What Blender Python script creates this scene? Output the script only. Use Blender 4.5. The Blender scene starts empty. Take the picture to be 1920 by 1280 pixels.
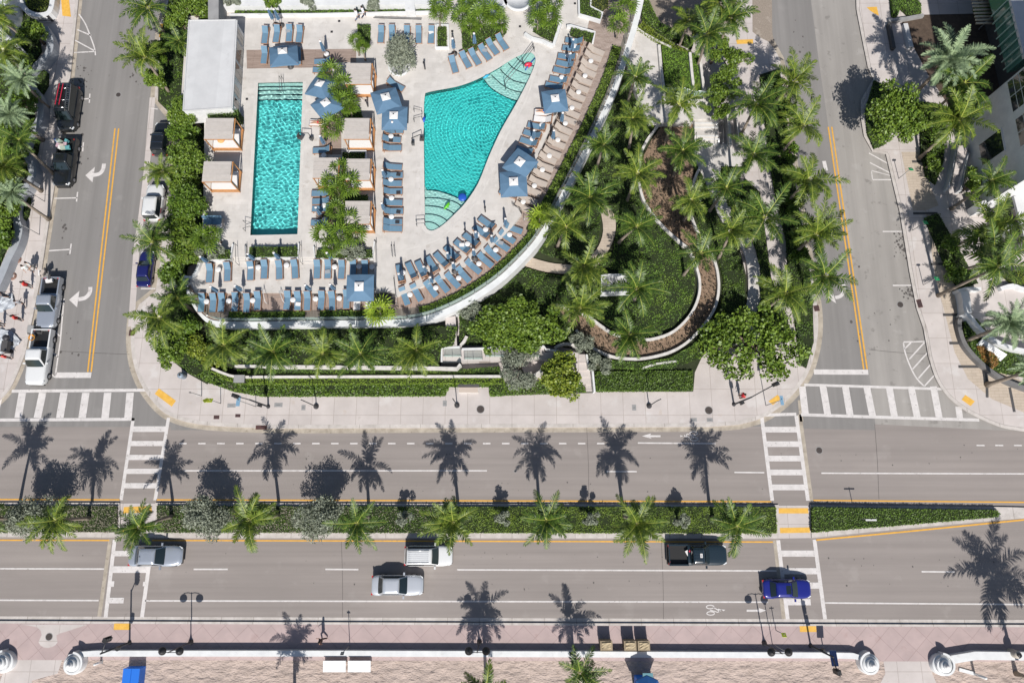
import bpy, bmesh, math, random
import numpy as np
from mathutils import Vector, Matrix
from mathutils.geometry import tessellate_polygon
random.seed(7); RG = np.random.default_rng(11)
SC = bpy.context.scene
COL = SC.collection
R = math.radians
# ------------------------------------------------------------ camera (a drone, 68 m up)
F, CH, TILT = 1290.0, 68.0, math.atan(290/1290)
CT, ST = math.cos(TILT), math.sin(TILT)
def P(px, py, z=0.0):
    """where the photograph's point (px, py) lies on the level z"""
    u, v = (px-960)/F, (640-py)/F
    dz = v*ST-CT
    t = (z-CH)/dz
    return Vector((u*t, (v*CT+ST)*t, z))
def PP(pts, z=0.0): return [P(x, y, z) for x, y in pts]
cam = bpy.data.cameras.new('camera'); cam.lens = F/1920*36; cam.sensor_width = 36; cam.clip_end = 6000; cam.clip_start = 1
co = bpy.data.objects.new('camera', cam); COL.objects.link(co)
co.location = (0, 0, CH); co.rotation_euler = (TILT, 0, 0); SC.camera = co
# ------------------------------------------------------------ light
EL, AZ = R(46), R(6)         # shadows fall up the picture, a little to the left
w = bpy.data.worlds.new('World'); SC.world = w; w.use_nodes = True
nt = w.node_tree; bg = nt.nodes['Background']
sk = nt.nodes.new('ShaderNodeTexSky'); sk.sky_type = 'NISHITA'; sk.sun_disc = False
sk.sun_elevation = EL; sk.sun_rotation = R(180)-AZ
nt.links.new(sk.outputs[0], bg.inputs[0]); bg.inputs[1].default_value = 0.068
sl = bpy.data.lights.new('sun', 'SUN'); sl.energy = 4.7; sl.angle = R(0.5); sl.color = (1, .955, .90)
so = bpy.data.objects.new('sun', sl); COL.objects.link(so)
d = Vector((-math.sin(AZ)*math.cos(EL), math.cos(AZ)*math.cos(EL), -math.sin(EL)))
so.rotation_euler = d.to_track_quat('-Z', 'Y').to_euler(); so.location = (0, -60, 60)
SC.view_settings.view_transform = 'Standard'; SC.view_settings.look = 'None'; SC.view_settings.gamma = 1
SC.view_settings.exposure = 0.18
SC.render.engine = 'CYCLES'
SC.cycles.use_denoising = True
SC.cycles.max_bounces = 6; SC.cycles.transparent_max_bounces = 8
SC.cycles.use_adaptive_sampling = True
# ------------------------------------------------------------ materials
MATS = {}
def mat(name, c, c2=None, scale=3.0, rough=.7, metal=0, bump=0, bscale=None, detail=6, trans=0, spots=None,
        bricks=None, stretch=None, leaf=False, coat=0, spec=None, contrast=(.35, .65), streak=None):
    if name in MATS: return MATS[name]
    if leaf and name != 'silver_leaf':
        c = (c[0]*.84, c[1]*.96, c[2]); c2 = (c2[0]*.78, c2[1]*.90, c2[2])
        if spots: spots = [((a[0]*.84, a[1]*.96, a[2]), b_, th, k) for a, b_, th, k in spots]
    m = bpy.data.materials.new(name); m.use_nodes = True; n = m.node_tree; L = n.links
    b = n.nodes['Principled BSDF']; b.inputs['Roughness'].default_value = rough; b.inputs['Metallic'].default_value = metal
    if coat: b.inputs['Coat Weight'].default_value = coat; b.inputs['Coat Roughness'].default_value = .08
    if spec is not None: b.inputs['Specular IOR Level'].default_value = spec
    tc = n.nodes.new('ShaderNodeTexCoord'); vec = tc.outputs['Object']
    if stretch:
        mp = n.nodes.new('ShaderNodeMapping'); mp.inputs['Scale'].default_value = stretch; L.new(vec, mp.inputs[0]); svec = mp.outputs[0]
    else: svec = vec
    def noise(sc, det=6, v=None, rgh=.6):
        t = n.nodes.new('ShaderNodeTexNoise'); t.inputs['Scale'].default_value = sc; t.inputs['Detail'].default_value = det
        t.inputs['Roughness'].default_value = rgh; L.new(v or svec, t.inputs['Vector']); return t
    def mix(fac, a, bb, blend='MIX'):
        x = n.nodes.new('ShaderNodeMix'); x.data_type = 'RGBA'; x.blend_type = blend
        if isinstance(fac, (int, float)): x.inputs[0].default_value = fac
        else: L.new(fac, x.inputs[0])
        for i, q in ((6, a), (7, bb)):
            if isinstance(q, tuple): x.inputs[i].default_value = (*q, 1)
            else: L.new(q, x.inputs[i])
        return x.outputs[2]
    def ramp(v, lo, hi):
        r = n.nodes.new('ShaderNodeMapRange'); r.inputs[1].default_value = lo; r.inputs[2].default_value = hi; L.new(v, r.inputs[0]); return r.outputs[0]
    col = None
    if c2 is None: b.inputs['Base Color'].default_value = (*c, 1)
    else:
        t = noise(scale, detail)
        col = mix(ramp(t.outputs[0], *contrast), c, c2)
    if spots:
        for (sc_, s2, th, k) in spots:
            t = noise(s2, 4, vec); f = ramp(t.outputs[0], th, th+.08)
            mm = n.nodes.new('ShaderNodeMath'); mm.operation = 'MULTIPLY'; mm.inputs[1].default_value = k; L.new(f, mm.inputs[0])
            col = mix(mm.outputs[0], col or c, sc_)
    if streak:
        mp = n.nodes.new('ShaderNodeMapping'); mp.inputs['Scale'].default_value = streak; L.new(vec, mp.inputs[0]); t = noise(1.0, 3, mp.outputs[0])
        f = ramp(t.outputs[0], .38, .68); mm = n.nodes.new('ShaderNodeMath'); mm.operation = 'MULTIPLY'; mm.inputs[1].default_value = .42; L.new(f, mm.inputs[0]); col = mix(mm.outputs[0], col or c, tuple(x*.62 for x in c))
    if bricks:                                     # (w, h, joint, joint colour, offset, rotation)
        bt = n.nodes.new('ShaderNodeTexBrick'); mp = n.nodes.new('ShaderNodeMapping')
        mp.inputs['Rotation'].default_value = (0, 0, bricks[5] if len(bricks) > 5 else 0); L.new(vec, mp.inputs[0]); L.new(mp.outputs[0], bt.inputs['Vector'])
        bt.inputs['Scale'].default_value = 1; bt.inputs['Brick Width'].default_value = bricks[0]; bt.inputs['Row Height'].default_value = bricks[1]
        bt.inputs['Mortar Size'].default_value = bricks[2]; bt.inputs['Mortar Smooth'].default_value = .1; bt.offset = bricks[4]; bt.inputs['Bias'].default_value = 0
        bt.inputs['Color1'].default_value = (.93, .93, .93, 1); bt.inputs['Color2'].default_value = (1, 1, 1, 1); bt.inputs['Mortar'].default_value = (*bricks[3], 1)
        col = mix(1.0, col or c, bt.outputs['Color'], 'MULTIPLY')
    if col is not None: L.new(col, b.inputs['Base Color'])
    if bump:
        t = noise(bscale or scale*4, 5); bn = n.nodes.new('ShaderNodeBump'); bn.inputs['Strength'].default_value = 1; bn.inputs['Distance'].default_value = bump
        L.new(t.outputs[0], bn.inputs['Height']); L.new(bn.outputs[0], b.inputs['Normal'])
    if leaf:
        tr = n.nodes.new('ShaderNodeBsdfTranslucent'); ms = n.nodes.new('ShaderNodeMixShader'); ms.inputs[0].default_value = .10
        br = n.nodes.new('ShaderNodeMix'); br.data_type = 'RGBA'; br.blend_type = 'MULTIPLY'; br.inputs[0].default_value = 1
        if col is not None: L.new(col, br.inputs[6])
        else: br.inputs[6].default_value = (*c, 1)
        br.inputs[7].default_value = (1.0, 1.0, .45, 1); L.new(br.outputs[2], tr.inputs[0])
        L.new(b.outputs[0], ms.inputs[1]); L.new(tr.outputs[0], ms.inputs[2]); L.new(ms.outputs[0], n.nodes['Material Output'].inputs[0])
    if trans:
        b.inputs['Transmission Weight'].default_value = trans; b.inputs['IOR'].default_value = 1.33 if name.startswith('water') else 1.45
    MATS[name] = m; return m
stain = (.13, .12, .11)
M_road = mat('road_concrete', (.295, .262, .243), (.25, .222, .206), .22, .85, spots=[(stain, .9, .68, .3), ((.33, .30, .28), .35, .60, .45), ((.08, .072, .068), 2.2, .70, .55)], streak=(.02, 1.3, 1), bump=.004, bscale=30, stretch=(.25, 1, 1))
M_street = mat('street_asphalt', (.245, .234, .224), (.208, .199, .191), .25, .85, spots=[(stain, 1.2, .68, .45), ((.28, .268, .256), .4, .6, .45), ((.07, .065, .062), 2.0, .68, .55)], streak=(1.3, .02, 1), bump=.004, bscale=30, stretch=(1, .25, 1))
M_street2 = mat('street_concrete', (.345, .325, .303), (.28, .264, .246), .25, .85, spots=[(stain, .8, .60, .5), ((.39, .37, .35), .5, .6, .5), ((.06, .055, .052), 2.4, .68, .5)], streak=(1.2, .03, 1), bump=.004, bscale=30, stretch=(1, .3, 1))
M_gutter = mat('gutter_concrete', (.44, .39, .32), (.30, .26, .21), 1.2, .85, spots=[((.14, .11, .08), 2.2, .6, .5)])
M_walk = mat('sidewalk_concrete', (.55, .503, .48), (.48, .437, .415), .5, .85, spots=[((.34, .29, .25), 1.3, .66, .35), ((.60, .575, .56), .35, .6, .6), ((.42, .33, .25), .8, .66, .3)], bricks=(2.2, 2.6, .022, (.66, .63, .60), 0))
M_kerb = mat('kerb_concrete', (.57, .53, .50), (.44, .405, .375), 1.4, .85, spots=[((.25, .22, .19), 3, .64, .45)], bricks=(3.0, 900, .03, (.62, .6, .58), 0))
M_deck = mat('deck_stone', (.60, .572, .54), (.52, .495, .465), .8, .75, spots=[((.42, .385, .345), 1.2, .60, .5), ((.64, .615, .585), .5, .6, .7)], bricks=(.9, .6, .010, (.90, .89, .88), .5))
M_cope = mat('coping_stone', (.61, .585, .55), (.53, .505, .475), 1.5, .6)
M_wood = mat('ipe_planks', (.38, .30, .255), (.27, .205, .17), 2.2, .7, bricks=(2.6, .14, .012, (.45, .4, .38), .5, R(3)), stretch=(.4, 5, 1))
M_wood2 = mat('ipe_planks_diag', (.42, .345, .305), (.31, .245, .21), 2.2, .7, bricks=(2.6, .14, .012, (.45, .4, .38), .5, R(155)), stretch=(.6, 2, 1))
M_wood3 = mat('ipe_planks_vertical', (.44, .345, .295), (.31, .235, .195), 2.2, .7, bricks=(2.6, .14, .012, (.45, .4, .38), .5, R(88)), stretch=(5, .4, 1))
M_white = mat('white_render', (.69, .70, .70), (.60, .61, .615), 1.2, .6, spots=[((.42, .40, .37), 1.1, .64, .35)])
M_wallwh = mat('white_wall', (.64, .62, .59), (.50, .48, .45), 2.5, .8, spots=[((.28, .26, .22), 2.2, .62, .4)])
M_roof = mat('white_roof_membrane', (.575, .58, .585), (.52, .525, .53), .9, .7, spots=[((.42, .42, .42), .8, .63, .4)], bricks=(50, 1.2, .015, (.94, .94, .94), 0, R(90)))
M_paintw = mat('white_road_paint', (.64, .61, .595), (.54, .515, .50), 1.5, .7, spots=[((.30, .275, .26), 4, .60, .75), ((.34, .31, .29), .9, .62, .45)])
M_painty = mat('yellow_road_paint', (.72, .38, .055), (.60, .32, .05), 2, .7, spots=[((.30, .24, .16), 4, .62, .6)])
M_tact = mat('yellow_tactile', (.78, .47, .09), (.68, .39, .06), 2, .7, bricks=(.12, .12, .012, (.85, .8, .75), 0))
M_pink = mat('pink_pavers', (.455, .355, .342), (.40, .315, .305), .8, .85, spots=[((.33, .22, .20), .7, .62, .35)], bricks=(1.5, 1.5, .03, (.80, .78, .78), 0, R(45)))
M_joint = mat('dark_joint', (.05, .048, .045), (.03, .03, .03), 3, .9)
M_sand = mat('beach_sand', (.50, .405, .355), (.40, .325, .285), 1.2, .95, bump=.42, bscale=1.9, detail=8, spots=[((.30, .235, .19), 2.6, .56, .35)], stretch=(.55, 1, 1))
M_soil = mat('dark_soil', (.035, .045, .018), (.02, .028, .010), 2, 1)
M_mulch = mat('brown_mulch', (.30, .21, .145), (.17, .115, .075), 5, .95, bump=.05, bscale=14)
M_gravel = mat('aggregate_paving', (.33, .28, .23), (.20, .165, .135), 14, .9, spots=[((.40, .35, .3), 1.0, .6, .5)])
M_dkpave = mat('shaded_brown_paving', (.10, .07, .05), (.065, .045, .032), 3, .85)  # brown paving with the white building's shadow put into its colour
M_tan = mat('tan_pavers', (.50, .425, .345), (.44, .37, .30), .9, .85, bricks=(.8, .3, .02, (.80, .78, .75), .5))
M_grey = mat('grey_concrete', (.30, .30, .30), (.24, .24, .24), 1, .85)
M_dkgrey = mat('dark_grey_panel', (.085, .08, .08), (.06, .058, .058), 2, .6)
M_trunk = mat('palm_bark', (.30, .25, .20), (.20, .165, .13), 6, .95, bump=.01, bscale=20)
M_bark = mat('tree_bark', (.22, .17, .13), (.13, .10, .08), 6, .95)
LF = dict(leaf=True, contrast=(.38, .62))
M_palm = mat('palm_leaflet', (.12, .18, .02), (.032, .065, .009), 2.5, .5, **LF)
M_palm2 = mat('palm_leaflet_yellow', (.19, .23, .024), (.055, .095, .012), 2.5, .5, **LF)
M_rach = mat('palm_rachis', (.40, .42, .08), (.26, .30, .05), 3, .6)
M_fan = mat('fan_palm_leaf', (.23, .31, .03), (.06, .115, .012), 4, .5, **LF)
M_fan2 = mat('fan_palm_leaf_lime', (.44, .50, .045), (.22, .31, .025), 4, .5, **LF)
M_date = mat('date_palm_leaf', (.33, .38, .20), (.19, .24, .12), 3, .6, **LF)
M_tree = mat('tree_leaf', (.24, .31, .034), (.072, .125, .014), 4, .5, **LF)
M_treed = mat('tree_leaf_dark', (.18, .255, .024), (.065, .12, .012), 4, .5, **LF)
M_treey = mat('tree_leaf_yellow', (.33, .34, .035), (.11, .16, .018), 4, .5, **LF)
M_silver = mat('silver_leaf', (.30, .33, .25), (.17, .195, .145), 4, .6, **LF)
M_hedge = mat('hedge_leaf', (.15, .22, .02), (.06, .105, .012), 5, .55, **LF)
M_hedgel = mat('hedge_leaf_lime', (.24, .27, .015), (.12, .16, .012), 5, .55, **LF)
M_cover = mat('ground_cover_leaf', (.13, .20, .02), (.035, .068, .008), 2.2, .6, spots=[((.22, .28, .03), .55, .58, .4)], **LF)
M_grassl = mat('grass_leaf', (.18, .28, .028), (.08, .145, .015), 1.6, .6, spots=[((.26, .33, .035), .45, .56, .4)], **LF)
M_lawn = mat('lawn_grass', (.24, .37, .03), (.14, .245, .018), 2.0, .6, **LF)
M_tuft = mat('brown_tuft', (.13, .085, .05), (.06, .045, .025), 6, .8, **LF)
M_dry = mat('dry_leaf', (.34, .27, .20), (.18, .15, .09), 3, .8, **LF)
M_orange = mat('orange_flower_leaf', (.45, .16, .03), (.22, .14, .03), 6, .6, **LF)
M_core = mat('shrub_core', (.022, .034, .008), (.012, .02, .005), 4, 1)  # near-black: shade between the leaves put into the core colour
M_blue = mat('blue_sling', (.13, .235, .33), (.11, .205, .29), 3, .75)
M_canvas = mat('blue_canvas', (.105, .195, .30), (.09, .175, .27), 2, .8)
M_canvas2 = mat('folded_blue_canvas', (.11, .20, .30), (.075, .145, .23), 6, .8)
M_taupe = mat('taupe_sling', (.47, .41, .36), (.42, .365, .32), 3, .8)
M_teak = mat('teak', (.42, .23, .14), (.34, .18, .10), 5, .65)
M_orng = mat('orange_teak', (.50, .24, .09), (.38, .18, .07), 4, .65)
M_towel = mat('white_towel', (.70, .69, .68), None, rough=.9)
M_tblw = mat('white_table', (.72, .71, .70), None, rough=.4)
M_beige = mat('beige_canopy', (.51, .47, .435), (.465, .43, .395), 3, .85, bricks=(20, .35, .012, (.90, .89, .88), 0))
M_steel = mat('stainless', (.55, .56, .58), None, rough=.25, metal=1)
M_dkmet = mat('dark_metal', (.035, .035, .04), None, rough=.5)
M_black = mat('black_plastic', (.02, .02, .022), None, rough=.55)
M_cyanp = mat('pool_tile', (.08, .72, .69), (.055, .63, .61), .6, .5)
M_lapt = mat('lap_tile', (.17, .80, .78), (.14, .74, .72), 5, .5)
M_shal = mat('pool_shelf_tile', (.56, .84, .78), (.50, .79, .73), 2, .5)
M_tline = mat('navy_tile', (.02, .09, .13), None, rough=.4)
def glassy(name, tint, rough=.05):
    m = mat(name, tint, None, rough=rough, coat=1.0); return m
M_win = glassy('dark_glass', (.012, .02, .022))
M_gwin = glassy('green_glass', (.05, .16, .12))
# clear balustrade glass
m = bpy.data.materials.new('clear_glass'); m.use_nodes = True; n = m.node_tree
b = n.nodes['Principled BSDF']; tp = n.nodes.new('ShaderNodeBsdfTransparent'); ms = n.nodes.new('ShaderNodeMixShader'); ms.inputs[0].default_value = .25
tp.inputs[0].default_value = (.9, .96, .94, 1); b.inputs['Base Color'].default_value = (.6, .75, .72, 1); b.inputs['Roughness'].default_value = .1
n.links.new(tp.outputs[0], ms.inputs[1]); n.links.new(b.outputs[0], ms.inputs[2]); n.links.new(ms.outputs[0], n.nodes['Material Output'].inputs[0]); M_glass = m
def water(name, tint):
    m = mat(name, tint, None, rough=0, trans=1); return m
# ------------------------------------------------------------ object helpers
def tag(o, label=None, cat=None, group=None, kind=None):
    if label: o['label'] = label
    if cat: o['category'] = cat
    if group: o['group'] = group
    if kind: o['kind'] = kind
    return o
def thing(name, label, cat, loc=(0, 0, 0), rz=0, group=None, scale=None):
    o = bpy.data.objects.new(name, None); COL.objects.link(o); o.location = loc; o.rotation_euler = (0, 0, rz)
    o.empty_display_size = .2
    if scale: o.scale = (scale,)*3
    return tag(o, label, cat, group)
def link(name, me, parent=None, loc=None, rot=None, scale=None):
    o = bpy.data.objects.new(name, me); COL.objects.link(o)
    if parent is not None: o.parent = parent
    if loc is not None: o.location = loc
    if rot is not None: o.rotation_euler = rot
    if scale is not None: o.scale = scale
    return o
class MB:
    def __init__(s): s.v = []; s.f = []; s.mi = []; s.mats = []; s.sm = []
    def m(s, mt):
        if mt not in s.mats: s.mats.append(mt)
        return s.mats.index(mt)
    def add(s, vs, fs, mt, smooth=False):
        k = len(s.v); s.v += [tuple(q) for q in vs]; i = s.m(mt)
        for f in fs: s.f.append([k+a for a in f]); s.mi.append(i); s.sm.append(smooth)
    def box(s, c, d, mt, rz=0, M=None):
        x, y, z = d[0]/2, d[1]/2, d[2]/2
        vs = [Vector((a*x, b*y, e*z)) for a in (-1, 1) for b in (-1, 1) for e in (-1, 1)]
        rot = M if M is not None else Matrix.Rotation(rz, 3, 'Z')
        vs = [rot @ q + Vector(c) for q in vs]
        s.add(vs, [(0, 1, 3, 2), (4, 6, 7, 5), (0, 4, 5, 1), (2, 3, 7, 6), (0, 2, 6, 4), (1, 5, 7, 3)], mt)
    def tube(s, pts, r, mt, n=6, cap=True):
        pts = [Vector(p) for p in pts]; rs = r if isinstance(r, (list, tuple)) else [r]*len(pts); k = len(s.v); vs = []
        for i, p in enumerate(pts):
            t = (pts[min(i+1, len(pts)-1)]-pts[max(i-1, 0)]).normalized()
            a = t.orthogonal().normalized() if abs(t.z) < .95 else Vector((1, 0, 0)); a = (a-t*a.dot(t)).normalized(); b = t.cross(a)
            for j in range(n):
                q = 2*math.pi*j/n; vs.append(p+(a*math.cos(q)+b*math.sin(q))*rs[i])
        fs = [(i*n+j, i*n+(j+1) % n, (i+1)*n+(j+1) % n, (i+1)*n+j) for i in range(len(pts)-1) for j in range(n)]
        if cap: fs += [tuple(range(n))[::-1], tuple(range((len(pts)-1)*n, len(pts)*n))]
        s.add(vs, fs, mt, True)
    def lathe(s, prof, mt, n=16, c=(0, 0, 0), smooth=True):
        vs = [(c[0]+r*math.cos(2*math.pi*j/n), c[1]+r*math.sin(2*math.pi*j/n), c[2]+z) for r, z in prof for j in range(n)]
        fs = [(i*n+j, i*n+(j+1) % n, (i+1)*n+(j+1) % n, (i+1)*n+j) for i in range(len(prof)-1) for j in range(n)]
        fs += [tuple(range((len(prof)-1)*n, len(prof)*n))]
        s.add(vs, fs, mt, smooth)
    def slab(s, pts, z0, z1, mt, side=None, holes=()):
        """flat-topped solid over a polygon (list of xy)"""
        loops = [[Vector((p[0], p[1], z1)) for p in pts]]+[[Vector((p[0], p[1], z1)) for p in h] for h in holes]
        flat = [q for l in loops for q in l]; tris = tessellate_polygon(loops)
        fs = []
        for t in tris:
            a, b, c = (flat[i] for i in t)
            fs.append(t if (b-a).cross(c-a).z > 0 else t[::-1])
        s.add(flat, fs, mt)
        if z0 is None: return
        for l in loops:
            n = len(l); vs = [Vector((q.x, q.y, z)) for z in (z0, z1) for q in l]
            s.add(vs, [(i, (i+1) % n, n+(i+1) % n, n+i) for i in range(n)], side or mt)
    def strip(s, pts, width, z0, z1, mt, closed=False):
        """a wall / band of given width along a polyline of xy"""
        q = [Vector((p[0], p[1], 0)) for p in pts]; n = len(q); L = []; Rr = []
        for i in range(n):
            a = q[i-1] if (i or closed) else q[i]; b = q[(i+1) % n] if (i < n-1 or closed) else q[i]
            t = (b-a).normalized(); nn = Vector((-t.y, t.x, 0)); w_ = width[i] if isinstance(width, (list, tuple)) else width
            L.append(q[i]+nn*w_/2); Rr.append(q[i]-nn*w_/2)
        m_ = n if closed else n-1
        vs = [Vector((p.x, p.y, z1)) for p in L]+[Vector((p.x, p.y, z1)) for p in Rr]
        fs = [(n+i, n+(i+1) % n, (i+1) % n, i) for i in range(m_)]
        if z0 is not None:
            vs += [Vector((p.x, p.y, z0)) for p in L]+[Vector((p.x, p.y, z0)) for p in Rr]
            fs += [(i, (i+1) % n, 2*n+(i+1) % n, 2*n+i) for i in range(m_)]+[(3*n+i, 3*n+(i+1) % n, n+(i+1) % n, n+i) for i in range(m_)]
            if not closed: fs += [(0, 2*n, 3*n, n), (n-1, 2*n-1, 4*n-1, 3*n-1)]
        s.add(vs, fs, mt)
    def mesh(s, name):
        me = bpy.data.meshes.new(name); me.from_pydata(s.v, [], s.f)
        for mt in s.mats: me.materials.append(mt)
        me.polygons.foreach_set('material_index', s.mi); me.polygons.foreach_set('use_smooth', s.sm); me.update(); return me
    def build(s, name, parent=None, **k): return link(name, s.mesh(name), parent, **k)
def smooth(pts, k=4, closed=False):
    n = len(pts); out = []; P_ = [Vector((p[0], p[1])) for p in pts]
    for i in range(n if closed else n-1):
        a, b, c, e = (P_[(i-1) % n] if closed else P_[max(i-1, 0)]), P_[i], P_[(i+1) % n], (P_[(i+2) % n] if closed else P_[min(i+2, n-1)])
        for j in range(k):
            t = j/k; out.append(.5*((2*b)+(c-a)*t+(2*a-5*b+4*c-e)*t*t+(3*b-a-3*c+e)*t**3))
    if not closed: out.append(P_[-1])
    return [(p.x, p.y) for p in out]
def struct(name, mb): return tag(mb.build(name), kind='structure')
def np_mesh(name, V, Q, mats, mi=None):
    me = bpy.data.meshes.new(name); V = np.asarray(V, np.float32).reshape(-1, 3); Q = np.asarray(Q, np.int32); k = Q.shape[1]
    me.vertices.add(len(V)); me.vertices.foreach_set('co', V.ravel()); me.loops.add(Q.size); me.loops.foreach_set('vertex_index', Q.ravel())
    me.polygons.add(len(Q)); me.polygons.foreach_set('loop_start', np.arange(0, Q.size, k, dtype=np.int32))
    try: me.polygons.foreach_set('loop_total', np.full(len(Q), k, np.int32))
    except Exception: pass
    for mt in mats: me.materials.append(mt)
    if mi is not None: me.polygons.foreach_set('material_index', np.asarray(mi, np.int32))
    me.update(calc_edges=True); me.validate(); return me
def leaves(C, L, Wd, up=.6, out=None, jit=.3):
    """diamond leaves at centres C"""
    n = len(C); nn = RG.normal(size=(n, 3)); nn /= np.linalg.norm(nn, axis=1)[:, None]
    nn = nn*(1-up)+np.array([0, 0, up]) if out is None else nn*(1-up)+out*up
    nn /= np.linalg.norm(nn, axis=1)[:, None]+1e-9
    t = np.cross(nn, RG.normal(size=(n, 3))); t /= np.linalg.norm(t, axis=1)[:, None]+1e-9; b_ = np.cross(nn, t)
    s_ = (1+jit*RG.normal(size=(n, 1))).clip(.4, 1.8); t *= L*s_/2; b_ *= Wd*s_/2
    V = np.stack([C-t, C+b_, C+t, C-b_], 1).reshape(-1, 3); Q = np.arange(4*n).reshape(n, 4); return V, Q
def inpoly(xy, poly):
    x, y = xy[:, 0], xy[:, 1]; ins = np.zeros(len(xy), bool); n = len(poly)
    for i in range(n):
        x1, y1 = poly[i][:2]; x2, y2 = poly[(i+1) % n][:2]
        if y1 == y2: continue
        c = ((y1 > y) != (y2 > y)) & (x < (x2-x1)*(y-y1)/(y2-y1)+x1); ins ^= c
    return ins
def inside_pts(poly, dens):
    a = np.array([p[:2] for p in poly]); lo, hi = a.min(0), a.max(0); n = int((hi-lo).prod()*dens)
    xy = RG.uniform(lo, hi, (max(n, 4), 2)); return xy[inpoly(xy, poly)]
def font_mesh(name, body, size, mt, parent, loc, rot, extrude=.01):
    fc = bpy.data.curves.new(name, 'FONT'); fc.body = body; fc.size = size; fc.extrude = extrude; fc.align_x = 'CENTER'; fc.align_y = 'CENTER'
    o = bpy.data.objects.new(name, fc); COL.objects.link(o); bpy.context.view_layer.update()
    me = bpy.data.meshes.new_from_object(o.evaluated_get(bpy.context.evaluated_depsgraph_get())); bpy.data.objects.remove(o); me.materials.clear(); me.materials.append(mt)
    return link(name, me, parent, loc, rot)
ORD = 'first second third fourth fifth sixth seventh eighth ninth tenth eleventh twelfth thirteenth fourteenth fifteenth sixteenth seventeenth eighteenth nineteenth twentieth'.split()
ORD += ['twenty-'+x for x in ORD[:9]]
# ============================================================ SETTING
SWZ, GZ, DZ, TZ, WZ = .15, .55, 3.0, 2.72, 2.45
g = MB(); g.slab([(-3000, -3000), (3000, -3000), (3000, 3000), (-3000, 3000)], None, -.3, M_sand); struct('ground', g)
def Q(pts, z=0.0): return [(p.x, p.y) for p in PP(pts, z)]
def sheet(name, mt, polys, z, z0=None, side=None):
    b = MB()
    for i, p in enumerate(polys): b.slab(Q(p, z), z0, z, mt, side)
    return struct(name, b)
sheet('road', M_road, [[(-300, 770), (2250, 775), (2250, 1172), (-300, 1160)]], 0)
sheet('left_street', M_street, [[(60, -120), (330, -120), (335, 240), (310, 560), (330, 785), (400, 800), (230, 800), (-300, 790), (-300, 690), (60, 640)]], .004)
sheet('right_street', M_street2, [[(1505, -120), (1750, -120), (1950, 810), (1640, 795), (1630, 700), (1553, 237), (1534, 106)]], .004)
sheet('right_street_lane', M_street, [[(1400, -120), (1505, -120), (1534, 106), (1553, 237), (1630, 700), (1641, 795), (1400, 800)]], .004)
sheet('road_patch', M_street, [[(1502, 780), (1640, 785), (1641, 806), (1503, 803)], [(320, 783), (400, 798), (600, 800), (600, 806), (320, 806)], [(0, 786), (248, 786), (246, 800), (0, 800)]], .005)
# --- pavements
OUT = [(318, -120), (318, -20), (300, 50), (290, 181), (330, 232), (326, 300), (306, 400), (302, 480), (292, 545), (262, 570)]+\
    smooth([(247, 600), (245, 640), (250, 680), (262, 715), (282, 747), (310, 775), (350, 791), (400, 798), (480, 802), (560, 803), (800, 802)], 4)+\
    [(1100, 801), (1330, 800)]+smooth([(1385, 796), (1430, 783), (1465, 760), (1495, 730), (1515, 700), (1528, 660), (1534, 620), (1533, 580), (1527, 541)], 4)+\
    [(1500, 390), (1478, 240), (1466, 130), (1462, 110), (1448, 85), (1436, 60), (1436, -120)]
BLK = [(1400, -120), (1410, -120), (1440, -120)]
RW = [(1608, -120), (1612, 19), (1622, 70), (1633, 125), (1643, 150), (1620, 190), (1620, 220), (1626, 255), (1640, 281), (1663, 284), (1668, 292), (1694, 400), (1712, 511), (1725, 577), (1738, 615)]+\
    smooth([(1748, 669), (1761, 708), (1781, 738), (1813, 764), (1859, 787), (1895, 798), (1960, 806)], 4)+[(2250, 815), (2250, -120)]
LW = [(-300, -120), (150, -120), (147, 0), (131, 153), (110, 300), (94, 400), (75, 527), (59, 605), (48, 660)]+smooth([(34, 696), (19, 727), (0, 749), (-30, 768), (-80, 780)], 4)+[(-300, 782)]
sheet('pavement', M_walk, [OUT], SWZ, -.05, M_kerb)
sheet('right_pavement', M_walk, [RW], SWZ, -.05, M_kerb)
sheet('left_pavement', M_walk, [LW], SWZ, -.05, M_kerb)
# kerb stones (proud band on the edge) and gutters
kb = MB(); gt = MB()
def kerb(pts, closed=False, w_=.42, zz=SWZ+.006, gw=.45, side=1):
    q = Q(pts, SWZ); kb.strip(q, w_, None, zz, M_kerb)
def off(pts, dd):
    q = [Vector((p[0], p[1])) for p in pts]; o = []
    for i in range(len(q)):
        t = (q[min(i+1, len(q)-1)]-q[max(i-1, 0)]).normalized(); o.append(q[i]+Vector((-t.y, t.x))*dd)
    return o
for edge, s_ in ((OUT[1:], 1), (RW[:-2], -1), (LW[1:-1], -1)):
    q = Q(edge, SWZ); kb.strip(off(q, .2*s_), .34, None, SWZ+.006, M_kerb)
    gt.strip(off(Q(edge, 0), -.22*s_), .5, None, .009, M_gutter)
for seg in ([(286, 183), (275, 320), (266, 399), (256, 467), (246, 612)],): gt.strip(Q(seg, 0), .62, None, .012, M_walk)
gt.strip(Q([(-300, 1157.5), (1960, 1165.5)]), .38, None, .009, M_kerb)
for a, b, wd in (((316, 785), (290, 938), .32), ((1499, 777), (1521, 938), .42), ((207, 1010), (186, 1157), .36), ((1453, 1012), (1470, 1160), .4)): gt.strip(Q([a, b]), wd, None, .008, M_gutter)
gt.strip(Q([(1503, 790), (1499, 750)]), .35, None, .008, M_gutter)
struct('gutter', gt); struct('kerb', kb)
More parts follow.
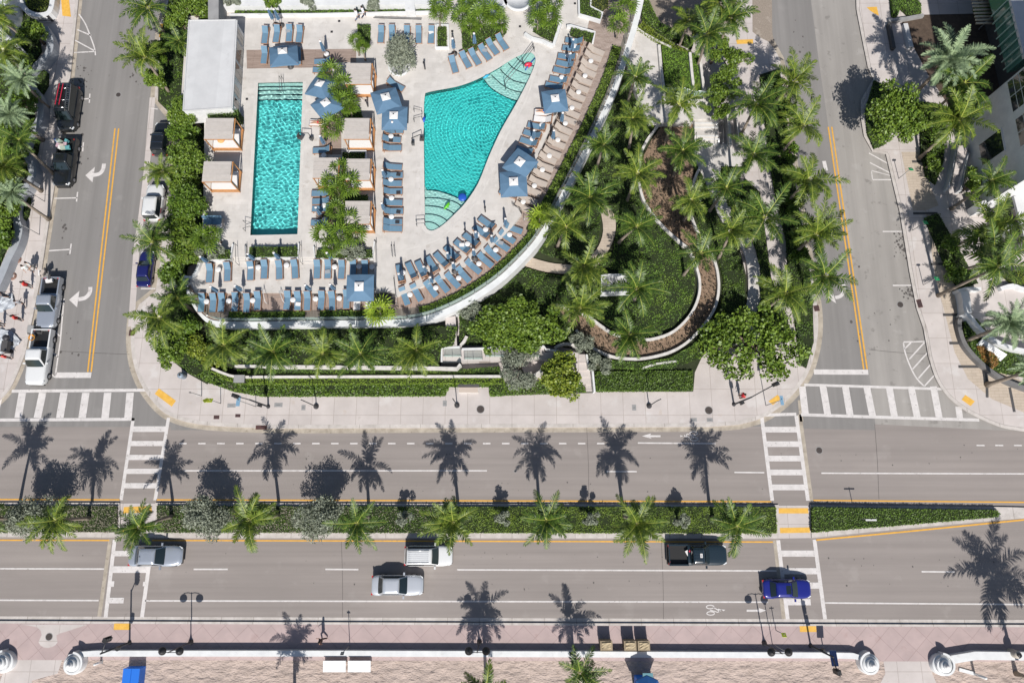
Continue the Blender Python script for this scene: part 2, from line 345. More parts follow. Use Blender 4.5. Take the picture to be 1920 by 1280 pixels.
# --- promenade, beach
sheet('promenade', M_pink, [[(-300, 1165), (2250, 1175), (2250, 1240), (-300, 1236)]], SWZ, -.05, M_dkgrey)
b = MB(); b.strip(Q([(-300, 1164.5), (2250, 1174)], SWZ), .2, None, SWZ+.006, M_kerb); struct('promenade_kerb', b)
sheet('promenade_patch', M_walk, [smooth([(35, 1170), (70, 1175), (78, 1190), (72, 1203), (82, 1213), (98, 1212), (108, 1203), (106, 1190), (125, 1183), (165, 1170)], 2)], SWZ+.005)
# beach, rippled like trodden sand
sheet('beach', M_sand, [[(-400, 1228), (2400, 1228), (2400, 1700), (-400, 1700)]], SWZ-.02, -.2)
sheet('beach_path', M_walk, [[(12, 1232), (118, 1232), (108, 1262), (60, 1275), (55, 1400), (-40, 1400), (5, 1262)], [(1655, 1230), (1750, 1230), (1748, 1262), (1765, 1300), (1640, 1300), (1660, 1262)]], SWZ-.01)
# --- median
MED = [[(-300, 941), (224, 942), (226, 1007), (-300, 1005)], [(291, 942), (1460, 946), (1460, 1009), (290, 1008)], [(1520, 946), (1880, 950), (1960, 952), (2250, 955), (2250, 955), (1960, 968), (1880, 974), (1700, 990), (1522, 1008)]]
sheet('median', M_kerb, MED, SWZ, -.05)
sheet('median_crossing', M_walk, [[(224, 943), (292, 943), (291, 1007), (225, 1007)], [(1459, 947), (1520, 947), (1522, 1008), (1460, 1009)]], .02)
# --- paint
pw = MB(); py = MB(); ta = MB(); zM = .014
def line(mb, mt, pts, w_, z=zM): mb.strip(Q(pts, z), w_, None, z, mt)
def W(*pts, w=.14, z=zM): line(pw, M_paintw, pts, w, z)
def Y(*pts, w=.13): line(py, M_painty, pts, w)
# left street crossing
W((22, 733), (272, 731), w=.30); W((-80, 787.5), (253, 785.5), w=.30)
for xt, xb in ((0, -12), (42, 34), (80, 70), (120, 112), (161, 154), (202, 197), (244, 240)): W((xt, 736), (xb, 783), w=.74, z=.013)
# main road crossing, left
W((250, 783), (227, 937), w=.32); W((316, 783), (291, 937), w=.32)
for y, x0, x1, w_ in ((804, 248, 312, .55), (831, 244, 308, .5), (857, 240, 304, .5), (883, 236, 300, .5), (910, 231, 296, .5)): W((x0, y), (x1, y), w=w_, z=.016)
W((215, 1011), (198, 1157), w=.36); W((284, 1030), (279, 1062), (266, 1157), w=.36)
for y, x0, x1, w_ in ((1037, 212, 285, .5), (1067, 209, 280, .6), (1094, 207, 214, .5), (1094, 268, 274, .4), (1125, 203, 232, .5)): W((x0, y), (x1, y), w=w_, z=.016)
# main road crossing, right
W((1428, 779), (1448, 938), w=.36); W((1493, 779), (1515, 938), w=.36)
W((1424, 778), (1493, 776), w=.3, z=.016)
for y, x0, x1 in ((805, 1431, 1497), (832, 1434, 1500), (859, 1438, 1504), (885, 1441, 1508), (913, 1445, 1512)): W((x0, y), (x1, y), w=.55, z=.016)
W((1459, 1012), (1477, 1160), w=.36); W((1527, 1011), (1547, 1160), w=.36)
for y, x0, x1 in ((1037, 1462, 1530), (1070, 1466, 1535), (1097, 1500, 1538), (1128, 1474, 1520)): W((x0, y), (x1, y), w=.56, z=.016)
# right street crossing
W((1508, 721), (1640, 725), (1767, 729), w=.26); W((1502, 777), (1660, 782), (1836, 787), w=.30)
for xt, xb, y1 in ((1504, 1510, 775), (1543, 1552, 777), (1585, 1594, 778), (1625, 1636, 779), (1667, 1677, 780), (1708, 1720, 782), (1750, 1761, 783)): W((xt, 724), (xb, y1), w=.68, z=.013)
W((1797, 762), (1800, 784), w=.62, z=.013)
W((104, 703), (171, 703), w=.56); W((1526, 697), (1628, 697.5), w=.52)
# yellow lines
for a, b in (((215.6, 241), (164.5, 697)), ((222.6, 241), (171, 697)), ((1553, 238), (1619.5, 692)), ((1559.5, 238), (1626, 692))): Y(a, b, w=.15)
Y((-300, 935), (225, 936.5)); Y((293, 936.5), (1446, 940)); Y((1525, 937.5), (1960, 941.5), (2250, 944))
Y((-300, 1011.5), (205, 1012.5)); Y((285, 1012.5), (1449, 1015.5)); Y((1530, 1012), (1700, 996), (1880, 978), (1990, 967), w=.15)
# white lines
W((344, 882), (913, 882)); W((1137, 883.5), (1194, 883.5)); W((1377, 885), (1433, 885.5)); W((1540, 886.5), (2250, 889))
x = 336.
while x < 1135: W((x, 831), (x+14, 831), w=.15); x += 35.6
W((1196, 830), (1342, 831)); [W((a, 834.5), (a+15, 834.7), w=.13) for a in (1831, 1866, 1901, 1936)]
W((-300, 1064.5), (195, 1066)); W((363, 1066.5), (427, 1066.5)); W((610, 1066.5), (672, 1067)); W((857, 1067.5), (1456, 1069.5)); W((1728, 1071), (1790, 1071.5))
W((-300, 1123.5), (185, 1125)); W((272, 1125.5), (1440, 1128)); W((1547, 1129.5), (2250, 1135))
# left street bays
W(*smooth([(148, 27), (160, 45), (170, 70), (177, 90), (179, 104)], 4)); W((145, 56), (171, 67)); W((141, 76), (178, 96)); W((139, 99), (177, 97))
W((157, 186), (169, 185)); W((168.5, 176), (167.5, 193)); W((150, 275), (156, 275)); W((156.5, 267), (155, 284)); W((102, 372), (145, 371)); W((145.5, 360), (143.5, 378))
W((92, 470), (132, 467.5)); W((133.5, 457), (131, 476)); W((120, 560), (113, 640), (104, 702)); W((105, 571), (119, 571)); W((104, 580), (117, 592)); W((103, 621), (112, 630)); W((98, 660), (109, 669)); W((93, 698), (103, 707))
W((264, 541), (291, 541)); W((275, 430), (302, 430)); W((282, 203), (296, 205), w=.1)
# right street bays
W((1629, 287), (1667, 308)); W((1631, 305), (1670, 325)); W((1634, 320), (1672, 330), w=.1); W((1636, 337), (1675, 337)); W((1634, 321), (1636, 337), w=.1)
W((1655, 434), (1692, 434)); W((1674, 535), (1712, 535)); W((1694, 641), (1735, 640)); W(*smooth([(1694, 642), (1697, 660), (1706, 685), (1718, 708), (1733, 724)], 4))
for a, b in (((1696, 654), (1708, 642)), ((1705, 673), (1734, 641)), ((1711, 692), (1739, 661)), ((1722, 709), (1744, 684)), ((1733, 724), (1752, 703))): W(a, b)
# turn arrows
def arrow(pts, tip, base1, base2, wd=.42):
    W(*smooth(pts, 5), w=wd); pw.slab(Q([tip, base1, base2], .0175), None, .0175, M_paintw)
arrow([(195, 307), (193, 318), (186, 326), (172, 329)], (160, 329), (178, 313), (173.5, 342)); arrow([(169.5, 538), (168, 549), (160, 558), (147, 561)], (129.5, 562), (149, 545), (144.5, 576))
arrow([(1581, 530), (1583, 545), (1576, 555), (1566, 558)], (1550, 556), (1562, 550), (1568, 569), .35)
W((1545, 302), (1549, 320), w=.4)
pw.slab(Q([(1203.5, 817), (1221, 812), (1219, 815.5), (1238.5, 815.5), (1238.5, 819), (1219, 819), (1222, 822)], zM), None, zM, M_paintw)
pw.slab(Q([(1437, 1143.5), (1423, 1139), (1423, 1142), (1400, 1142), (1400, 1146), (1424, 1146), (1424, 1148)], zM), None, zM, M_paintw)
def bike(c1, c2, head, body):
    for c in (c1, c2): W(*[(c[0]+7.2*math.cos(a), c[1]+3.3*math.sin(a)) for a in np.linspace(0, 6.283, 17)], w=.09)
    for s_ in body: W(*s_, w=.09)
    pw.slab(Q(head, zM), None, zM, M_paintw)
bike((1300.5, 812), (1301.5, 822.5), [(1275, 815), (1281, 817), (1276, 819)], [[(1281, 817), (1290, 813), (1293, 815), (1300, 817)], [(1281, 817), (1289, 819)], [(1285, 815), (1296, 822)]])
bike((1331.5, 1137), (1332.5, 1149), [(1360, 1142), (1352, 1141.5), (1357, 1145)], [[(1353, 1143), (1345, 1147), (1340, 1145), (1331, 1143)], [(1353, 1143), (1346, 1141)], [(1350, 1145), (1338, 1138)]])
struct('road_marking_white', pw); struct('road_marking_yellow', py)
for p in ([(232, 950), (284, 948), (285, 960), (231, 962)], [(222, 993), (250, 993), (249, 999), (221, 999)], [(1458, 952), (1515, 952), (1516, 962), (1459, 962)], [(1462, 989), (1518, 988), (1519, 998), (1463, 999)]): ta.slab(Q(p, .026), None, .026, M_tact)
for p in ([(298, 728), (330, 751), (322, 762), (290, 738)], [(214, 1168), (245, 1168), (244, 1180), (213, 1180)], [(1499, 1173), (1530, 1173), (1531, 1184), (1500, 1184)], [(1441, 752), (1458, 740), (1465, 747), (1449, 759)], [(1810, 740), (1828, 752), (1820, 761), (1803, 749)],
          [(113, -20), (127, -20), (133, 32), (117, 30)], [(1625, 14), (1644, 13), (1648, 30), (1640, 26), (1631, 20)], [(1380, 75), (1412, 74), (1412, 82), (1382, 83)], [(301, 45), (313, 45), (306, 72), (298, 70)]):
    ta.slab(Q(p, SWZ+.012), None, SWZ+.012, M_tact)
struct('tactile_paving', ta)
# oil drips and tar spots on the carriageways, tar seams
ob = MB(); so_ = mat('oil_stain', (.075, .068, .064), (.11, .10, .095), 6, .9)
def drip(px, py, n, sx, sy, r0=.03, r1=.14):
    for i in range(n):
        c = P(px+RG.normal()*sx, py+RG.normal()*sy, .0125); r = RG.uniform(r0, r1)*RG.uniform(.4, 1); k = 7
        ob.slab([(c.x+r*(1+.5*RG.random())*math.cos(6.2832*j/k), c.y+r*1.2*(1+.5*RG.random())*math.sin(6.2832*j/k)) for j in range(k)], None, .0125+i*2e-5, so_)
for q in ((1688, 452, 45, 7, 16), (1703, 548, 30, 6, 10), (1650, 600, 8, 30, 40), (160, 135, 20, 9, 14), (148, 165, 26, 10, 8), (150, 285, 14, 6, 20), (118, 430, 14, 6, 20), (258, 150, 8, 8, 8), (140, 640, 8, 20, 30), (1500, 80, 8, 12, 40), (1590, 600, 6, 20, 60), (1050, 1098, 26, 330, 5), (1050, 1042, 26, 430, 5), (700, 858, 24, 400, 5), (1100, 912, 22, 400, 5), (1700, 1050, 16, 120, 8), (1700, 860, 14, 120, 10)): drip(*q, **({} if q[3] < 50 else dict(r0=.02, r1=.07)))
for s_ in ([(112, 658), (243, 664)], [(1690, 661), (1746, 663)], [(1630, 655), (1690, 661)], [(1100, 800), (1104, 935)], [(640, 1012), (642, 1157)], [(1640, 795), (1648, 935)], [(1240, 1014), (1244, 1160)]): ob.strip(Q(smooth([s_[0], ((s_[0][0]+s_[1][0])/2+1.2, (s_[0][1]+s_[1][1])/2+.6), s_[1]], 3), .0122), .035, None, .0122, so_)
struct('road_stain', ob)
# ironwork in the ground
def cover(px, py, r, z, label):
    b = MB(); c = P(px, py, z); n = 20
    b.slab([(c.x+(r+.05)*math.cos(6.2832*i/n), c.y+(r+.05)*math.sin(6.2832*i/n)) for i in range(n)], z-.02, z+.006, M_grey)
    b.slab([(c.x+r*math.cos(6.2832*i/n), c.y+r*math.sin(6.2832*i/n)) for i in range(n)], z+.006, z+.012, mat('cast_iron', (.09, .07, .06), (.05, .04, .035), 9, .8))
    for i in range(-2, 3): b.box((c.x, c.y+i*r*.3, z+.014), (r*1.2, .03, .006), M_dkmet)
    tag(b.build('manhole_cover'), label, 'manhole cover', 'round manhole covers')
for q in ((901, 767, .36, SWZ, 'round iron manhole cover in the pavement below the terraced hedges, by the bench recess'), (1329, 769, .36, SWZ, 'round iron manhole cover in the pavement near the sea grape corner'),
          (222, 178, .26, .004, 'small manhole cover in the asphalt beside the dark van'), (1688, 571, .30, .004, 'manhole cover in the right street near the corner curve'),
          (1536, 844, .30, 0, 'manhole cover on the main road beside the right crosswalk'), (92, 1193, .30, SWZ+.006, 'manhole cover in its concrete patch on the pink promenade'), (966, 883, .1, 0, 'tiny valve cover on the upper carriageway')): cover(*q)
def grate(px, py, w_, h_, z, label, rz=0):
    b = MB(); c = P(px, py, z); m_ = mat('rusty_grate', (.12, .05, .04), (.07, .03, .03), 9, .8)
    b.box((c.x, c.y, z+.01), (w_, h_, .02), m_, rz)
    for i in range(-3, 4): b.box((c.x+i*w_/8*math.cos(rz), c.y+i*w_/8*math.sin(rz), z+.022), (.03, h_*.8, .008), M_dkmet, rz)
    tag(b.build('drain_grate'), label, 'drain grate', 'drain grates along the kerbs')
for q in ((490, 801, 1.1, .4, SWZ, 'rusty drain grate in the kerb beside the blue street name sign'), (247, 624, .55, .6, SWZ, 'rusty drain grate at the kerb corner of the left street'), (1531, 578, .55, .6, SWZ, 'rusty drain grate in the kerb left of the right street', R(8)),
          (1724, 569, .5, .85, SWZ, 'brown drain grate in the kerb of the right pavement', R(10)), (406, 782, .55, .35, SWZ, 'dark inspection grate nearest the left corner kerb'), (446, 779, .5, .3, SWZ, 'dark inspection grate on the pavement under the signal mast'), (1281, 721, 1.4, .9, SWZ+.3, 'square black ventilation grate set in the hedge bed')): grate(*q)
for i, (px, py, w_, h_) in enumerate(((434, 760, .8, .4), (522, 759, .8, .4), (569, 764, .4, .5), (834, 756, .4, .55), (1189, 764, .4, .55), (1301, 787, .6, .35), (1331, 787, .6, .35))):
    b = MB(); c = P(px, py, SWZ); b.box((c.x, c.y, SWZ+.008), (w_, h_, .016), M_grey); b.box((c.x, c.y, SWZ+.018), (w_*.5, .03, .008), M_dkgrey)
    tag(b.build('utility_cover'), f'grey utility cover set in the lower pavement, {ORD[i]} of seven from the left', 'utility cover', 'grey covers in the pavement')
# --- right forecourt paving
sheet('tan_paving', M_tan, [[(1735, 395), (1754, 520), (1775, 600), (1790, 660), (1815, 710), (1860, 748), (1925, 775), (1960, 770), (1960, 730), (1880, 700), (1830, 660), (1800, 600), (1790, 540), (1764, 420)],
      [(1690, 285), (1728, 285), (1745, 350), (1760, 385), (1735, 395), (1712, 395)]], SWZ+.006)
tb = MB()
for a, b in (((1768, 590), (1806, 590)), ((1780, 643), (1812, 643)), ((1797, 687), (1840, 687)), ((1851, 745), (1850, 697)), ((1902, 772), (1893, 726)), ((1745, 495), (1775, 495)), ((1712, 400), (1758, 400)), ((1710, 303), (1738, 303))): tb.strip(Q([a, b], SWZ+.01), .28, None, SWZ+.01, M_dkgrey)
struct('paving_band', tb)
sheet('driveway', M_dkpave, [[(1705, 20), (1730, 28), (2100, 20), (2100, 240), (1800, 232), (1760, 170), (1740, 140), (1690, 45)]], SWZ+.008)
sheet('forecourt', M_walk, [[(1810, 400), (1960, 400), (1960, 700), (1880, 670), (1820, 600), (1800, 545), (1850, 500)]], SWZ+.01)
# hotel drive of exposed aggregate at the top
sheet('aggregate_drive', M_gravel, [[(1210, -120), (1208, 10), (1232, 50), (1262, 58), (1290, 68), (1330, 60), (1376, 40), (1374, -120)], [(1410, -120), (1446, -120), (1448, 60), (1452, 92), (1440, 78), (1424, 70), (1411, 60)]], SWZ+.007)
# ------------------------------------------------------------ hotel pool deck
EDGE = smooth([(352, 524), (350, 540), (358, 560), (372, 584), (392, 602), (420, 608), (470, 609), (600, 607), (740, 605), (790, 600), (835, 585), (885, 560), (935, 526), (978, 486), (1012, 446), (1043, 392), (1075, 330), (1112, 256), (1150, 172), (1176, 95), (1198, 18), (1212, -60), (1225, -130)], 5)
POOL1 = [(481, 155), (571, 153), (561, 440), (466, 442)]
POOL2 = smooth([(793, 180), (803, 170), (855, 160), (892, 147), (930, 127), (960, 108), (980, 99), (997, 96), (1007, 107), (1006, 122), (996, 147), (977, 185), (962, 212), (942, 247), (920, 295), (900, 345), (876.5, 381), (855, 404), (837, 421), (823, 431), (810, 436), (800, 433), (794.5, 425), (793, 406), (791.5, 300), (791, 225)], 3, True)
dk = MB(); e2 = [p for p in EDGE]
deck_poly = [(436, 488), (436, 482), (700, 482), (704, 545), (741, 548), (741, 556), (780, 541), (810, 530), (840, 517), (862, 503), (893, 484), (920, 464), (945, 441), (960, 425), (978, 402), (968, 385), (976, 356), (1000, 310), (1044, 215), (1062, 150), (1090, 90), (1100, 60), (1117, -20), (1130, -120), (380, -120), (380, 30), (350, 30), (338, 205), (383, 207), (383, 300), (378, 488)]
dk.slab(Q(deck_poly, DZ), -.02, DZ, M_deck, M_wallwh, holes=[Q(POOL1, DZ), Q(POOL2, DZ)])
struct('pool_deck', dk)
sheet('lower_terrace', M_deck, [[(376, 480), (712, 478), (712, 549), (366, 549), (358, 535), (354, 522), (368, 505)]], TZ, -.02, M_wallwh)
inner = Q(EDGE, WZ); wood_in = [(366, 544), (705, 541), (741, 545), (780, 536), (810, 524), (838, 512), (862, 498), (891, 478), (918, 458), (940, 438), (956, 420), (970, 402), (962, 385), (970, 356), (995, 306), (1038, 212), (1056, 148), (1085, 88), (1094, 60), (1112, -20), (1122, -130)]
wi = Q(wood_in, WZ)
def clip_edge(i0, i1): return inner[i0:i1]
k1 = min(range(len(EDGE)), key=lambda i: abs(EDGE[i][0]-745)+abs(EDGE[i][1]-605)); k2 = min(range(len(EDGE)), key=lambda i: abs(EDGE[i][0]-985)+abs(EDGE[i][1]-480))
k0 = 10
b = MB(); b.slab(inner[k0:k1+1]+[(p[0], p[1]) for p in wi[:3]][::-1], -.02, WZ, M_wood3, M_wallwh); struct('timber_terrace', b)
b = MB(); b.slab(inner[k1:k2+1]+wi[2:11][::-1], -.02, WZ, M_wood3, M_wallwh); struct('timber_terrace_curve', b)
b = MB(); b.slab(inner[k2:]+wi[10:][::-1], -.02, WZ, M_wood2, M_wallwh); struct('timber_terrace_long', b)
b = MB(); b.slab(Q([(352, 520), (372, 520), (378, 560), (395, 598), (372, 586), (356, 560), (350, 540)], WZ-.01), -.02, WZ-.01, M_wood3, M_wallwh); struct('timber_corner', b)
# timber inlay near the top pool house and between the planters
sheet('timber_inlay', M_wood, [[(462, 94), (668, 92), (668, 117), (590, 118), (590, 127), (463, 129)], [(600, 215), (640, 215), (640, 290), (598, 290)], [(594, 356), (640, 356), (640, 425), (592, 425)]], DZ+.006)
# strip of paler coping round the pools
cp = MB(); q = Q(POOL1, DZ); cp.strip(q, .36, None, DZ+.008, M_cope, closed=True)
q = Q(POOL2, DZ); cp.strip(q, .40, None, DZ+.008, M_cope, closed=True)
cp.strip(Q(smooth([(1012, 110), (985, 190), (950, 255), (925, 318), (895, 375), (850, 425), (815, 452), (760, 468)], 4), DZ+.005), .18, None, DZ+.007, M_cope)
struct('pool_coping', cp)
# parapet and railing
pb = MB(); pe = Q(EDGE, WZ+.12); pb.strip(pe, [.30 if i < 16 else (.30+.34*min(1, (i-16)/10) if i < 60 else .62) for i in range(len(pe))], -.02, WZ+.12, M_white)
pl_ = [((a[0]+0), a[1]) for a in pe]
par = tag(pb.build('parapet_wall'), 'long white curved parapet wall edging the raised pool deck', 'wall')
inn = off(pe, .43); gl = MB(); gl.strip([(p.x, p.y) for p in inn[8:-2]], .025, WZ-.02, WZ+1.05, M_glass); rl = thing('glass_railing', 'clear glass railing on slim dark posts along the inside of the white parapet', 'railing', (inn[40].x, inn[40].y, WZ))
off3 = Vector((-inn[40].x, -inn[40].y, -WZ))
g_ = gl.build('glass_panel', rl); g_.location = off3
tot = 0; post_me = None; pm = MB(); pm.box((0, 0, .55), (.05, .05, 1.1), M_dkmet); pm.box((0, 0, 1.1), (.09, .09, .05), M_steel); pm.box((0, -.1, .02), (.16, .16, .05), M_towel); pmm = pm.mesh('railing_post')
for i in range(8, len(inn)-2):
    a, b = inn[i], inn[i+1]; L_ = (b-a).length
    while tot < L_:
        p = a+(b-a)*(tot/L_); link('post', pmm, rl, loc=Vector((p.x, p.y, WZ))+off3, rot=(0, 0, math.atan2(b.y-a.y, b.x-a.x))); tot += 1.42
    tot -= L_
# ------------------------------------------------------------ pools
def ripples(X, Y, seed, wl, amp, n=26, ring=None):
    rg = np.random.default_rng(seed); Z = np.zeros_like(X)
    for i in range(n):
        l = rg.uniform(*wl); a = rg.uniform(0, 6.283); k = 6.283/l; Z += amp*(l/wl[1])*np.sin(k*(X*np.cos(a)+Y*np.sin(a))+rg.uniform(0, 6.28))*2/math.sqrt(n)
    if ring:
        for cx, cy, ra, rl in ring: r = np.hypot(X-cx, Y-cy); Z += ra*np.sin(6.283*r/rl+.6*np.sin(X*1.3)+.5*np.cos(Y*1.1))*np.exp(-r/7.5)
    return Z
def pool(name, label, poly, depth, wmat, wl, amp, ring=None, cell=.05, fm=None):
    fm = fm or M_cyanp
    q = Q(poly, DZ); c = P(*poly[0], DZ); t = thing(name, label, 'swimming pool', c); o = -c
    b = MB(); b.slab(off_poly(q, .05), None, DZ-depth, fm); f = b.build('pool_floor', t, loc=o); f.cycles.is_caustics_receiver = True
    b = MB(); n = len(q); b.add([(x, y, z) for z in (DZ-depth-.02, DZ-.003) for x, y in q], [(i, (i+1) % n, n+(i+1) % n, n+i) for i in range(n)], fm)
    f = b.build('pool_wall', t, loc=o); f.cycles.is_caustics_receiver = True
    a = np.array(q); lo, hi = a.min(0)-.1, a.max(0)+.1; nx, ny = int((hi[0]-lo[0])/cell), int((hi[1]-lo[1])/cell)
    X, Y_ = np.meshgrid(np.linspace(lo[0], hi[0], nx+1), np.linspace(lo[1], hi[1], ny+1)); Z = DZ-.10+ripples(X, Y_, 3, wl, amp, ring=ring)
    idx = np.arange((nx+1)*(ny+1)).reshape(ny+1, nx+1); Qd = np.stack([idx[:-1, :-1], idx[:-1, 1:], idx[1:, 1:], idx[1:, :-1]], -1).reshape(-1, 4)
    V = np.column_stack([X.ravel(), Y_.ravel(), Z.ravel()]); ce = V[Qd].mean(1)[:, :2]; keep = inpoly(ce, off_poly(q, .08)); Qd = Qd[keep]; u, inv = np.unique(Qd, return_inverse=True)
    me = np_mesh('water_surface', V[u], inv.reshape(-1, 4), [wmat]); me.polygons.foreach_set('use_smooth', np.ones(len(me.polygons), bool)); me.update()
    f = link('water_surface', me, t, loc=o); f.cycles.is_caustics_caster = True
    return t, o
def off_poly(q, d):
    n = len(q); out = []; A = sum(q[i][0]*q[(i+1) % n][1]-q[(i+1) % n][0]*q[i][1] for i in range(n)); sg = -1 if A > 0 else 1
    for i in range(n):
        a, b_ = Vector(q[i-1][:2]), Vector(q[(i+1) % n][:2]); t = (b_-a).normalized(); out.append((q[i][0]-t.y*d*sg, q[i][1]+t.x*d*sg))
    return out
sl.cycles.is_caustics_light = True
r1 = P(965, 265, DZ)
Wm1 = water('water_lap', (.90, 1, .995)); Wm2 = water('water_lagoon', (.90, 1, .99)); RC = P(905, 250, DZ); RC2 = P(937, 245, DZ)
def lerp(a, b, t): return (a[0]+(b[0]-a[0])*t, a[1]+(b[1]-a[1])*t)
st1 = []
for k, (y0, z) in enumerate(((181, -.95), (173, -.72), (166, -.5), (160.5, -.3))): st1.append((z, [(480.5, 154), (571.5, 152.5), (571-.03*(y0-153), y0-1), (481-.05*(y0-155), y0)]))
p1, o1 = pool('swimming_pool', 'rectangular turquoise lap pool between the pool house and palm planters', POOL1, 1.25, Wm1, (.24, .58), .0062, fm=M_lapt)
ln = MB()
for z, pts in st1: pass
for (z, pts) in st1:
    b = MB(); qq = Q(pts, DZ); b.slab(qq, None, DZ+z, M_shal); b.build('step', p1, loc=o1).cycles.is_caustics_receiver = True
    b = MB(); b.strip([qq[2], qq[3]], .10, DZ+z-.1, DZ+z+.006, M_tline); b.build('step_nosing', p1, loc=o1)
p2, o2 = pool('swimming_pool', 'large curved turquoise lagoon pool with tapering ends and dark lined steps', POOL2, 1.2, Wm2, (.16, .42), .0020, [(RC.x, RC.y, .0055, .46), (RC2.x, RC2.y, .0026, .26)], .045)
arcsN = [[(906, 141), (918, 156), (935, 168), (955, 178), (977, 184)], [(921, 135), (935, 148), (952, 160), (970, 166), (986, 168)], [(938, 126), (950, 138), (964, 147), (980, 151), (992, 152.5)], [(953, 115), (962, 124), (975, 131), (988, 136), (1000, 137)], [(966, 103), (975, 112), (986, 118), (996, 121), (1006, 122)]]
arcsS = [[(793, 351), (815, 352), (838, 358), (860, 367), (884, 377)], [(793, 367), (815, 367), (835, 370), (855, 376), (870, 388)], [(793, 382.5), (815, 384), (832, 388), (845, 394), (857, 404)], [(793, 399.5), (810, 400), (825, 404), (835, 410), (845, 417)], [(794, 415), (805, 415), (815, 418), (822, 423), (828, 429)]]
def poolpart(arc, side):
    """piece of the pool cut off by an arc"""
    A = np.array(POOL2); a0, a1 = np.array(arc[0]), np.array(arc[-1])
    i = int(np.argmin(((A-a0)**2).sum(1))); j = int(np.argmin(((A-a1)**2).sum(1)))
    n = len(POOL2); f = [POOL2[(i+k) % n] for k in range((j-i) % n+1)]; bk = [POOL2[(i-k) % n] for k in range((i-j) % n+1)]
    def cy(l): return sum(p[1] for p in l)/len(l)
    ch = f if (cy(f) < cy(bk)) == (side == 'N') else bk
    return ch+smooth(arc, 3)[::-1][1:-1] if len(ch) > 2 else None
for arcs, side in ((arcsN, 'N'), (arcsS, 'S')):
    for k, arc in enumerate(arcs):
        pts = poolpart(arc, side); z = (-.95, -.75, -.56, -.38, -.22)[k]
        if pts: b = MB(); b.slab(Q(pts, DZ), None, DZ+z, M_shal); b.build('step', p2, loc=o2).cycles.is_caustics_receiver = True
        b = MB(); b.strip(Q(smooth(arc, 3), DZ), .075, DZ+z-.1, DZ+z+.008, M_tline); b.build('step_nosing', p2, loc=o2)
# ============================================================ PLANTS
def palm_crown(seed, n=24, Lf=2.7, droop=1.5, lw=.62, wid=.05, st=34, e_hi=70, e_lo=-5, wind=None, rachw=.035, mats=None, flat=.25, miss=0):
    rg = np.random.default_rng(seed); V = []; Qd = []; mi = []; k = 0
    for i in range(n):
        f = i/(n-1); az = i*2.39996+rg.normal()*.2; e0 = R(e_hi+(e_lo-e_hi)*f**.8)+rg.normal()*.09; Ln = Lf*(.72+.28*math.sin(math.pi*min(1, f*1.1+.15)))*rg.uniform(.88, 1.08)
        if wind is not None: az += .55*math.sin(wind-az)
        if rg.random() < miss: continue
        Ln *= rg.uniform(.82, 1.1)
        dr = droop*rg.uniform(.8, 1.2)*(.55+.6*f); p = np.array([.05*math.cos(az), .05*math.sin(az), 0.]); tw = rg.normal()*.12
        pts = [p.copy()]; dirs = []
        for j in range(st):
            s_ = j/(st-1); e = e0-dr*s_**1.25; a = az+tw*s_
            dv = np.array([math.cos(e)*math.cos(a), math.cos(e)*math.sin(a), math.sin(e)]); dirs.append(dv); p = p+dv*Ln/st; pts.append(p.copy())
        pts = np.array(pts); dirs = np.array(dirs); up = np.array([0, 0, 1.])
        # rachis ribbon
        side = np.cross(dirs, up); side /= np.linalg.norm(side, axis=1)[:, None]+1e-9; nrm = np.cross(side, dirs)
        for j in range(0, st-2, 3):
            w0 = rachw*(1-j/st)+.008; w1 = rachw*(1-(j+3)/st)+.008; a, b = j, min(j+3, st-1)
            V += [pts[a]-side[a]*w0+nrm[a]*.012, pts[a]+side[a]*w0+nrm[a]*.012, pts[b]+side[b]*w1+nrm[b]*.012, pts[b]-side[b]*w1+nrm[b]*.012]; Qd.append([k, k+1, k+2, k+3]); mi.append(1); k += 4
        for j in range(3, st):
            s_ = j/(st-1); ll = lw*(math.sin(math.pi*min(1, .12+.86*s_))**.55)*rg.uniform(.8, 1.12)
            for sg in (-1, 1):
                if rg.random() < .05: continue
                dv = side[j]*sg*(.9-.35*s_)+dirs[j]*(.35+.45*s_)-nrm[j]*(-flat)+rg.normal(size=3)*.10; dv /= np.linalg.norm(dv)
                b0 = pts[j]; mid = b0+dv*ll*.55; dn = dv.copy(); dn[2] -= .55; dn /= np.linalg.norm(dn); tip = mid+dn*ll*.5
                wv = dirs[j]*wid
                V += [b0-wv*.6, b0+wv*.6, mid+wv*.9, mid-wv*.9, tip+wv*.15, tip-wv*.15]; Qd += [[k, k+1, k+2, k+3], [k+3, k+2, k+4, k+5]]; mi += [0, 0]; k += 6
    return np_mesh('palm_crown', V, Qd, mats or [M_palm, M_rach], mi)
PALM = [palm_crown(20+i, n=19+i % 3*2, Lf=3.3, lw=.60, wid=.055, rachw=.022, droop=(1.15, 1.55, 1.3, 1.7, 1.2, 1.4, 1.65, 1.5)[i], wind=(.8, 2.2, None, 1.2, 4., .3, 1.6, -1.2)[i], miss=.12, mats=[(M_palm, M_palm2)[i % 2], M_rach]) for i in range(8)]
DATE = [palm_crown(50+i, n=34, Lf=2.9, droop=.9, lw=.5, wid=.045, e_hi=65, e_lo=-25, mats=[M_date, M_date], rachw=.05, flat=.5) for i in range(2)]
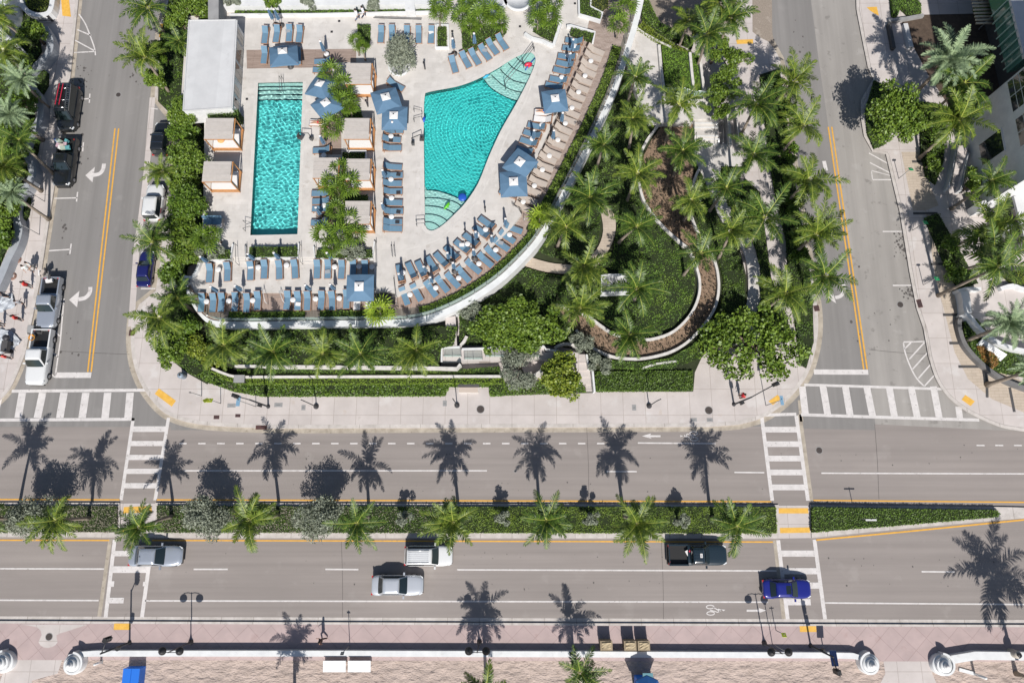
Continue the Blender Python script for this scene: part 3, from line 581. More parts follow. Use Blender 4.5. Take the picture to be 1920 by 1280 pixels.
def fan_crown(seed, n=17, r=.92, pet=.85, m_=None):
    rg = np.random.default_rng(seed); V = []; Qd = []; k = 0
    for i in range(n):
        f = i/(n-1); az = i*2.39996+rg.normal()*.25; e = R(75-85*f)+rg.normal()*.12; d0 = np.array([math.cos(e)*math.cos(az), math.cos(e)*math.sin(az), math.sin(e)])
        sd = np.array([-math.sin(az), math.cos(az), 0]); c = d0*pet*rg.uniform(.6, 1.1); nr = np.cross(sd, d0); rr = r*rg.uniform(.8, 1.15)
        V += [c*.05-sd*.012, c*.05+sd*.012, c+sd*.012, c-sd*.012]; Qd.append([k, k+1, k+2, k+3]); k += 4
        for j in range(10):
            a = (j-4.5)/4.5*R(110); dv = d0*math.cos(a)+sd*math.sin(a); dv = dv-nr*.12*abs(math.sin(a)); L_ = rr*(1-.28*abs(a/1.9)**2); wv = (-d0*math.sin(a)+sd*math.cos(a))*.062
            mid = c+dv*L_*.6+nr*(.03 if j % 2 else -.03); tip = c+dv*L_; tip = tip-np.array([0, 0, .16*L_+.1*rg.random()])
            V += [c, mid-wv, tip, mid+wv]; Qd.append([k, k+1, k+2, k+3]); k += 4
    return np_mesh('fan_palm_crown', V, Qd, [m_ or M_fan])
FAN = [fan_crown(70+i) for i in range(4)]; FANL = [fan_crown(80, m_=M_fan2), fan_crown(81, m_=M_fan2)]
def trunk_mesh(h, lean, r0=.17, r1=.11, curve=.3, mt=None, name='palm_trunk'):
    b = MB(); pts = []; rs = []
    for i in range(9):
        t = i/8; pts.append((lean[0]*t**(1+curve), lean[1]*t**(1+curve), h*t)); rs.append((r0*1.5 if i == 0 else r0+(r1-r0)*t))
    b.tube(pts, rs, mt or M_trunk, 8); me = b.mesh(name); return me
pk = 0
def palm(px, py, z, base_z, label, base=None, s=1., kind='coco', grp=None, lean=None, var=None, cat='palm tree', name='coconut_palm', r0=.17):
    """crown centre at the picture point, at height z; foot at BASE (picture point) or below"""
    global pk
    c = P(px, py, z)
    if base: f = P(*base, base_z)
    else:
        dx, dy = lean or (RG.normal()*.35, .15+RG.normal()*.35); f = Vector((c.x-dx, c.y-dy, base_z))
    t = thing(name, label, cat, f, 0, grp); d_ = c-f
    link('trunk', trunk_mesh(d_.z, (d_.x, d_.y), r0, r0*.65), t)
    src = {'coco': PALM, 'date': DATE, 'fan': FAN, 'fanl': FANL}[kind]
    o = link('crown', src[(pk if var is None else var) % len(src)], t, loc=d_, rot=(d_.y*-.06, d_.x*.06, pk*1.7+.3), scale=(s,)*3); pk += 1
    return t
G1 = 'coconut palms along the median'
med = [((-42, 968), (29, 972), 6.3, 1.0), ((105, 975), (167, 971), 5.6, .95), ((262, 988), (322, 968), 5.2, .85), ((468, 975), (522, 966), 6.4, 1.02), ((670, 980), (691, 967), 5.4, .88),
       ((850, 979), (860, 965), 6.3, .95), ((1024, 975), (1013, 965), 6.2, .93), ((1194, 981), (1171, 967), 6.6, 1.0), ((1382, 986), (1335, 970), 6.4, .98)]
for i, (c, b_, z, s) in enumerate(med): palm(*c, z, SWZ+.2, f'coconut palm in the planted median strip, {ORD[i]} from the left end', b_, s, grp=G1)
G2 = 'coconut palms in the terraced bed below the deck'
for i, (x, y) in enumerate(((420, 640), (513, 652), (606, 656), (676, 655), (781, 650))): palm(x, y+7, 4.9, 1.5, f'coconut palm below the curved white parapet, {ORD[i]} of five from the left', s=.96, grp=G2, lean=(.2, .5))
G3 = 'coconut palms of the curved garden'
gard = [(1191, 145, 5.8, 'uppermost garden palm on the outer side of the white parapet'), (1187, 222, 5.8, 'garden palm just below the uppermost one beside the parapet'), (1132, 272, 5.8, 'garden palm touching the parapet halfway up its straight run'),
        (1195, 325, 6., 'garden palm at the top end of the curved white mulch wall'), (1106, 370, 5.8, 'garden palm above the small winding footpath'), (1062, 425, 5.8, 'garden palm nearest the bend of the parapet, over a patch of lawn'),
        (1194, 425, 6., 'garden palm right of the small winding footpath, on dark ground cover'), (1094, 500, 5.2, 'garden palm covering the junction of the small footpath'), (1194, 541, 5.4, 'garden palm overhanging the open white shaft'),
        (1088, 577, 5.2, 'garden palm at the left tip of the curved mulch wall'), (1180, 627, 4.6, 'small garden palm at the lowest point of the curved wall'), (1272, 197, 6.2, 'garden palm over the head of the white stairs'),
        (1280, 283, 5.8, 'garden palm left of the foot of the white stairs'), (1297, 375, 6., 'garden palm at the waist of the mulch bed'), (1314, 475, 6.2, 'garden palm with a leaning pale trunk at the narrow neck of the mulch bed'),
        (1369, 434, 6., 'garden palm at the top of the crescent path'), (1362, 352, 5.6, 'garden palm over the square lawn patch beside the plaza')]
bases = {1314: (1281, 516), 1088: (1074, 606), 1180: (1170, 655), 1272: (1247, 268), 1280: (1262, 330), 1194: None, 1106: None}
for x, y, z, l in gard: palm(x, y, z, GZ, l, bases.get(x), (.78 if y < 300 and x < 1200 else .85 if x > 1290 else .95)+.1*RG.random(), grp=G3)
G4 = 'coconut palms lining the right street'
strt = [(1490, 153, 'street palm uppermost along the left kerb of the right street'), (1417, 195, 'palm leaning over the walkway beside the big bushy tree'), (1506, 237, 'street palm beside the start of the right yellow line'), (1412, 290, 'palm on the walkway edge below the stairs'),
        (1516, 337, 'street palm third down the left kerb of the right street'), (1434, 408, 'palm between walkway and crescent path'), (1531, 439, 'street palm fourth down the left kerb of the right street'), (1547, 517, 'lowest street palm, leaning over the white turn arrow'), (1473, 550, 'palm just above the wide sea grape tree')]
for x, y, l in strt: palm(x, y, 5.8, SWZ+.1, l, {1417: (1388, 255), 1547: (1507, 548)}.get(x), .98+.2*RG.random(), grp=G4)
G5 = 'coconut palms near the hotel drive'
for x, y, z, l in ((1326, 65, 7.5, 'tall palm leaning over the grass slope with a long bare trunk'), (1349, 8, 6.5, 'palm at the top edge over the aggregate drive'), (1369, 34, 6.5, 'palm beside the upper walkway pad'), (1292, 40, 4.8, 'small palm on the drive edge above the lime hedge')): palm(x, y, z, GZ, l, {1326: (1306, 128)}.get(x), .95, grp=G5)
G6 = 'coconut palms by the left street'
for x, y, z, s, l in ((278, 15, 5.5, 1, 'palm overhanging the left street at the very top'), (272, 108, 5.5, 1, 'palm overhanging the left street beside the white pool house'), (337, 78, 4.5, .7, 'small palm squeezed against the pool house wall'), (305, 322, 4.4, .7, 'small palm between the black and white cars in the bays'),
                      (287, 455, 5.2, .9, 'palm overhanging the dark blue parked car'), (300, 596, 5.6, 1, 'palm leaning over the kerb corner of the left street'), (334, 560, 4.2, .8, 'palm touching the left end of the parapet'), (350, 468, 4.0, .5, 'small palm behind the lower left terrace corner')): palm(x, y, z, SWZ+.1, l, None, s, grp=G6)
G7 = 'palms in front of the right building'
for x, y, z, s, l in ((1809, 156, 6.4, 1.2, 'bright coconut palm below the pale date palm'), (1799, 226, 6.2, 1.25, 'coconut palm over the steel handrails'), (1859, 338, 6, .85, 'coconut palm against the white building wall below its dark opening'), (1857, 424, 6, 1.35, 'upper of two coconut palms beside the white porch roof'), (1862, 490, 5.8, 1.35, 'lower of two coconut palms beside the white porch roof')): palm(x, y, z, SWZ, l, None, s, grp=G7)
G8 = 'pale feather palms'
palm(1781, 109, 7.5, SWZ, 'large pale green date palm over the dark driveway', None, 1.3, 'date', G8, var=0, name='date_palm', r0=.22)
palm(1894, 606, 6.5, SWZ, 'date palm above the white sign and orange flowers', None, 1.0, 'date', G8, var=1, name='date_palm', r0=.22)
palm(1945, 690, 6.5, SWZ, 'date palm cut by the edge of the photo below the white sign', None, .9, 'date', G8, var=0, name='date_palm', r0=.22)
palm(1087, 1258, 3.8, SWZ, 'short palm on the sand below the two brown bins', (1076, 1250), .85, name='coconut_palm', grp='palms on the beach')
palm(912, 1293, 5.4, SWZ, 'palm on the sand under the middle street lamp, its tip at the lower edge', (912, 1280), .95, grp='palms on the beach')
palm(522, 1345, 5, SWZ, 'palm whose shadow falls across the beach wall left of the walker', (553, 1318), .8, grp='palms on the beach')
palm(2040, 1300, 8.3, SWZ, 'tall palm whose shadow falls on the lower right carriageway', (1905, 1262), 1.5, grp='palms on the beach')
palm(1872, 500, 9, SWZ, 'tall slim palm above the white porch', None, .8, grp=G7)
GL = 'palms in the left hotel garden'
for i, (x, y, kd, s) in enumerate(((8, 95, 'coco', .9), (40, 150, 'date', .75), (18, 215, 'date', .8), (36, 262, 'coco', .8), (8, 312, 'coco', .9), (22, 362, 'date', .7), (-8, 30, 'coco', .9))): palm(x, y, 5.5, SWZ, f'palm in the left hotel garden behind the curved grey wall, {ORD[i]} planted', None, s, kd, GL, name='garden_palm') if False else palm(x, y, 5.5, SWZ, 'garden palm behind the curved grey wall, ' + ('at the height of the ladder van roof front', 'beside the sunken grey corner', 'level with the red ladder', 'level with the dark pickup load', 'level with the dark pickup bonnet', 'lowest of the left garden', 'at the very top left corner')[i], None, s, kd, GL, name='garden_palm')
# fan palms on the deck: clumps
def fanpalm(px, py, label, s=1., z=None, kind='fan', g_='fan palms in the deck planters', base_z=DZ): return palm(px, py, z or DZ+1.9, base_z, label, None, s, kind, g_, lean=(RG.normal()*.1, RG.normal()*.1+.15), name='fan_palm', r0=.09)
fp = [(622, 137, 1.05), (645, 162, 1.0), (648, 192, 1.05), (627, 178, .8), (623, 237, 1.05), (655, 202, .7), (640, 318, .95), (622, 345, .95), (652, 345, 1.05), (634, 360, .9), (632, 395, .95), (655, 412, 1.05), (606, 440, 1.0), (640, 440, 1.05), (668, 440, .95), (622, 462, .8)]
for i, (x, y, s) in enumerate(fp): fanpalm(x, y, f'fan palm in the planter strip between the two pools, {ORD[i]} counted down from the top', s)
for i, (x, y, s) in enumerate(((825, 12, 1.05), (824, 28, .8))): fanpalm(x, y, ('fan palm at the top edge beside the hedge path', 'smaller fan palm just under the one at the top edge')[i], s)
for i, (x, y, s) in enumerate(((868, 32, 1.0), (895, 12, 1.0), (900, 38, 1.1), (925, 28, 1.), (938, 42, .85), (882, 50, .8), (875, 10, .8))): fanpalm(x, y, f'fan palm in the planter above the diagonal loungers, {ORD[i]} of seven', s)
for i, (x, y, s) in enumerate(((1012, 12, 1.), (1030, 32, 1.05), (1008, 38, .8), (1040, 8, .9))): fanpalm(x, y, ('upper fan palm of the wedge planter by the lagoon tip', 'largest fan palm of the wedge planter', 'left low fan palm of the wedge planter', 'fan palm at the top right of the wedge planter')[i], s)
for x, y, s, l in ((668, 78, .7, 'small fan palm standing above the first cabana'), (680, 88, .6, 'lowest small fan palm beside the small green planter'), (1172, 15, 1.0, 'fan palm at the top end of the long timber terrace'), (1160, 48, .95, 'fan palm overhanging the parapet near the top'), (385, 448, 1.1, 'fan palm in the left corner planter by the lower terrace'), (398, 440, .8, 'second fan palm of the left corner planter')): fanpalm(x, y, l, s)
for x, y, s, l in ((712, 585, 1.1, 'lime green fan palm at the foot of the open umbrella'), (1012, 408, 1.05, 'lime green fan palm at the bend of the long terrace'), (1022, 396, .7, 'small lime fan palm touching the parapet bend')): fanpalm(x, y, l, s, WZ+1.3, 'fanl', 'lime fan palms on the timber terrace', WZ)
# ---------------------------------------------------------------- broadleaf trees and shrubs
def crown_mesh(name, rx, ry, rz, n, L, Wd, mt, clumps=14, seed=0, rough=.33, up=.45, bare=.0):
    rg = np.random.default_rng(seed); C = []
    u = rg.normal(size=(clumps, 3)); u /= np.linalg.norm(u, axis=1)[:, None]; u[:, 2] = np.abs(u[:, 2])*.9-.25
    cc = u*np.array([rx, ry, rz])*rg.uniform(.35, .80, (clumps, 1)); rc = rg.uniform(.7, 1.2, clumps)*rough*(rx+ry)/2
    idx = rg.integers(0, clumps, n); dv = rg.normal(size=(n, 3)); dv /= np.linalg.norm(dv, axis=1)[:, None]
    rad = rc[idx][:, None]*rg.uniform(.55, 1.08, (n, 1)); p = cc[idx]+dv*rad*np.array([1, 1, min(1, rz/max(rx, ry)+.25)])
    V, Qd = leaves(p, L, Wd, up, out=dv*.6+np.array([0, 0, .5])); me = np_mesh(name, V, Qd, [mt]); return me, cc
def tree(px, py, zc, rx, ry, rz, label, cat, mt, n=5000, L=.22, Wd=.13, base_z=SWZ, group=None, clumps=14, name='tree', rough=.33, base=None, limbs=True, seed=None, up=.45):
    c = P(px, py, zc); f = P(*base, base_z) if base else Vector((c.x, c.y, base_z)); t = thing(name, label, cat, f, 0, group)
    me, cc = crown_mesh('crown', rx, ry, rz, n, L, Wd, mt, clumps, int(px*7+py) if seed is None else seed, rough, up); d_ = c-f
    link('crown', me, t, loc=d_)
    b = MB(); k = .09+.03*rx; hub = Vector((d_.x*.5, d_.y*.5, max(.2, (d_.z-rz*.6)*.8)))
    b.tube([(0, 0, 0), hub*.5, hub], [k*1.3, k, k*.85], M_bark, 8)
    for q in cc[:9]:
        e = d_+Vector(q)*.85; b.tube([hub, hub.lerp(e, .5)+Vector((0, 0, .1)), e], [k*.7, k*.4, k*.15], M_bark, 5)
    b.build('trunk', t); return t
tree(1685, 213, 4.9, 3.9, 3.9, 2.3, 'round bushy green tree on the kerb island of the right street', 'tree', M_tree, 12000, .27, .16, base=(1640, 262), rough=.27, clumps=34)
tree(1410, 646, 2.9, 6.9, 5.2, 1.3, 'wide sea grape tree with glossy leaves on the lower right garden corner', 'tree', M_tree, 6800, .29, .25, GZ, clumps=70, rough=.135, name='sea_grape_tree', seed=3)
tree(1470, 700, 2.2, 1.6, .8, .7, 'low outlying sea grape branch mass at the kerb corner', 'tree', M_tree, 700, .26, .22, SWZ, clumps=8, rough=.3, name='sea_grape_tree') if False else None
tree(965, 610, 2.6, 6.1, 3.5, 1.0, 'broad spreading green shrub mass beneath the curved parapet', 'shrub', M_tree, 12500, .27, .20, GZ, clumps=80, rough=.15, name='spreading_shrub')
tree(1055, 704, 2.6, 3.0, 2.8, 1.5, 'yellow green rounded tree beside the lower steps', 'tree', M_treey, 6000, .25, .18, GZ, clumps=34, rough=.20, name='yellow_green_tree')
for x, y, rx, ry, l, n in ((975, 686, 2.5, 2.7, 'large silvery shrub over the terraced hedges beside the ramp', 6500), (1090, 644, 1.4, 1.15, 'small silvery shrub at the end of the upper ramp', 2600), (1127, 678, 1.6, 1.5, 'silvery shrub right of the lower steps', 3200), (883, 582, 1.9, 1.3, 'silvery shrub against the parapet above the spreading shrub', 2800)):
    tree(x, y, GZ+1.3, rx, ry, 1.0, l, 'shrub', M_silver, n, .22, .08, GZ, 'silvery shrubs of the garden', 12, 'silver_shrub')
tree(749, 97, DZ+1.5, 2.4, 3.2, 1.3, 'grey silver tree in a round white planter on the upper deck', 'tree', M_silver, 4600, .24, .10, DZ, clumps=34, name='silver_tree', base=(748, 128), rough=.26)
for i, (x, y, rx, ry) in enumerate(((62, 970, 2.4, 2.0), (382, 970, 2.7, 2.3), (596, 968, 2.6, 2.2))): tree(x, y, 3.1, rx, ry, 1.9, f'silver buttonwood tree in the median between palms, {ORD[i]} of the three large ones', 'tree', M_silver, 9000, .18, .09, SWZ, 'large silver buttonwoods of the median', 26, 'silver_buttonwood', base=(x+(960-x)*.045, 967))
for i, (x, y) in enumerate(((757, 972), (941, 970), (1108, 972), (1277, 976))): tree(x, y, 1.9, .95, .9, 1.6, f'small pale silver shrub in the median, {ORD[i]} of the four small ones', 'shrub', M_silver, 1900, .15, .08, SWZ, 'small silver shrubs of the median', 8, 'silver_shrub')
for i, (x, y, rx, ry, z) in enumerate(((348, 208, 2.1, 1.8, 4.2), (343, 250, 1.7, 1.6, 3.0), (352, 296, 2.4, 2.0, 4.4), (338, 340, 1.9, 1.7, 2.8), (352, 380, 2.6, 2.1, 4.0), (338, 428, 2.1, 1.7, 2.9), (350, 474, 2.4, 1.8, 3.6), (322, 516, 1.6, 1.4, 2.4))): tree(x, y, z, rx, ry, 1.4, f'bushy tree screening the cabanas from the left street, {ORD[i]} from the top of the row', 'tree', (M_tree, M_treed, M_tree)[i % 3], 5200, .24, .13, SWZ, 'screen of bushy trees beside the left street', 30, 'screening_tree')
for x, y, rx, ry, z, l in ((362, 18, 2.0, 1.9, 4.2, 'bushy tree over the top end of the white pool house roof'), (330, 28, 1.6, 1.8, 3.8, 'bushy tree left of the pool house roof top'), (300, 95, 1.3, 1.2, 2.4, 'dark bushy shrub behind the overhanging street palm'), (290, 148, 1.5, 1.2, 2.4, 'bushy shrub at the bay taper below the street palm'), (320, 655, 1.9, 2.1, 2.6, 'green tree over the curved left corner pavement'), (372, 655, 2.0, 1.5, 2.0, 'yellow green shrub below the parapet corner'), (402, 672, 1.9, 1.2, 1.9, 'yellow green shrub at the start of the terraced walls'), (352, 608, 1.6, 1.3, 2.4, 'dark shrub below the left end of the parapet')):
    tree(x, y, z, rx, ry, 1.2, l, 'tree' if z > 2.5 else 'shrub', (M_treey if 'yellow' in l else M_treed if 'dark' in l else M_tree), 3400, .22, .14, SWZ, None, 14, 'bushy_tree')
for i, (x, y, rx, ry) in enumerate(((1345, 92, 2.2, 2.0), (1372, 118, 2.6, 2.3), (1358, 160, 2.4, 2.2), (1348, 200, 1.6, 1.9))): tree(x, y, 3., rx, ry, 1.5, f'upright bushy tree between stairs and upper walkway, {ORD[i]} counted down', 'tree', M_tree, 3600, .24, .11, GZ, 'bushy trees beside the stairs', 14, 'bushy_tree', up=.3, rough=.26)
for i, (x, y) in enumerate(((1455, 160), (1478, 205), (1480, 285), (1488, 330), (1492, 385), (1500, 440), (1500, 480), (1495, 560))): tree(x, y, 1.4, 1.3, 1.5, .8, f'dark shrub in the verge strip beside the right street, {ORD[i]} from the top', 'shrub', (M_treed, M_tree)[i % 2], 1500, .22, .15, SWZ, 'shrubs of the right street verge', 10, 'verge_shrub')
for x, y, rx, ry, l in ((1752, 240, 1.6, 3.2, 'dark shrub row between the bushy tree and the handrails'), (1748, 305, 1.1, 1.2, 'round shrub at the foot of the steel handrails'), (1845, 20, 2.2, 1.0, 'dark hedge shrub under the slatted pergola'), (1785, 460, 1.6, 1.5, 'dark shrub below the crossed palm fronds'), (1795, 510, 1.7, 1.4, 'dark shrub above the white forecourt wall'), (1822, 345, .7, 2.6, 'lime tinted shrub along the white building wall')):
    tree(x, y, 1.5, rx, ry, .7, l, 'shrub', M_treed if 'dark' in l else M_tree, 1900, .22, .13, SWZ, None, 12, 'forecourt_shrub')
for i, (x, y, rx, ry, m_) in enumerate(((60, 60, 1.7, 1.5, M_tree), (30, 120, 2.2, 1.6, M_tree), (35, 190, 2., 1.8, M_treed), (22, 240, 2.2, 1.8, M_tree), (25, 290, 1.8, 1.7, M_treed), (12, 345, 2., 1.7, M_tree), (8, 400, 1.7, 2.1, M_tree), (4, 450, 1.4, 1.8, M_treed))): tree(x, y, 2.2, rx, ry, 1.0, f'leafy shrub mass inside the curved grey wall of the left garden, {ORD[i]} from the top', 'shrub', m_, 2600, .25, .13, SWZ, 'shrubs of the left garden', 12, 'garden_shrub')
for x, y, m_, l in ((400, 470, M_silver, 'silver shrub in the left corner planter of the lower terrace'), (375, 478, M_silver, 'silver shrub behind the left corner planter'), (640, 472, M_silver, 'silver shrub spilling over the planter wall between two flights of steps'), (665, 473, M_silver, 'silver shrub at the right end of the planter wall'),
                  (432, 8, M_silver, 'silver shrub at the top left of the deck lawn strip'), (573, 6, M_silver, 'silver shrub at the top of the deck above the small lawn'), (700, 6, M_silver, 'silver shrub left of the white planter gap at the top'), (508, 6, M_tree, 'small green shrub between silver shrubs at the top')):
    tree(x, y, DZ+.9, 1.35, .95, .6, l, 'shrub', m_, 1700, .2, .09, DZ, 'low shrubs edging the deck', 8, 'low_shrub')
# ---------------------------------------------------------------- hedges and ground cover
def bed(name, poly, z, h, label=None, cat=None, mt=None, dens=60, L=.17, Wd=.09, kind=None, group=None, core=True, lump=.0, up=.6):
    mt = mt or M_hedge
    if L > .15: dens *= 1.9; L *= .72; Wd *= .72
    q = Q(poly, z+h); cx = sum(p[0] for p in q)/len(q); cy = sum(p[1] for p in q)/len(q); q = [(p[0]-cx, p[1]-cy) for p in q]
    xy = inside_pts(q, dens); n = len(xy); zz = z+h*RG.uniform(.8, 1.05, n)+lump*(np.sin(xy[:, 0]*1.9)*np.cos(xy[:, 1]*2.3)+RG.normal(size=n)*.4)
    C = np.column_stack([xy, zz]); o_ = np.tile([0., 0, 1], (n, 1))
    if h > .25:                                     # the sides too
        S = []; per = 0
        for i in range(len(q)):
            a, b_ = np.array(q[i]), np.array(q[(i+1) % len(q)]); l = np.linalg.norm(b_-a); k = int(l*h*dens*.8)
            if k: tt = RG.random((k, 1)); S.append(np.column_stack([a+(b_-a)*tt+RG.normal(size=(k, 2))*.03, RG.uniform(z+.02, z+h, k)]))
        if S: S = np.vstack(S); C = np.vstack([C, S])
    V, Qd = leaves(C, L, Wd, up)
    lf = np_mesh(name, V, Qd, [mt])
    if not core: o = link(name, lf); o.location = (cx, cy, 0); return tag(o, label, cat, group, kind)
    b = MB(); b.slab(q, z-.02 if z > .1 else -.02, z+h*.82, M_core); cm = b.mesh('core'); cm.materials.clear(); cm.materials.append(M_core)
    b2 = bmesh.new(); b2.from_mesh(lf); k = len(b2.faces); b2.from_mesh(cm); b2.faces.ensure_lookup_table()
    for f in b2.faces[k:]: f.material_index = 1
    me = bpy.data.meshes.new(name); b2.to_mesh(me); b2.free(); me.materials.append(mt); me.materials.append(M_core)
    o = link(name, me, loc=(cx, cy, 0)); return tag(o, label, cat, group, kind)
def thick(pts, wpx):
    q = [Vector(p) for p in pts]; L_, R_ = [], []
    for i in range(len(q)):
        t = (q[min(i+1, len(q)-1)]-q[max(i-1, 0)]).normalized(); n = Vector((-t.y, t.x))*wpx/2; L_.append(tuple(q[i]+n)); R_.append(tuple(q[i]-n))
    return L_+R_[::-1]
# raised earth of the beds
W1 = smooth([(1240, 225), (1225, 247), (1212, 265), (1201, 292), (1197, 330), (1206, 372), (1225, 403), (1250, 431), (1275, 453), (1294, 470), (1306, 500), (1312, 525), (1311, 552), (1300, 581), (1281, 606), (1256, 625), (1219, 636), (1187, 634), (1150, 625), (1125, 609), (1100, 591), (1069, 578), (1041, 571)], 4)
W2 = smooth([(1316, 306), (1302, 338), (1295, 370), (1297, 405), (1309, 434), (1322, 456), (1341, 491), (1348, 531), (1344, 566), (1331, 594), (1306, 625), (1281, 647), (1250, 662), (1203, 672), (1156, 670), (1125, 659), (1103, 645), (1080, 618)], 4)
BEDR = [(862, 592), (935, 545), (985, 498), (1020, 455), (1052, 395), (1085, 330), (1122, 256), (1160, 172), (1172, 130), (1195, 175), (1216, 222), (1298, 226), (1300, 295), (1322, 335), (1347, 400), (1372, 445), (1388, 470), (1400, 520), (1401, 560), (1395, 600), (1400, 640), (1345, 648), (1318, 665), (1303, 698), (1300, 733), (1116, 733), (1112, 695), (1096, 655), (1020, 645), (862, 645)]
sheet('garden_bed', M_soil, [BEDR, [(1398, 335), (1425, 360), (1436, 440), (1446, 520), (1478, 600), (1480, 640), (1435, 640), (1412, 600), (1426, 560), (1425, 500), (1412, 455), (1385, 425), (1360, 400), (1388, 380)], [(1352, 312), (1388, 312), (1390, 375), (1370, 390), (1352, 350)]], GZ, -.05)
sheet('garden_bed_terraced', M_soil, [[(368, 590), (420, 615), (858, 608), (852, 645), (830, 650), (822, 688), (440, 690), (385, 665)]], 1.5, -.05)
sheet('garden_bed_side', M_soil, [[(300, 70), (330, -60), (382, -60), (382, 205), (386, 300), (384, 480), (350, 500), (345, 540), (370, 590), (420, 620), (438, 690), (405, 700), (388, 720), (352, 700), (318, 672), (298, 640), (300, 600), (330, 540), (345, 500), (345, 240), (296, 190)],
      [(1425, 140), (1462, 128), (1476, 230), (1498, 390), (1518, 505), (1524, 560), (1526, 640), (1512, 690), (1503, 685), (1492, 610), (1480, 540), (1474, 450), (1457, 380), (1442, 300), (1432, 200)], [(388, 716), (440, 735), (490, 741), (490, 700), (420, 690)], [(490, 702), (945, 702), (945, 742), (918, 742), (916, 725), (842, 725), (834, 742), (490, 743)], [(922, 727), (1114, 720), (1110, 736), (922, 742)]], SWZ+.12, -.05)
sheet('mulch_bed', M_mulch, [W1[16:]+W2[::-1][:-12]], GZ+.10, GZ-.1)
sheet('mulch_bed_upper', M_mulch, [[(1247, 228), (1298, 228), (1300, 300), (1298, 420), (1292, 462), (1265, 440), (1226, 400), (1206, 365), (1202, 320), (1208, 290), (1222, 262)]], GZ+.12, GZ-.1)
for lab, w_, z_ in (('long curved white wall on the inner side of the mulch bed', W1, .5), ('long curved white wall on the outer side of the mulch bed', W2, .5)):
    b = MB(); b.strip(Q(w_, GZ+z_), .26, .3, GZ+z_, M_wallwh); tag(b.build('garden_wall'), lab, 'wall', 'white garden walls')
def wall(pts, w_, z0, z1, label, mt=None, sm=0, name='garden_wall', cat='wall', grp='white garden walls'):
    b = MB(); b.strip(Q(smooth(pts, sm) if sm else pts, z1), w_, z0, z1, mt or M_wallwh); return tag(b.build(name), label, cat, grp)
wall([(440, 685.5), (640, 687), (820, 689), (856, 690), (863, 682)], .22, .2, 2.0, 'white terrace wall just below the five palms')
wall([(386, 682), (396, 690), (412, 697), (428, 703), (444, 706.5), (600, 706), (940, 705)], .24, .2, 1.25, 'long thin white wall above the bright hedge band')
wall([(1000, 705), (1012, 698), (1020, 688)], .34, .2, 1.25, 'short curved white wall end beside the yellow green tree')
wall([(1236, 84), (1240, 130), (1246, 175)], .3, .2, 1.9, 'white wall on the left side of the upper grass panel'); wall([(1294, 98), (1298, 140), (1302, 172)], .28, .2, 1.9, 'white wall between the two upper grass panels'); wall([(1313, 110), (1318, 150), (1322, 182)], .28, .2, 1.9, 'white wall right of the narrow grass panel')
wall([(1190, 47), (1205, 60), (1235, 77), (1260, 89)], .2, .2, 1.6, 'thin curved white edging below the lime hedge', sm=3); wall([(1208, 10), (1228, 38), (1262, 55)], .16, .1, .6, 'thin white edging between the drive and the dark hedge', sm=3)
wall([(1363, 205), (1368, 240), (1370, 272)], .25, .2, 1.3, 'short white wall right of the stairs'); wall([(1379, 205), (1383, 235), (1386, 262)], .12, .2, 1.0, 'thin white edging beside the walkway')
wall([(1040, 652), (1050, 646), (1068, 644), (1088, 652)], .26, .3, 1.2, 'small curved white wall above the ramp', sm=2); wall([(1205, 690), (1230, 682), (1268, 677)], .2, .2, 1.0, 'short thin white wall below the outer curved wall')
wall([(863, 648), (870, 640), (875, 630)], .3, .3, 1.2, 'short white stub wall at the top of the ramp')
# left garden wall
wall([(83, 52), (93, 74), (92, 95), (80, 112), (64, 126), (54, 142), (56, 160), (68, 178), (75, 200), (74, 222), (64, 240), (52, 260), (48, 282), (56, 305), (61, 325), (52, 345), (38, 366), (29, 388), (31, 415), (35, 432), (28, 458), (14, 486), (0, 520), (-20, 560)], .75, -.02, 1.2, 'wavy grey concrete wall between the left garden and the pavement', mat('grey_wall', (.36, .38, .41), (.30, .32, .35), 1, .7), 4, grp=None)
wall([(38, -30), (38, 0), (44, 14), (58, 25), (76, 28), (92, 22), (98, 0), (98, -30)], .55, -.02, 1.1, 'white curved planter rim at the top left corner', M_white, 3, grp=None)
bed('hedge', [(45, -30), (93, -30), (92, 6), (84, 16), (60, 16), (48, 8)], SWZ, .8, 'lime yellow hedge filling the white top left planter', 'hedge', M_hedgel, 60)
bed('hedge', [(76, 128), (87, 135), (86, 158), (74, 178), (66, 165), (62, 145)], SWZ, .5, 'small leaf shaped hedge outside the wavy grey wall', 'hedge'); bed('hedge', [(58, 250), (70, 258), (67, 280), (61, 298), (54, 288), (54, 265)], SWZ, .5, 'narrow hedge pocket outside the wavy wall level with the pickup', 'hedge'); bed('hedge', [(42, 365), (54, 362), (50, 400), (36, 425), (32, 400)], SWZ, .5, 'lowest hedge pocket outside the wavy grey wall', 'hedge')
bed('ground_cover', [(-60, -60), (50, -60), (70, 60), (75, 95), (50, 130), (55, 170), (62, 220), (40, 270), (48, 320), (20, 380), (20, 440), (-5, 500), (-60, 560)], SWZ, .35, 'low dark ground cover inside the left garden', 'ground cover', M_cover, 26, .25, .15, 'stuff')
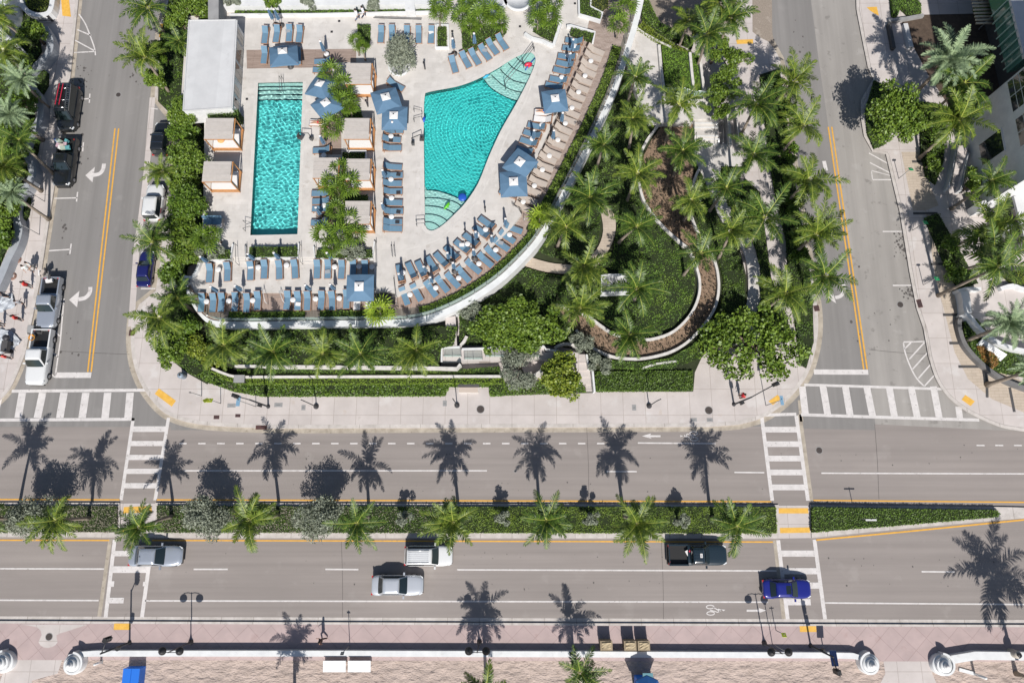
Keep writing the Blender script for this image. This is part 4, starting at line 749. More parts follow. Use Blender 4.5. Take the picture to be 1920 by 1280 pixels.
# garden right
LAWN = [(1200, 400), (1222, 410), (1272, 458), (1294, 485), (1303, 520), (1300, 555), (1288, 585), (1262, 612), (1220, 627), (1185, 625), (1150, 614), (1120, 596), (1090, 578), (1050, 566), (1040, 545), (1080, 520), (1128, 545), (1190, 548), (1192, 512), (1120, 500), (1150, 470), (1158, 420)]
bed('ground_cover', LAWN, GZ, .22, 'fine leaved bright ground cover on the round garden mound', 'ground cover', M_grassl, 110, .13, .07, 'stuff', lump=.06)
bed('ground_cover', [(862, 590), (935, 548), (985, 502), (1030, 515), (1078, 520), (1040, 550), (1038, 575), (1085, 640), (1020, 645), (862, 645)], GZ, .4, 'dark leafy ground cover under the spreading shrub', 'ground cover', M_cover, 55, .2, .13, 'stuff', lump=.12)
bed('ground_cover', [(1020, 458), (1052, 398), (1085, 333), (1120, 262), (1158, 176), (1172, 150), (1212, 222), (1236, 225), (1212, 258), (1196, 290), (1192, 330), (1200, 375), (1215, 400), (1158, 415), (1150, 380), (1128, 376), (1125, 420), (1120, 455), (1098, 485), (1035, 480), (1010, 470)], GZ, .3, 'leafy ground cover beside the parapet under the palm grove', 'ground cover', M_cover, 55, .18, .12, 'stuff', lump=.08)
bed('ground_cover', [(1300, 300), (1318, 330), (1345, 405), (1370, 450), (1385, 475), (1396, 520), (1396, 560), (1390, 640), (1330, 652), (1318, 668), (1260, 690), (1190, 690), (1130, 690), (1112, 668), (1150, 680), (1205, 682), (1255, 672), (1290, 655), (1316, 630), (1340, 600), (1354, 568), (1358, 530), (1350, 488), (1330, 452), (1316, 430), (1305, 400), (1302, 370), (1312, 335)], GZ, .3, 'leafy ground cover between the outer curved wall and the crescent path', 'ground cover', M_cover, 55, .18, .12, 'stuff', lump=.08)
bed('ground_cover', [(1400, 340), (1424, 362), (1434, 440), (1444, 520), (1474, 600), (1474, 630), (1438, 630), (1416, 600), (1428, 560), (1427, 500), (1414, 452), (1388, 422), (1370, 402), (1390, 385)], GZ, .3, 'leafy ground cover between the crescent path and the street walkway', 'ground cover', M_cover, 60, .17, .11, 'stuff', lump=.06)
bed('ground_cover', [(1354, 314), (1386, 314), (1388, 372), (1368, 386), (1354, 350)], GZ, .3, 'square patch of bright ground cover in the plaza', 'ground cover', M_grassl, 90, .14, .08, 'stuff')
bed('ground_cover', [(1427, 145), (1460, 133), (1474, 230), (1496, 390), (1516, 505), (1522, 560), (1524, 640), (1511, 686), (1503, 680), (1494, 610), (1482, 540), (1476, 450), (1459, 380), (1444, 300), (1434, 200)], SWZ, .4, 'dark ground cover in the verge strip along the right street', 'ground cover', M_cover, 50, .2, .13, 'stuff', lump=.12)
bed('ground_cover', [(302, 75), (335, -50), (372, -50), (345, 30), (338, 205), (380, 212), (383, 300), (378, 482), (348, 498), (343, 540), (368, 592), (420, 622), (436, 688), (405, 698), (388, 714), (354, 698), (320, 670), (302, 640), (304, 600), (332, 540), (348, 500), (347, 240), (300, 190)], SWZ, .45, 'dark leafy ground cover beneath the screening trees', 'ground cover', M_cover, 40, .22, .14, 'stuff', lump=.12)
bed('ground_cover', [(385, 602), (420, 618), (856, 612), (850, 645), (826, 652), (818, 686), (442, 684), (390, 664)], 1.5, .4, 'mixed leafy planting beneath the five palms', 'ground cover', M_treed, 45, .2, .13, 'stuff', lump=.2)  # dark leaf tone: shade beneath the palms put into the colour
bed('grass', [(1242, 86), (1262, 90), (1292, 98), (1297, 172), (1270, 175), (1250, 172)], 1.0, .6, 'green grass panel beside the upper plaza', 'grass', M_lawn, 260, .10, .05, 'stuff'); bed('grass', [(1298, 100), (1311, 104), (1318, 176), (1304, 174)], 1.0, .5, 'narrow grass panel between two white walls', 'grass', M_lawn, 260, .10, .05, 'stuff')
bed('grass', [(445, 690), (820, 693), (870, 692), (935, 687), (938, 701), (445, 702)], .6, .35, 'rough grass band between the two terrace walls', 'grass', M_grassl, 130, .14, .06, 'stuff', lump=.05)
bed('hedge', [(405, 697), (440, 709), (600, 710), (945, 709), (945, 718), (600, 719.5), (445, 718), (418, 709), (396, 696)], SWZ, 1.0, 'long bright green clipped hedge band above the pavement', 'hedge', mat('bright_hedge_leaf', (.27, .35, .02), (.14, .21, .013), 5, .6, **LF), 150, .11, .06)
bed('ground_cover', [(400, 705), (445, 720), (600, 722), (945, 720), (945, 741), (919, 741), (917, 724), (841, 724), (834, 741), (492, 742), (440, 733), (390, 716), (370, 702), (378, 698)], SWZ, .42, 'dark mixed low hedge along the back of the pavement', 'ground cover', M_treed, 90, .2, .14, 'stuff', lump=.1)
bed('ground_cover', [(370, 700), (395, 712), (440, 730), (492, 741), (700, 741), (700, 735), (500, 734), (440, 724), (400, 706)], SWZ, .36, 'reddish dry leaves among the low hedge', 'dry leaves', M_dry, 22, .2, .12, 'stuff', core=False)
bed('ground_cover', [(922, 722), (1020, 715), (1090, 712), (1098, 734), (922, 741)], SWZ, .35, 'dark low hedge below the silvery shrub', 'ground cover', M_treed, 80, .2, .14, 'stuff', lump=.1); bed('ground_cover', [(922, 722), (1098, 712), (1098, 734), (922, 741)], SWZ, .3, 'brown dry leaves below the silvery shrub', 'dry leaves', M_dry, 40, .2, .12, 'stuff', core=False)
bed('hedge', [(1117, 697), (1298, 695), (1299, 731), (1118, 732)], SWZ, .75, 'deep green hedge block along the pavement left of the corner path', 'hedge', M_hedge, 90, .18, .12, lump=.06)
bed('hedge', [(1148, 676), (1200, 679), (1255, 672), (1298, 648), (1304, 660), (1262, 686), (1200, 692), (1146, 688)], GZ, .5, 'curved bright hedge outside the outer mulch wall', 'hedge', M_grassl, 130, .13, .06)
for i, (p, l, m_) in enumerate((([(468, 463), (555, 462), (556, 479), (466, 481)], 'clipped hedge below the lap pool between two flights of steps', M_hedge), ([(388, 206), (445, 205), (445, 218), (388, 219)], 'small clipped hedge at the foot of the white pool house', M_hedge), ([(400, 468), (430, 468), (430, 484), (398, 484)], 'little hedge in the left corner planter', M_hedge), ([(594, 468), (696, 468), (697, 482), (592, 482)], 'hedge under the silver shrubs above the terrace steps', M_hedge),
        ([(440, 20), (828, 17), (828, 20), (700, 24), (440, 26)], 'long low lawn edged hedge along the top walkway', M_grassl), ([(821, 50), (836, 50), (836, 83), (821, 83)], 'small rectangular hedge planter beside the top loungers', M_hedge), ([(866, 50), (945, 45), (950, 55), (942, 64), (916, 76), (890, 90), (868, 94)], 'hedge under the fan palms above the diagonal loungers', M_hedge), ([(1000, 54), (1045, 34), (1044, 56), (1036, 73), (1016, 64)], 'hedge in the wedge planter by the lagoon tip', M_hedge),
        ([(1088, -30), (1106, -30), (1104, 12), (1126, 22), (1124, 34), (1088, 24)], 'angular hedge planter at the top of the long terrace', M_hedge), ([(1108, -30), (1142, -30), (1140, 8), (1130, 16), (1108, 10)], 'yellowish hedge block at the top end of the terrace', mat('olive_leaf', (.17, .17, .02), (.10, .11, .015), 5, .6, **LF)), ([(1072, 52), (1113, 62), (1108, 74), (1070, 62)], 'rectangular white rimmed hedge at the head of the lounger rows', M_hedge), ([(670, 45), (693, 46), (691, 84), (671, 82)], 'narrow hedge planter above the first cabana', M_hedge), ([(642, 285), (650, 285), (650, 300), (642, 300)], 'tiny hedge between cabanas', M_hedge), ([(654, 286), (683, 286), (683, 298), (654, 298)], 'dark square hedge behind a white rim between two cabanas', M_treed), ([(648, 365), (688, 365), (688, 376), (648, 376)], 'dark hedge behind the lower cabana under fan palms', M_treed), ([(640, 205), (672, 198), (678, 216), (660, 222), (645, 220)], 'grassy green mound at the foot of the upper fan palms', M_grassl))):
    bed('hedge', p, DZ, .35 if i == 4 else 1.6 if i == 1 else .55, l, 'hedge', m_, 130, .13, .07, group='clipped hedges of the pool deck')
# low planting behind the railing
hin = Q([p for p in EDGE], WZ)
def railing_hedge(i0, i1, o_, w_, label):
    c = off(hin, o_); q = [c[i] for i in range(i0, i1)]; b = MB(); b.strip([(p.x, p.y) for p in q], w_, WZ, WZ+.22, M_core); L_ = []
    for a, e in zip(q[:-1], q[1:]):
        n = int((e-a).length*w_*170); t = RG.random((n, 1)); a_, e_ = np.array(a), np.array(e); s_ = e_-a_; nn = np.array([-s_[1], s_[0]])/np.linalg.norm(s_)
        L_.append(np.column_stack([a_+s_*t+nn*RG.uniform(-w_/2, w_/2, (n, 1)), WZ+.2+RG.random(n)*.18]))
    V, Qd = leaves(np.vstack(L_), .15, .07, .6); k = len(b.v); b.v += [tuple(v) for v in V]; mi_ = b.m(mat('railing_hedge_leaf', (.21, .28, .022), (.10, .15, .013), 5, .6, **LF))
    for f in Qd: b.f.append([int(a)+k for a in f]); b.mi.append(mi_); b.sm.append(False)
    tag(b.build('hedge'), label, 'hedge', 'low hedges behind the glass railing')
nE = len(EDGE)
def near(x, y): return min(range(nE), key=lambda i: abs(EDGE[i][0]-x)+abs(EDGE[i][1]-y))
railing_hedge(near(425, 608), near(575, 607)+1, .95, .62, 'low hedge at the railing below the left lower loungers'); railing_hedge(near(612, 607), near(745, 604)+1, .95, .62, 'low hedge at the railing below the open lower umbrella')
railing_hedge(near(792, 598), near(1012, 446)+1, .95, .62, 'curved low hedge at the railing below the curved lounger rows'); railing_hedge(near(1012, 446), near(1176, 95)+1, 1.15, .95, 'long straight low hedge beside the taupe lounger row')
bed('hedge', [(1192, 55), (1206, 40), (1232, 62), (1275, 88), (1296, 96), (1290, 98), (1262, 90), (1230, 80), (1205, 62)], GZ, 1.1, 'lime hedge curving from the parapet towards the stairs', 'hedge', M_hedgel, 110, .17, .1)
bed('hedge', [(1205, -10), (1212, -10), (1236, 40), (1262, 54), (1300, 70), (1300, 84), (1262, 68), (1225, 46), (1206, 30)], GZ, .9, 'dark hedge between the aggregate drive and the lime hedge', 'hedge', M_treed, 90, .17, .1)
# rows of small brown tufts planted in the mulch
mp_ = W1[16:]+W2[::-1][:-12]; bed('mulch_tufts', mp_, GZ+.1, .22, 'small brown tufts planted all over the curved mulch bed', 'bedding plants', M_tuft, 20, .15, .12, 'stuff', core=False); bed('mulch_tufts', [(1249, 232), (1296, 232), (1298, 300), (1296, 420), (1290, 450), (1265, 436), (1228, 398), (1208, 362), (1204, 320), (1210, 290), (1224, 264)], GZ+.12, .2, 'brown tufts dotted over the upper wide part of the mulch bed', 'bedding plants', M_tuft, 16, .15, .12, 'stuff', core=False)
# median planting
bed('ground_cover', [(-300, 948), (219, 948), (218, 997), (-300, 996)], SWZ, .22, 'dry sparse ground cover of the left median', 'ground cover', M_cover, 60, .16, .09, 'stuff', lump=.05); bed('ground_cover', [(-300, 948), (219, 948), (218, 997), (-300, 996)], SWZ, .28, 'grey brown dead growth in the left median', 'dry growth', M_dry, 42, .18, .1, 'stuff', core=False)
bed('ground_cover', [(294, 948), (845, 950), (845, 998), (294, 997)], SWZ, .26, 'patchy ground cover of the central median', 'ground cover', M_cover, 80, .17, .1, 'stuff', lump=.06); bed('ground_cover', [(294, 948), (560, 950), (560, 998), (294, 997)], SWZ, .3, 'dead growth in the central median near the left crosswalk', 'dry growth', M_dry, 34, .18, .1, 'stuff', core=False)
bed('ground_cover', [(560, 950), (845, 950), (845, 998), (560, 998)], SWZ, .33, 'thin dead growth in the central median', 'dry growth', M_dry, 14, .16, .09, 'stuff', core=False)
bed('ground_cover', [(848, 950), (1455, 951), (1457, 999), (848, 998)], SWZ, .32, 'lush green ground cover of the median towards the right crosswalk', 'ground cover', mat('median_leaf', (.22, .28, .025), (.09, .14, .015), 2, .6, **LF), 110, .16, .09, 'stuff', lump=.09)
bed('hedge', [(1524, 951), (1870, 957), (1875, 962), (1872, 968), (1700, 983), (1524, 997)], SWZ, .45, 'tapering clipped hedge on the wedge shaped median end', 'hedge', M_hedge, 140, .14, .08)
# right corner planter
bed('hedge', [(1812, 590), (1835, 600), (1870, 640), (1925, 672), (1990, 690), (1990, 715), (1900, 700), (1860, 690), (1822, 650), (1810, 620)], SWZ, .7, 'dark green hedge inside the curved corner planter', 'hedge', M_hedge, 70, .2, .13)
bed('flower_bed', [(1832, 650), (1845, 648), (1870, 668), (1872, 682), (1862, 690), (1846, 672)], SWZ, .85, 'orange and red flowering plants in front of the white sign', 'flower bed', M_orange, 110, .18, .1)
wall([(1808, 590), (1800, 600), (1801, 620), (1810, 645), (1828, 668), (1852, 690), (1885, 712), (1930, 730), (1990, 748)], .42, -.02, .75, 'dark grey curved rim wall of the corner planter', mat('dark_stone', (.17, .165, .165), (.12, .12, .12), 1.5, .8), 4, grp=None)
wall([(1809, 586), (1822, 596), (1840, 618), (1870, 640), (1910, 655), (1990, 668)], .4, .2, 1.5, 'white curved retaining wall behind the corner sign', M_white, 4)
wall([(1797, 545), (1810, 541), (1840, 541)], .3, .1, 1.1, 'white wall at the top of the forecourt panel', M_white); wall([(1808, 545), (1812, 560), (1815, 586)], .8, .1, 1.15, 'broad white panel wall beside the date palm shadow', M_white)
bed('ground_cover', [(1735, 408), (1760, 400), (1800, 470), (1835, 530), (1798, 542), (1775, 500)], SWZ, .3, 'dark ground cover beside the right pavement under palms', 'ground cover', M_cover, 45, .2, .13, 'stuff', lump=.1)
bed('ground_cover', [(1640, 150), (1660, 160), (1660, 270), (1640, 278), (1628, 250), (1624, 205)], SWZ, .3, 'ground cover on the kerb island under the bushy tree', 'ground cover', M_cover, 50, .2, .13, 'stuff'); bed('ground_cover', [(1727, 190), (1775, 200), (1770, 300), (1755, 345), (1738, 330), (1728, 285)], SWZ, .3, 'ground cover between the right pavement and the handrails', 'ground cover', M_cover, 45, .2, .13, 'stuff', lump=.1)
bed('hedge', [(1672, -20), (1700, -20), (1728, 5), (1728, 24), (1705, 24), (1690, 10), (1684, 28), (1676, 26)], SWZ, .6, 'bright hedge at the top beside the dark driveway', 'hedge', M_grassl, 80)
# ============================================================ POOL FURNITURE
def quadpad(b, x0, y0, x1, y1, z0, z1, w_, th, mt, slats=False):
    """padded panel from (y0,z0) to (y1,z1), width w_"""
    d_ = Vector((0, y1-y0, z1-z0)); L_ = d_.length; a = math.atan2(d_.z, d_.y); c = Vector((0, (y0+y1)/2, (z0+z1)/2)); b.box(c, (w_, L_, th), mt, M=Matrix.Rotation(a, 3, 'X'))
def lounger_meshes(mt, wood, towel=None):
    f = MB(); hw = .34
    for s in (-1, 1): f.box((s*hw, 0, .29), (.055, 2.0, .07), wood)
    for y in (-.98, -.2, .28, .96): f.box((0, y, .285), (.68, .06, .05), wood)
    for y in (.46, .62, .78): f.box((0, y, .27), (.64, .05, .025), wood)
    for s in (-1, 1):
        for y in (-.85, .85): f.box((s*hw, y, .13), (.06, .06, .26), wood)
    st = MB(); quadpad(st, 0, -.97, 0, .27, .345, .345, .62, .045, mt)
    bk = MB(); quadpad(bk, 0, .27, 0, .27+.74*math.cos(R(36)), .345, .345+.74*math.sin(R(36)), .62, .045, mt)
    quadpad(bk, 0, .27+.74*math.cos(R(36)), 0, .27+.78*math.cos(R(36)), .345+.74*math.sin(R(36)), .345+.78*math.sin(R(36)), .66, .055, wood)
    for s in (-1, 1): bk.tube([(s*.29, .80, .66), (s*.29, .92, .29)], .015, wood, 4)
    return [('frame', f.mesh('lounger_frame')), ('seat_pad', st.mesh('lounger_seat')), ('backrest', bk.mesh('lounger_back'))]
LBL, LTP = lounger_meshes(M_blue, M_teak), lounger_meshes(M_taupe, mat('weathered_teak', (.46, .38, .32), (.38, .31, .26), 5, .8))
tw = MB(); quadpad(tw, 0, -.93, 0, .27, .382, .382, .66, .02, M_towel); quadpad(tw, 0, .27, 0, .82, .382, .79, .66, .02, M_towel); tw = tw.mesh('towel')
def lounger(px, py, ang, z, label, group, parts=LBL, towel=False):
    """ang: picture angle of the head end, degrees anticlockwise from the right"""
    c = P(px, py, z+.4)+Vector((RG.normal()*.05, RG.normal()*.05, 0)); ang += RG.normal()*1.6; t = thing('sun_lounger', label, 'sun lounger', (c.x, c.y, z), R(ang-90), group)
    for n_, me in parts: link(n_, me, t)
    if towel: o = link('pool_towel', tw, loc=(c.x, c.y, z+.001), rot=(0, 0, R(ang-90))); tag(o, f'white towel spread over the {towel}', 'towel', 'white pool towels')
gA = 'blue loungers at the top of the deck'
for i, (x, y) in enumerate(((497, 65.5), (518, 64.5), (541, 62.5), (561, 64))): lounger(x, y, 88, DZ, f'blue sun lounger in the short row above the tilted umbrella, {ORD[i]} from the left', gA)
for i, (x, y) in enumerate(((495, 104.5), (520, 105), (559, 104))): lounger(x, y, 90, DZ, f'blue sun lounger on the timber strip under the tilted umbrella, {ORD[i]} from the pool house', gA)
lounger(606, 115, 0, DZ, 'blue sun lounger lying crosswise at the right end of the timber strip', gA); lounger(603, 131, 0, DZ, 'blue sun lounger half hidden between umbrella and fan palm', gA)
for i, x in enumerate((715, 735, 764, 785, 808)): lounger(x, 65, 90, DZ, f'blue sun lounger in the upright row behind the silver tree, {ORD[i]} from its left', gA)
for i, (x, y, a) in enumerate(((851, 121, 107), (872, 112.5, 118), (890, 106, 121), (908.5, 98, 124), (924, 88, 124), (940.5, 79, 125))): lounger(x, y, a, DZ, f'blue sun lounger in the diagonal row beside the lagoon tip, {ORD[i]} from the left', 'blue loungers in a diagonal row')
gL = 'blue loungers between cabanas and lap pool'
for x, y, l, t_ in ((597, 230, 'sun lounger with a white towel and a sunbathing person beside the lap pool', 'lounger under the sunbathing person'), (604, 282, 'blue sun lounger beside folded umbrella, above the left cabana of the middle block', False), (602, 362, 'blue sun lounger just under the cabana next to the lap pool', False), (604, 376, 'second blue sun lounger under the cabana next to the lap pool', False), (603, 393, 'blue sun lounger with a white table at its upper edge, near the pool end', False), (600, 418, 'lowest blue sun lounger beside the lap pool', False)): lounger(x, y, 0, DZ, l, gL, towel=t_)
for i, y in enumerate((245, 262, 278, 313, 327, 344, 359, 380.5, 394, 413.5, 428)): lounger(736.5, y, 180, DZ, f'blue sun lounger in the crosswise column left of the lagoon pool, {ORD[i]} from the top', 'blue loungers left of the lagoon pool')
lounger(742, 160, 150, DZ, 'blue sun lounger peeking out above the upper of two umbrellas', 'blue loungers left of the lagoon pool')
rowE = [(1077, 76.5, -9), (1072, 91, -11), (1065, 106, -12), (1059, 120.5, -13), (1054, 134.5, -14), (1047, 149, -14), (1040, 161.5, -15), (1022, 210, -6), (1016.5, 223, -8), (1007, 237, -15), (999.5, 251, -17), (992, 266, -19), (984, 282, -21), (954, 362, -22)]
for i, (x, y, a) in enumerate(rowE): lounger(x, y, a, DZ, 'blue sun lounger in the straight row right of the lagoon, '+ORD[i]+' from the top' if i not in (7, 8) else ('striped towel lounger just below the umbrella right of the lagoon', 'white towelled lounger under the striped one right of the lagoon')[i-7], 'blue loungers right of the lagoon pool', towel=('lounger just below the right umbrella', 'next lounger below the right umbrella')[i-7] if i in (7, 8) else False)
fe = [(1132, 101), (1127, 112.5), (1121, 129), (1116, 141), (1110, 157), (1103, 171), (1097, 187), (1091, 200.5), (1086, 217), (1080, 230), (1072, 247), (1066, 261), (1059, 276), (1051, 292), (1044, 305.5), (1037, 319), (1031, 333), (1024, 348), (1014, 365), (1007, 380), (996, 397)]
for i, (x, y) in enumerate(fe): lounger(x-16, y-7.0, 155+.1*i, WZ, f'taupe sun lounger in the long outer row on the timber, {ORD[i]} from the top', 'taupe loungers on the long timber terrace', LTP)
rowG = [(913.5, 417, -38), (902, 434, -39), (884, 449, -40), (866, 462, -42), (848, 474, -45), (827, 486.5, -49), (810, 497, -56), (790, 503, -61), (770.5, 508, -65), (748, 512, -76)]
for i, (x, y, a) in enumerate(rowG): lounger(x, y, a, DZ-.02, f'blue sun lounger in the inner curved row below the lagoon, {ORD[i]} from the right', 'blue loungers of the inner curved row')
rowH = [(963, 429, 155), (951, 445, 149), (939, 459, 143), (923.5, 474, 139), (910, 486.5, 139), (889, 500, 138), (869, 513, 131), (849, 524, 131), (830, 533.5, 128), (807, 541.5, 124), (781, 549, 118), (757.5, 554, 112)]
for i, (x, y, a) in enumerate(rowH): lounger(x, y, a, WZ, f'blue sun lounger in the outer curved row on timber, {ORD[i]} from the right', 'blue loungers of the outer curved row')
for i, (x, y) in enumerate(((391.5, 511), (424, 510), (470, 506), (495, 506), (522.5, 505), (552.5, 505), (595, 505), (614, 505), (640, 505), (661, 503), (683, 503))): lounger(x, y, 92 if x < 560 else 90, TZ, f'blue sun lounger in the upper row of the lower terrace, {ORD[i]} from the left', 'blue loungers of the lower terrace')
for i, (x, y) in enumerate(((376.5, 568), (398, 567), (417, 567), (439.5, 566), (461.5, 565.5), (483.5, 564), (538.5, 563), (559, 563), (577, 563), (603, 562), (622, 562), (649, 561), (670.5, 564), (694, 562))): lounger(x, y, 90, WZ, f'blue sun lounger in the bottom row beside the railing, {ORD[i]} from the left' if i < 12 else ('white towelled lounger left below the lower umbrella', 'white towelled lounger right below the lower umbrella')[i-12], 'blue loungers by the lower railing', towel=('lounger left below the lower umbrella', 'lounger right below the lower umbrella')[i-12] if i > 11 else False)
for i, (x, y) in enumerate(((747, 327), (747, 361), (747, 397), (745, 416), (722, 344), (733, 263))):
    b = MB(); b.box((0, 0, 0), (.42, .34, .06), M_dkmet, RG.normal()*.1); c = P(x, y, DZ+.42); tag(b.build('folded_towel', loc=c), 'dark folded towel on a lounger of the column left of the lagoon, '+ORD[i]+' of six', 'towel', 'dark folded towels')
for i, (x, y, z, m_) in enumerate(((470, 500, TZ, 0), (614, 509, TZ, 1), (866, 459, DZ, 0), (939, 455, WZ, 1), (1065, 104, DZ, 0), (540, 58, DZ, 1), (808, 60, DZ, 0), (909, 94, DZ, 1), (559, 570, WZ, 0), (440, 571, WZ, 1))):
    b = MB(); b.box((0, 0, 0), (.5, .36, .08), (M_towel, mat('grey_towel', (.30, .32, .34), None, rough=.9))[m_], RG.normal()*.3); c = P(x, y, z+.42); tag(b.build('folded_towel', loc=c), ('white', 'grey')[m_]+' folded towel left on a blue lounger '+('at the left of the upper terrace row', 'under the silver shrubs on the terrace', 'of the inner curved row', 'of the outer curved row', 'right of the lagoon', 'near the pool house', 'behind the silver tree', 'beside the lagoon tip', 'of the bottom row near the umbrella', 'of the bottom row at its left')[i], 'towel', 'folded towels on loungers')
# open umbrellas
def canopy_mesh(hs=1.32, hz=.5):
    b = MB(); n = 8; ed = []
    for i in range(8):
        a = R(45*i); r = hs*1.36 if i % 2 else hs*.97
        ed.append((r*math.cos(a), r*math.sin(a), -hz-(.08 if i % 2 else 0)))
    vs = [(0, 0, 0)]+ed; b.add(vs, [(0, 1+i, 1+(i+1) % 8) for i in range(8)], M_canvas)
    ins = [(x*.995, y*.995, z-.015) for x, y, z in ed]; b.add([(0, 0, -.02)]+ins, [(0, 1+(i+1) % 8, 1+i) for i in range(8)], M_canvas)
    fl = [(x, y, z-.13) for x, y, z in ed]; b.add(ed+fl, [(i, (i+1) % 8, 8+(i+1) % 8, 8+i) for i in range(8)], M_canvas); return b.mesh('umbrella_canopy')
CAN = canopy_mesh()
vb = MB(); vb.add([(0, 0, .1), (.42, .42, -.08), (-.42, .42, -.08), (-.42, -.42, -.08), (.42, -.42, -.08)], [(0, 1, 2), (0, 2, 3), (0, 3, 4), (0, 4, 1)], M_towel); VENT = vb.mesh('umbrella_vent')
fb = MB(); fb.lathe([(.0, .08), (.05, .1), (.06, .16), (.02, .2)], M_black, 8); FIN = fb.mesh('umbrella_finial')
pbm = MB(); pbm.tube([(0, 0, .05), (0, 0, 2.72)], .03, M_teak, 8); POLE = pbm.mesh('umbrella_pole')
bb = MB(); bb.lathe([(.34, 0), (.34, .05), (.1, .09), (.06, .25)], M_dkgrey, 16); UBASE = bb.mesh('umbrella_base')
rb = MB()
for i in range(8):
    a = R(45*i); r = 1.70 if i % 2 else 1.2; rb.tube([(0, 0, -.08), (r*math.cos(a), r*math.sin(a), -.55)], .012, M_teak, 4)
RIB = rb.mesh('umbrella_ribs')
def umbrella(px, py, rz, z, label, tilt=(0, 0), s=1.0):
    c = P(px, py, z+2.75); t = thing('open_umbrella', label, 'umbrella', (c.x, c.y, z), 0, 'open blue umbrellas'); h = 2.75
    link('pole', POLE, t); link('base', UBASE, t); rt = (R(tilt[0]), R(tilt[1]), R(rz)); k = link('canopy', CAN, t, (0, 0, h), rt, (s, s, s)); link('vent_cap', VENT, k, (0, 0, .06)); link('finial', FIN, k, (0, 0, .06)); link('ribs', RIB, k)
for q in ((529.5, 95, 10, DZ, 'open blue umbrella tilted over the timber strip near the pool house', (-14, 6), 1.12), (599, 156, -20, DZ, 'upper open blue umbrella at the head of the lap pool', (-10, -8)), (610, 192, 38, DZ, 'lower open blue umbrella at the head of the lap pool', (-6, 0)),
          (723, 181, 18, DZ, 'upper of two open blue umbrellas left of the lagoon pool', (-5, 5), 1.05), (738, 216, 0, DZ, 'lower of two open blue umbrellas left of the lagoon pool'), (1041, 184, 7, DZ, 'open blue umbrella over the straight lounger row right of the lagoon', (0, 0), .97),
          (974.5, 303, -38, DZ, 'upper of two overlapping blue umbrellas at the lower right of the lagoon', (3, -4), 1.02), (963, 340, 3, DZ, 'lower of two overlapping blue umbrellas at the lower right of the lagoon', (0, 0), 1.04), (673, 537, 1, TZ, 'open blue umbrella over the right end of the lower terrace', (4, 0), 1.02)): umbrella(*q)
# folded umbrellas
fm = MB(); rs = []
n = 12; prof = [(.03, 2.62), (.07, 2.5), (.10, 2.2), (.13, 1.8), (.17, 1.45), (.14, 1.25), (.19, 1.05)]
for r, z in prof: rs.append([((r*(1+.28*(-1)**j))*math.cos(6.2832*j/n), (r*(1+.28*(-1)**j))*math.sin(6.2832*j/n), z) for j in range(n)])
fm.add([v for l in rs for v in l], [(i*n+j, i*n+(j+1) % n, (i+1)*n+(j+1) % n, (i+1)*n+j) for i in range(len(prof)-1) for j in range(n)]+[tuple(range(n))], M_canvas2, False)
FOLD = fm.mesh('folded_canopy'); tp = MB(); tp.lathe([(.13, 2.52), (.10, 2.60), (.02, 2.66)], M_towel, 10); TOP = tp.mesh('white_top')
cu = [(415, 551, WZ, 'bottom row gap third along'), (459, 549, WZ, 'bottom row gap before the terrace steps'), (586, 548, WZ, 'bottom row gap right of the steps'), (631, 547, WZ, 'bottom row gap second right of the steps'), (396, 497, TZ, 'leftmost of the upper terrace row'), (482, 492, TZ, 'upper terrace row beside the clipped hedge left end'), (529, 490, TZ, 'upper terrace row beside the clipped hedge right end'), (625, 490, TZ, 'upper terrace row under the silver shrubs'),
      (743, 253, DZ, 'left lagoon column, top group'), (725, 340, DZ, 'left lagoon column, middle group'), (724, 400, DZ, 'left lagoon column, lower group'), (852, 101, DZ, 'lower end of the diagonal lounger row'), (891, 92, DZ, 'middle of the diagonal lounger row'), (1071, 103, DZ, 'right lagoon row, between second and third lounger'), (1066, 128, DZ, 'right lagoon row, between fourth and fifth lounger'), (1052, 236, WZ, 'taupe row below the right umbrella'), (1036, 268, WZ, 'taupe row, second below the right umbrella'), (1003, 322, WZ, 'taupe row beside the overlapping umbrellas'), (1000, 268, DZ, 'right lagoon row above the overlapping umbrellas'),
      (755, 528, DZ, 'left end of the inner curved row'), (800, 515, DZ, 'inner curved row second from its left end'), (843, 490, DZ, 'inner curved row centre'), (894, 452, DZ, 'inner curved row right part'), (812, 534, WZ, 'outer curved row left part'), (853, 508, DZ, 'between the curved rows, centre'), (890, 484, DZ, 'between the curved rows, right of centre'), (923, 459, WZ, 'outer curved row right part'), (948, 428, WZ, 'head of the outer curved row beside the steps'),
      (517, 47, DZ, 'above the first upper lounger row, left one'), (528, 48, DZ, 'above the first upper lounger row, right one'), (612, 106, DZ, 'right end of the timber strip'), (612, 278, DZ, 'beside the lounger above the middle cabana'), (605, 408, DZ, 'lowest beside the lap pool')]
for x, y, z, l in cu:
    c = P(x, y, z); t = thing('folded_umbrella', 'folded blue umbrella, '+l, 'umbrella', c, RG.random()*6, 'folded blue umbrellas'); link('pole', POLE, t); link('base', UBASE, t); link('folded_canopy', FOLD, t); link('white_top', TOP, t)
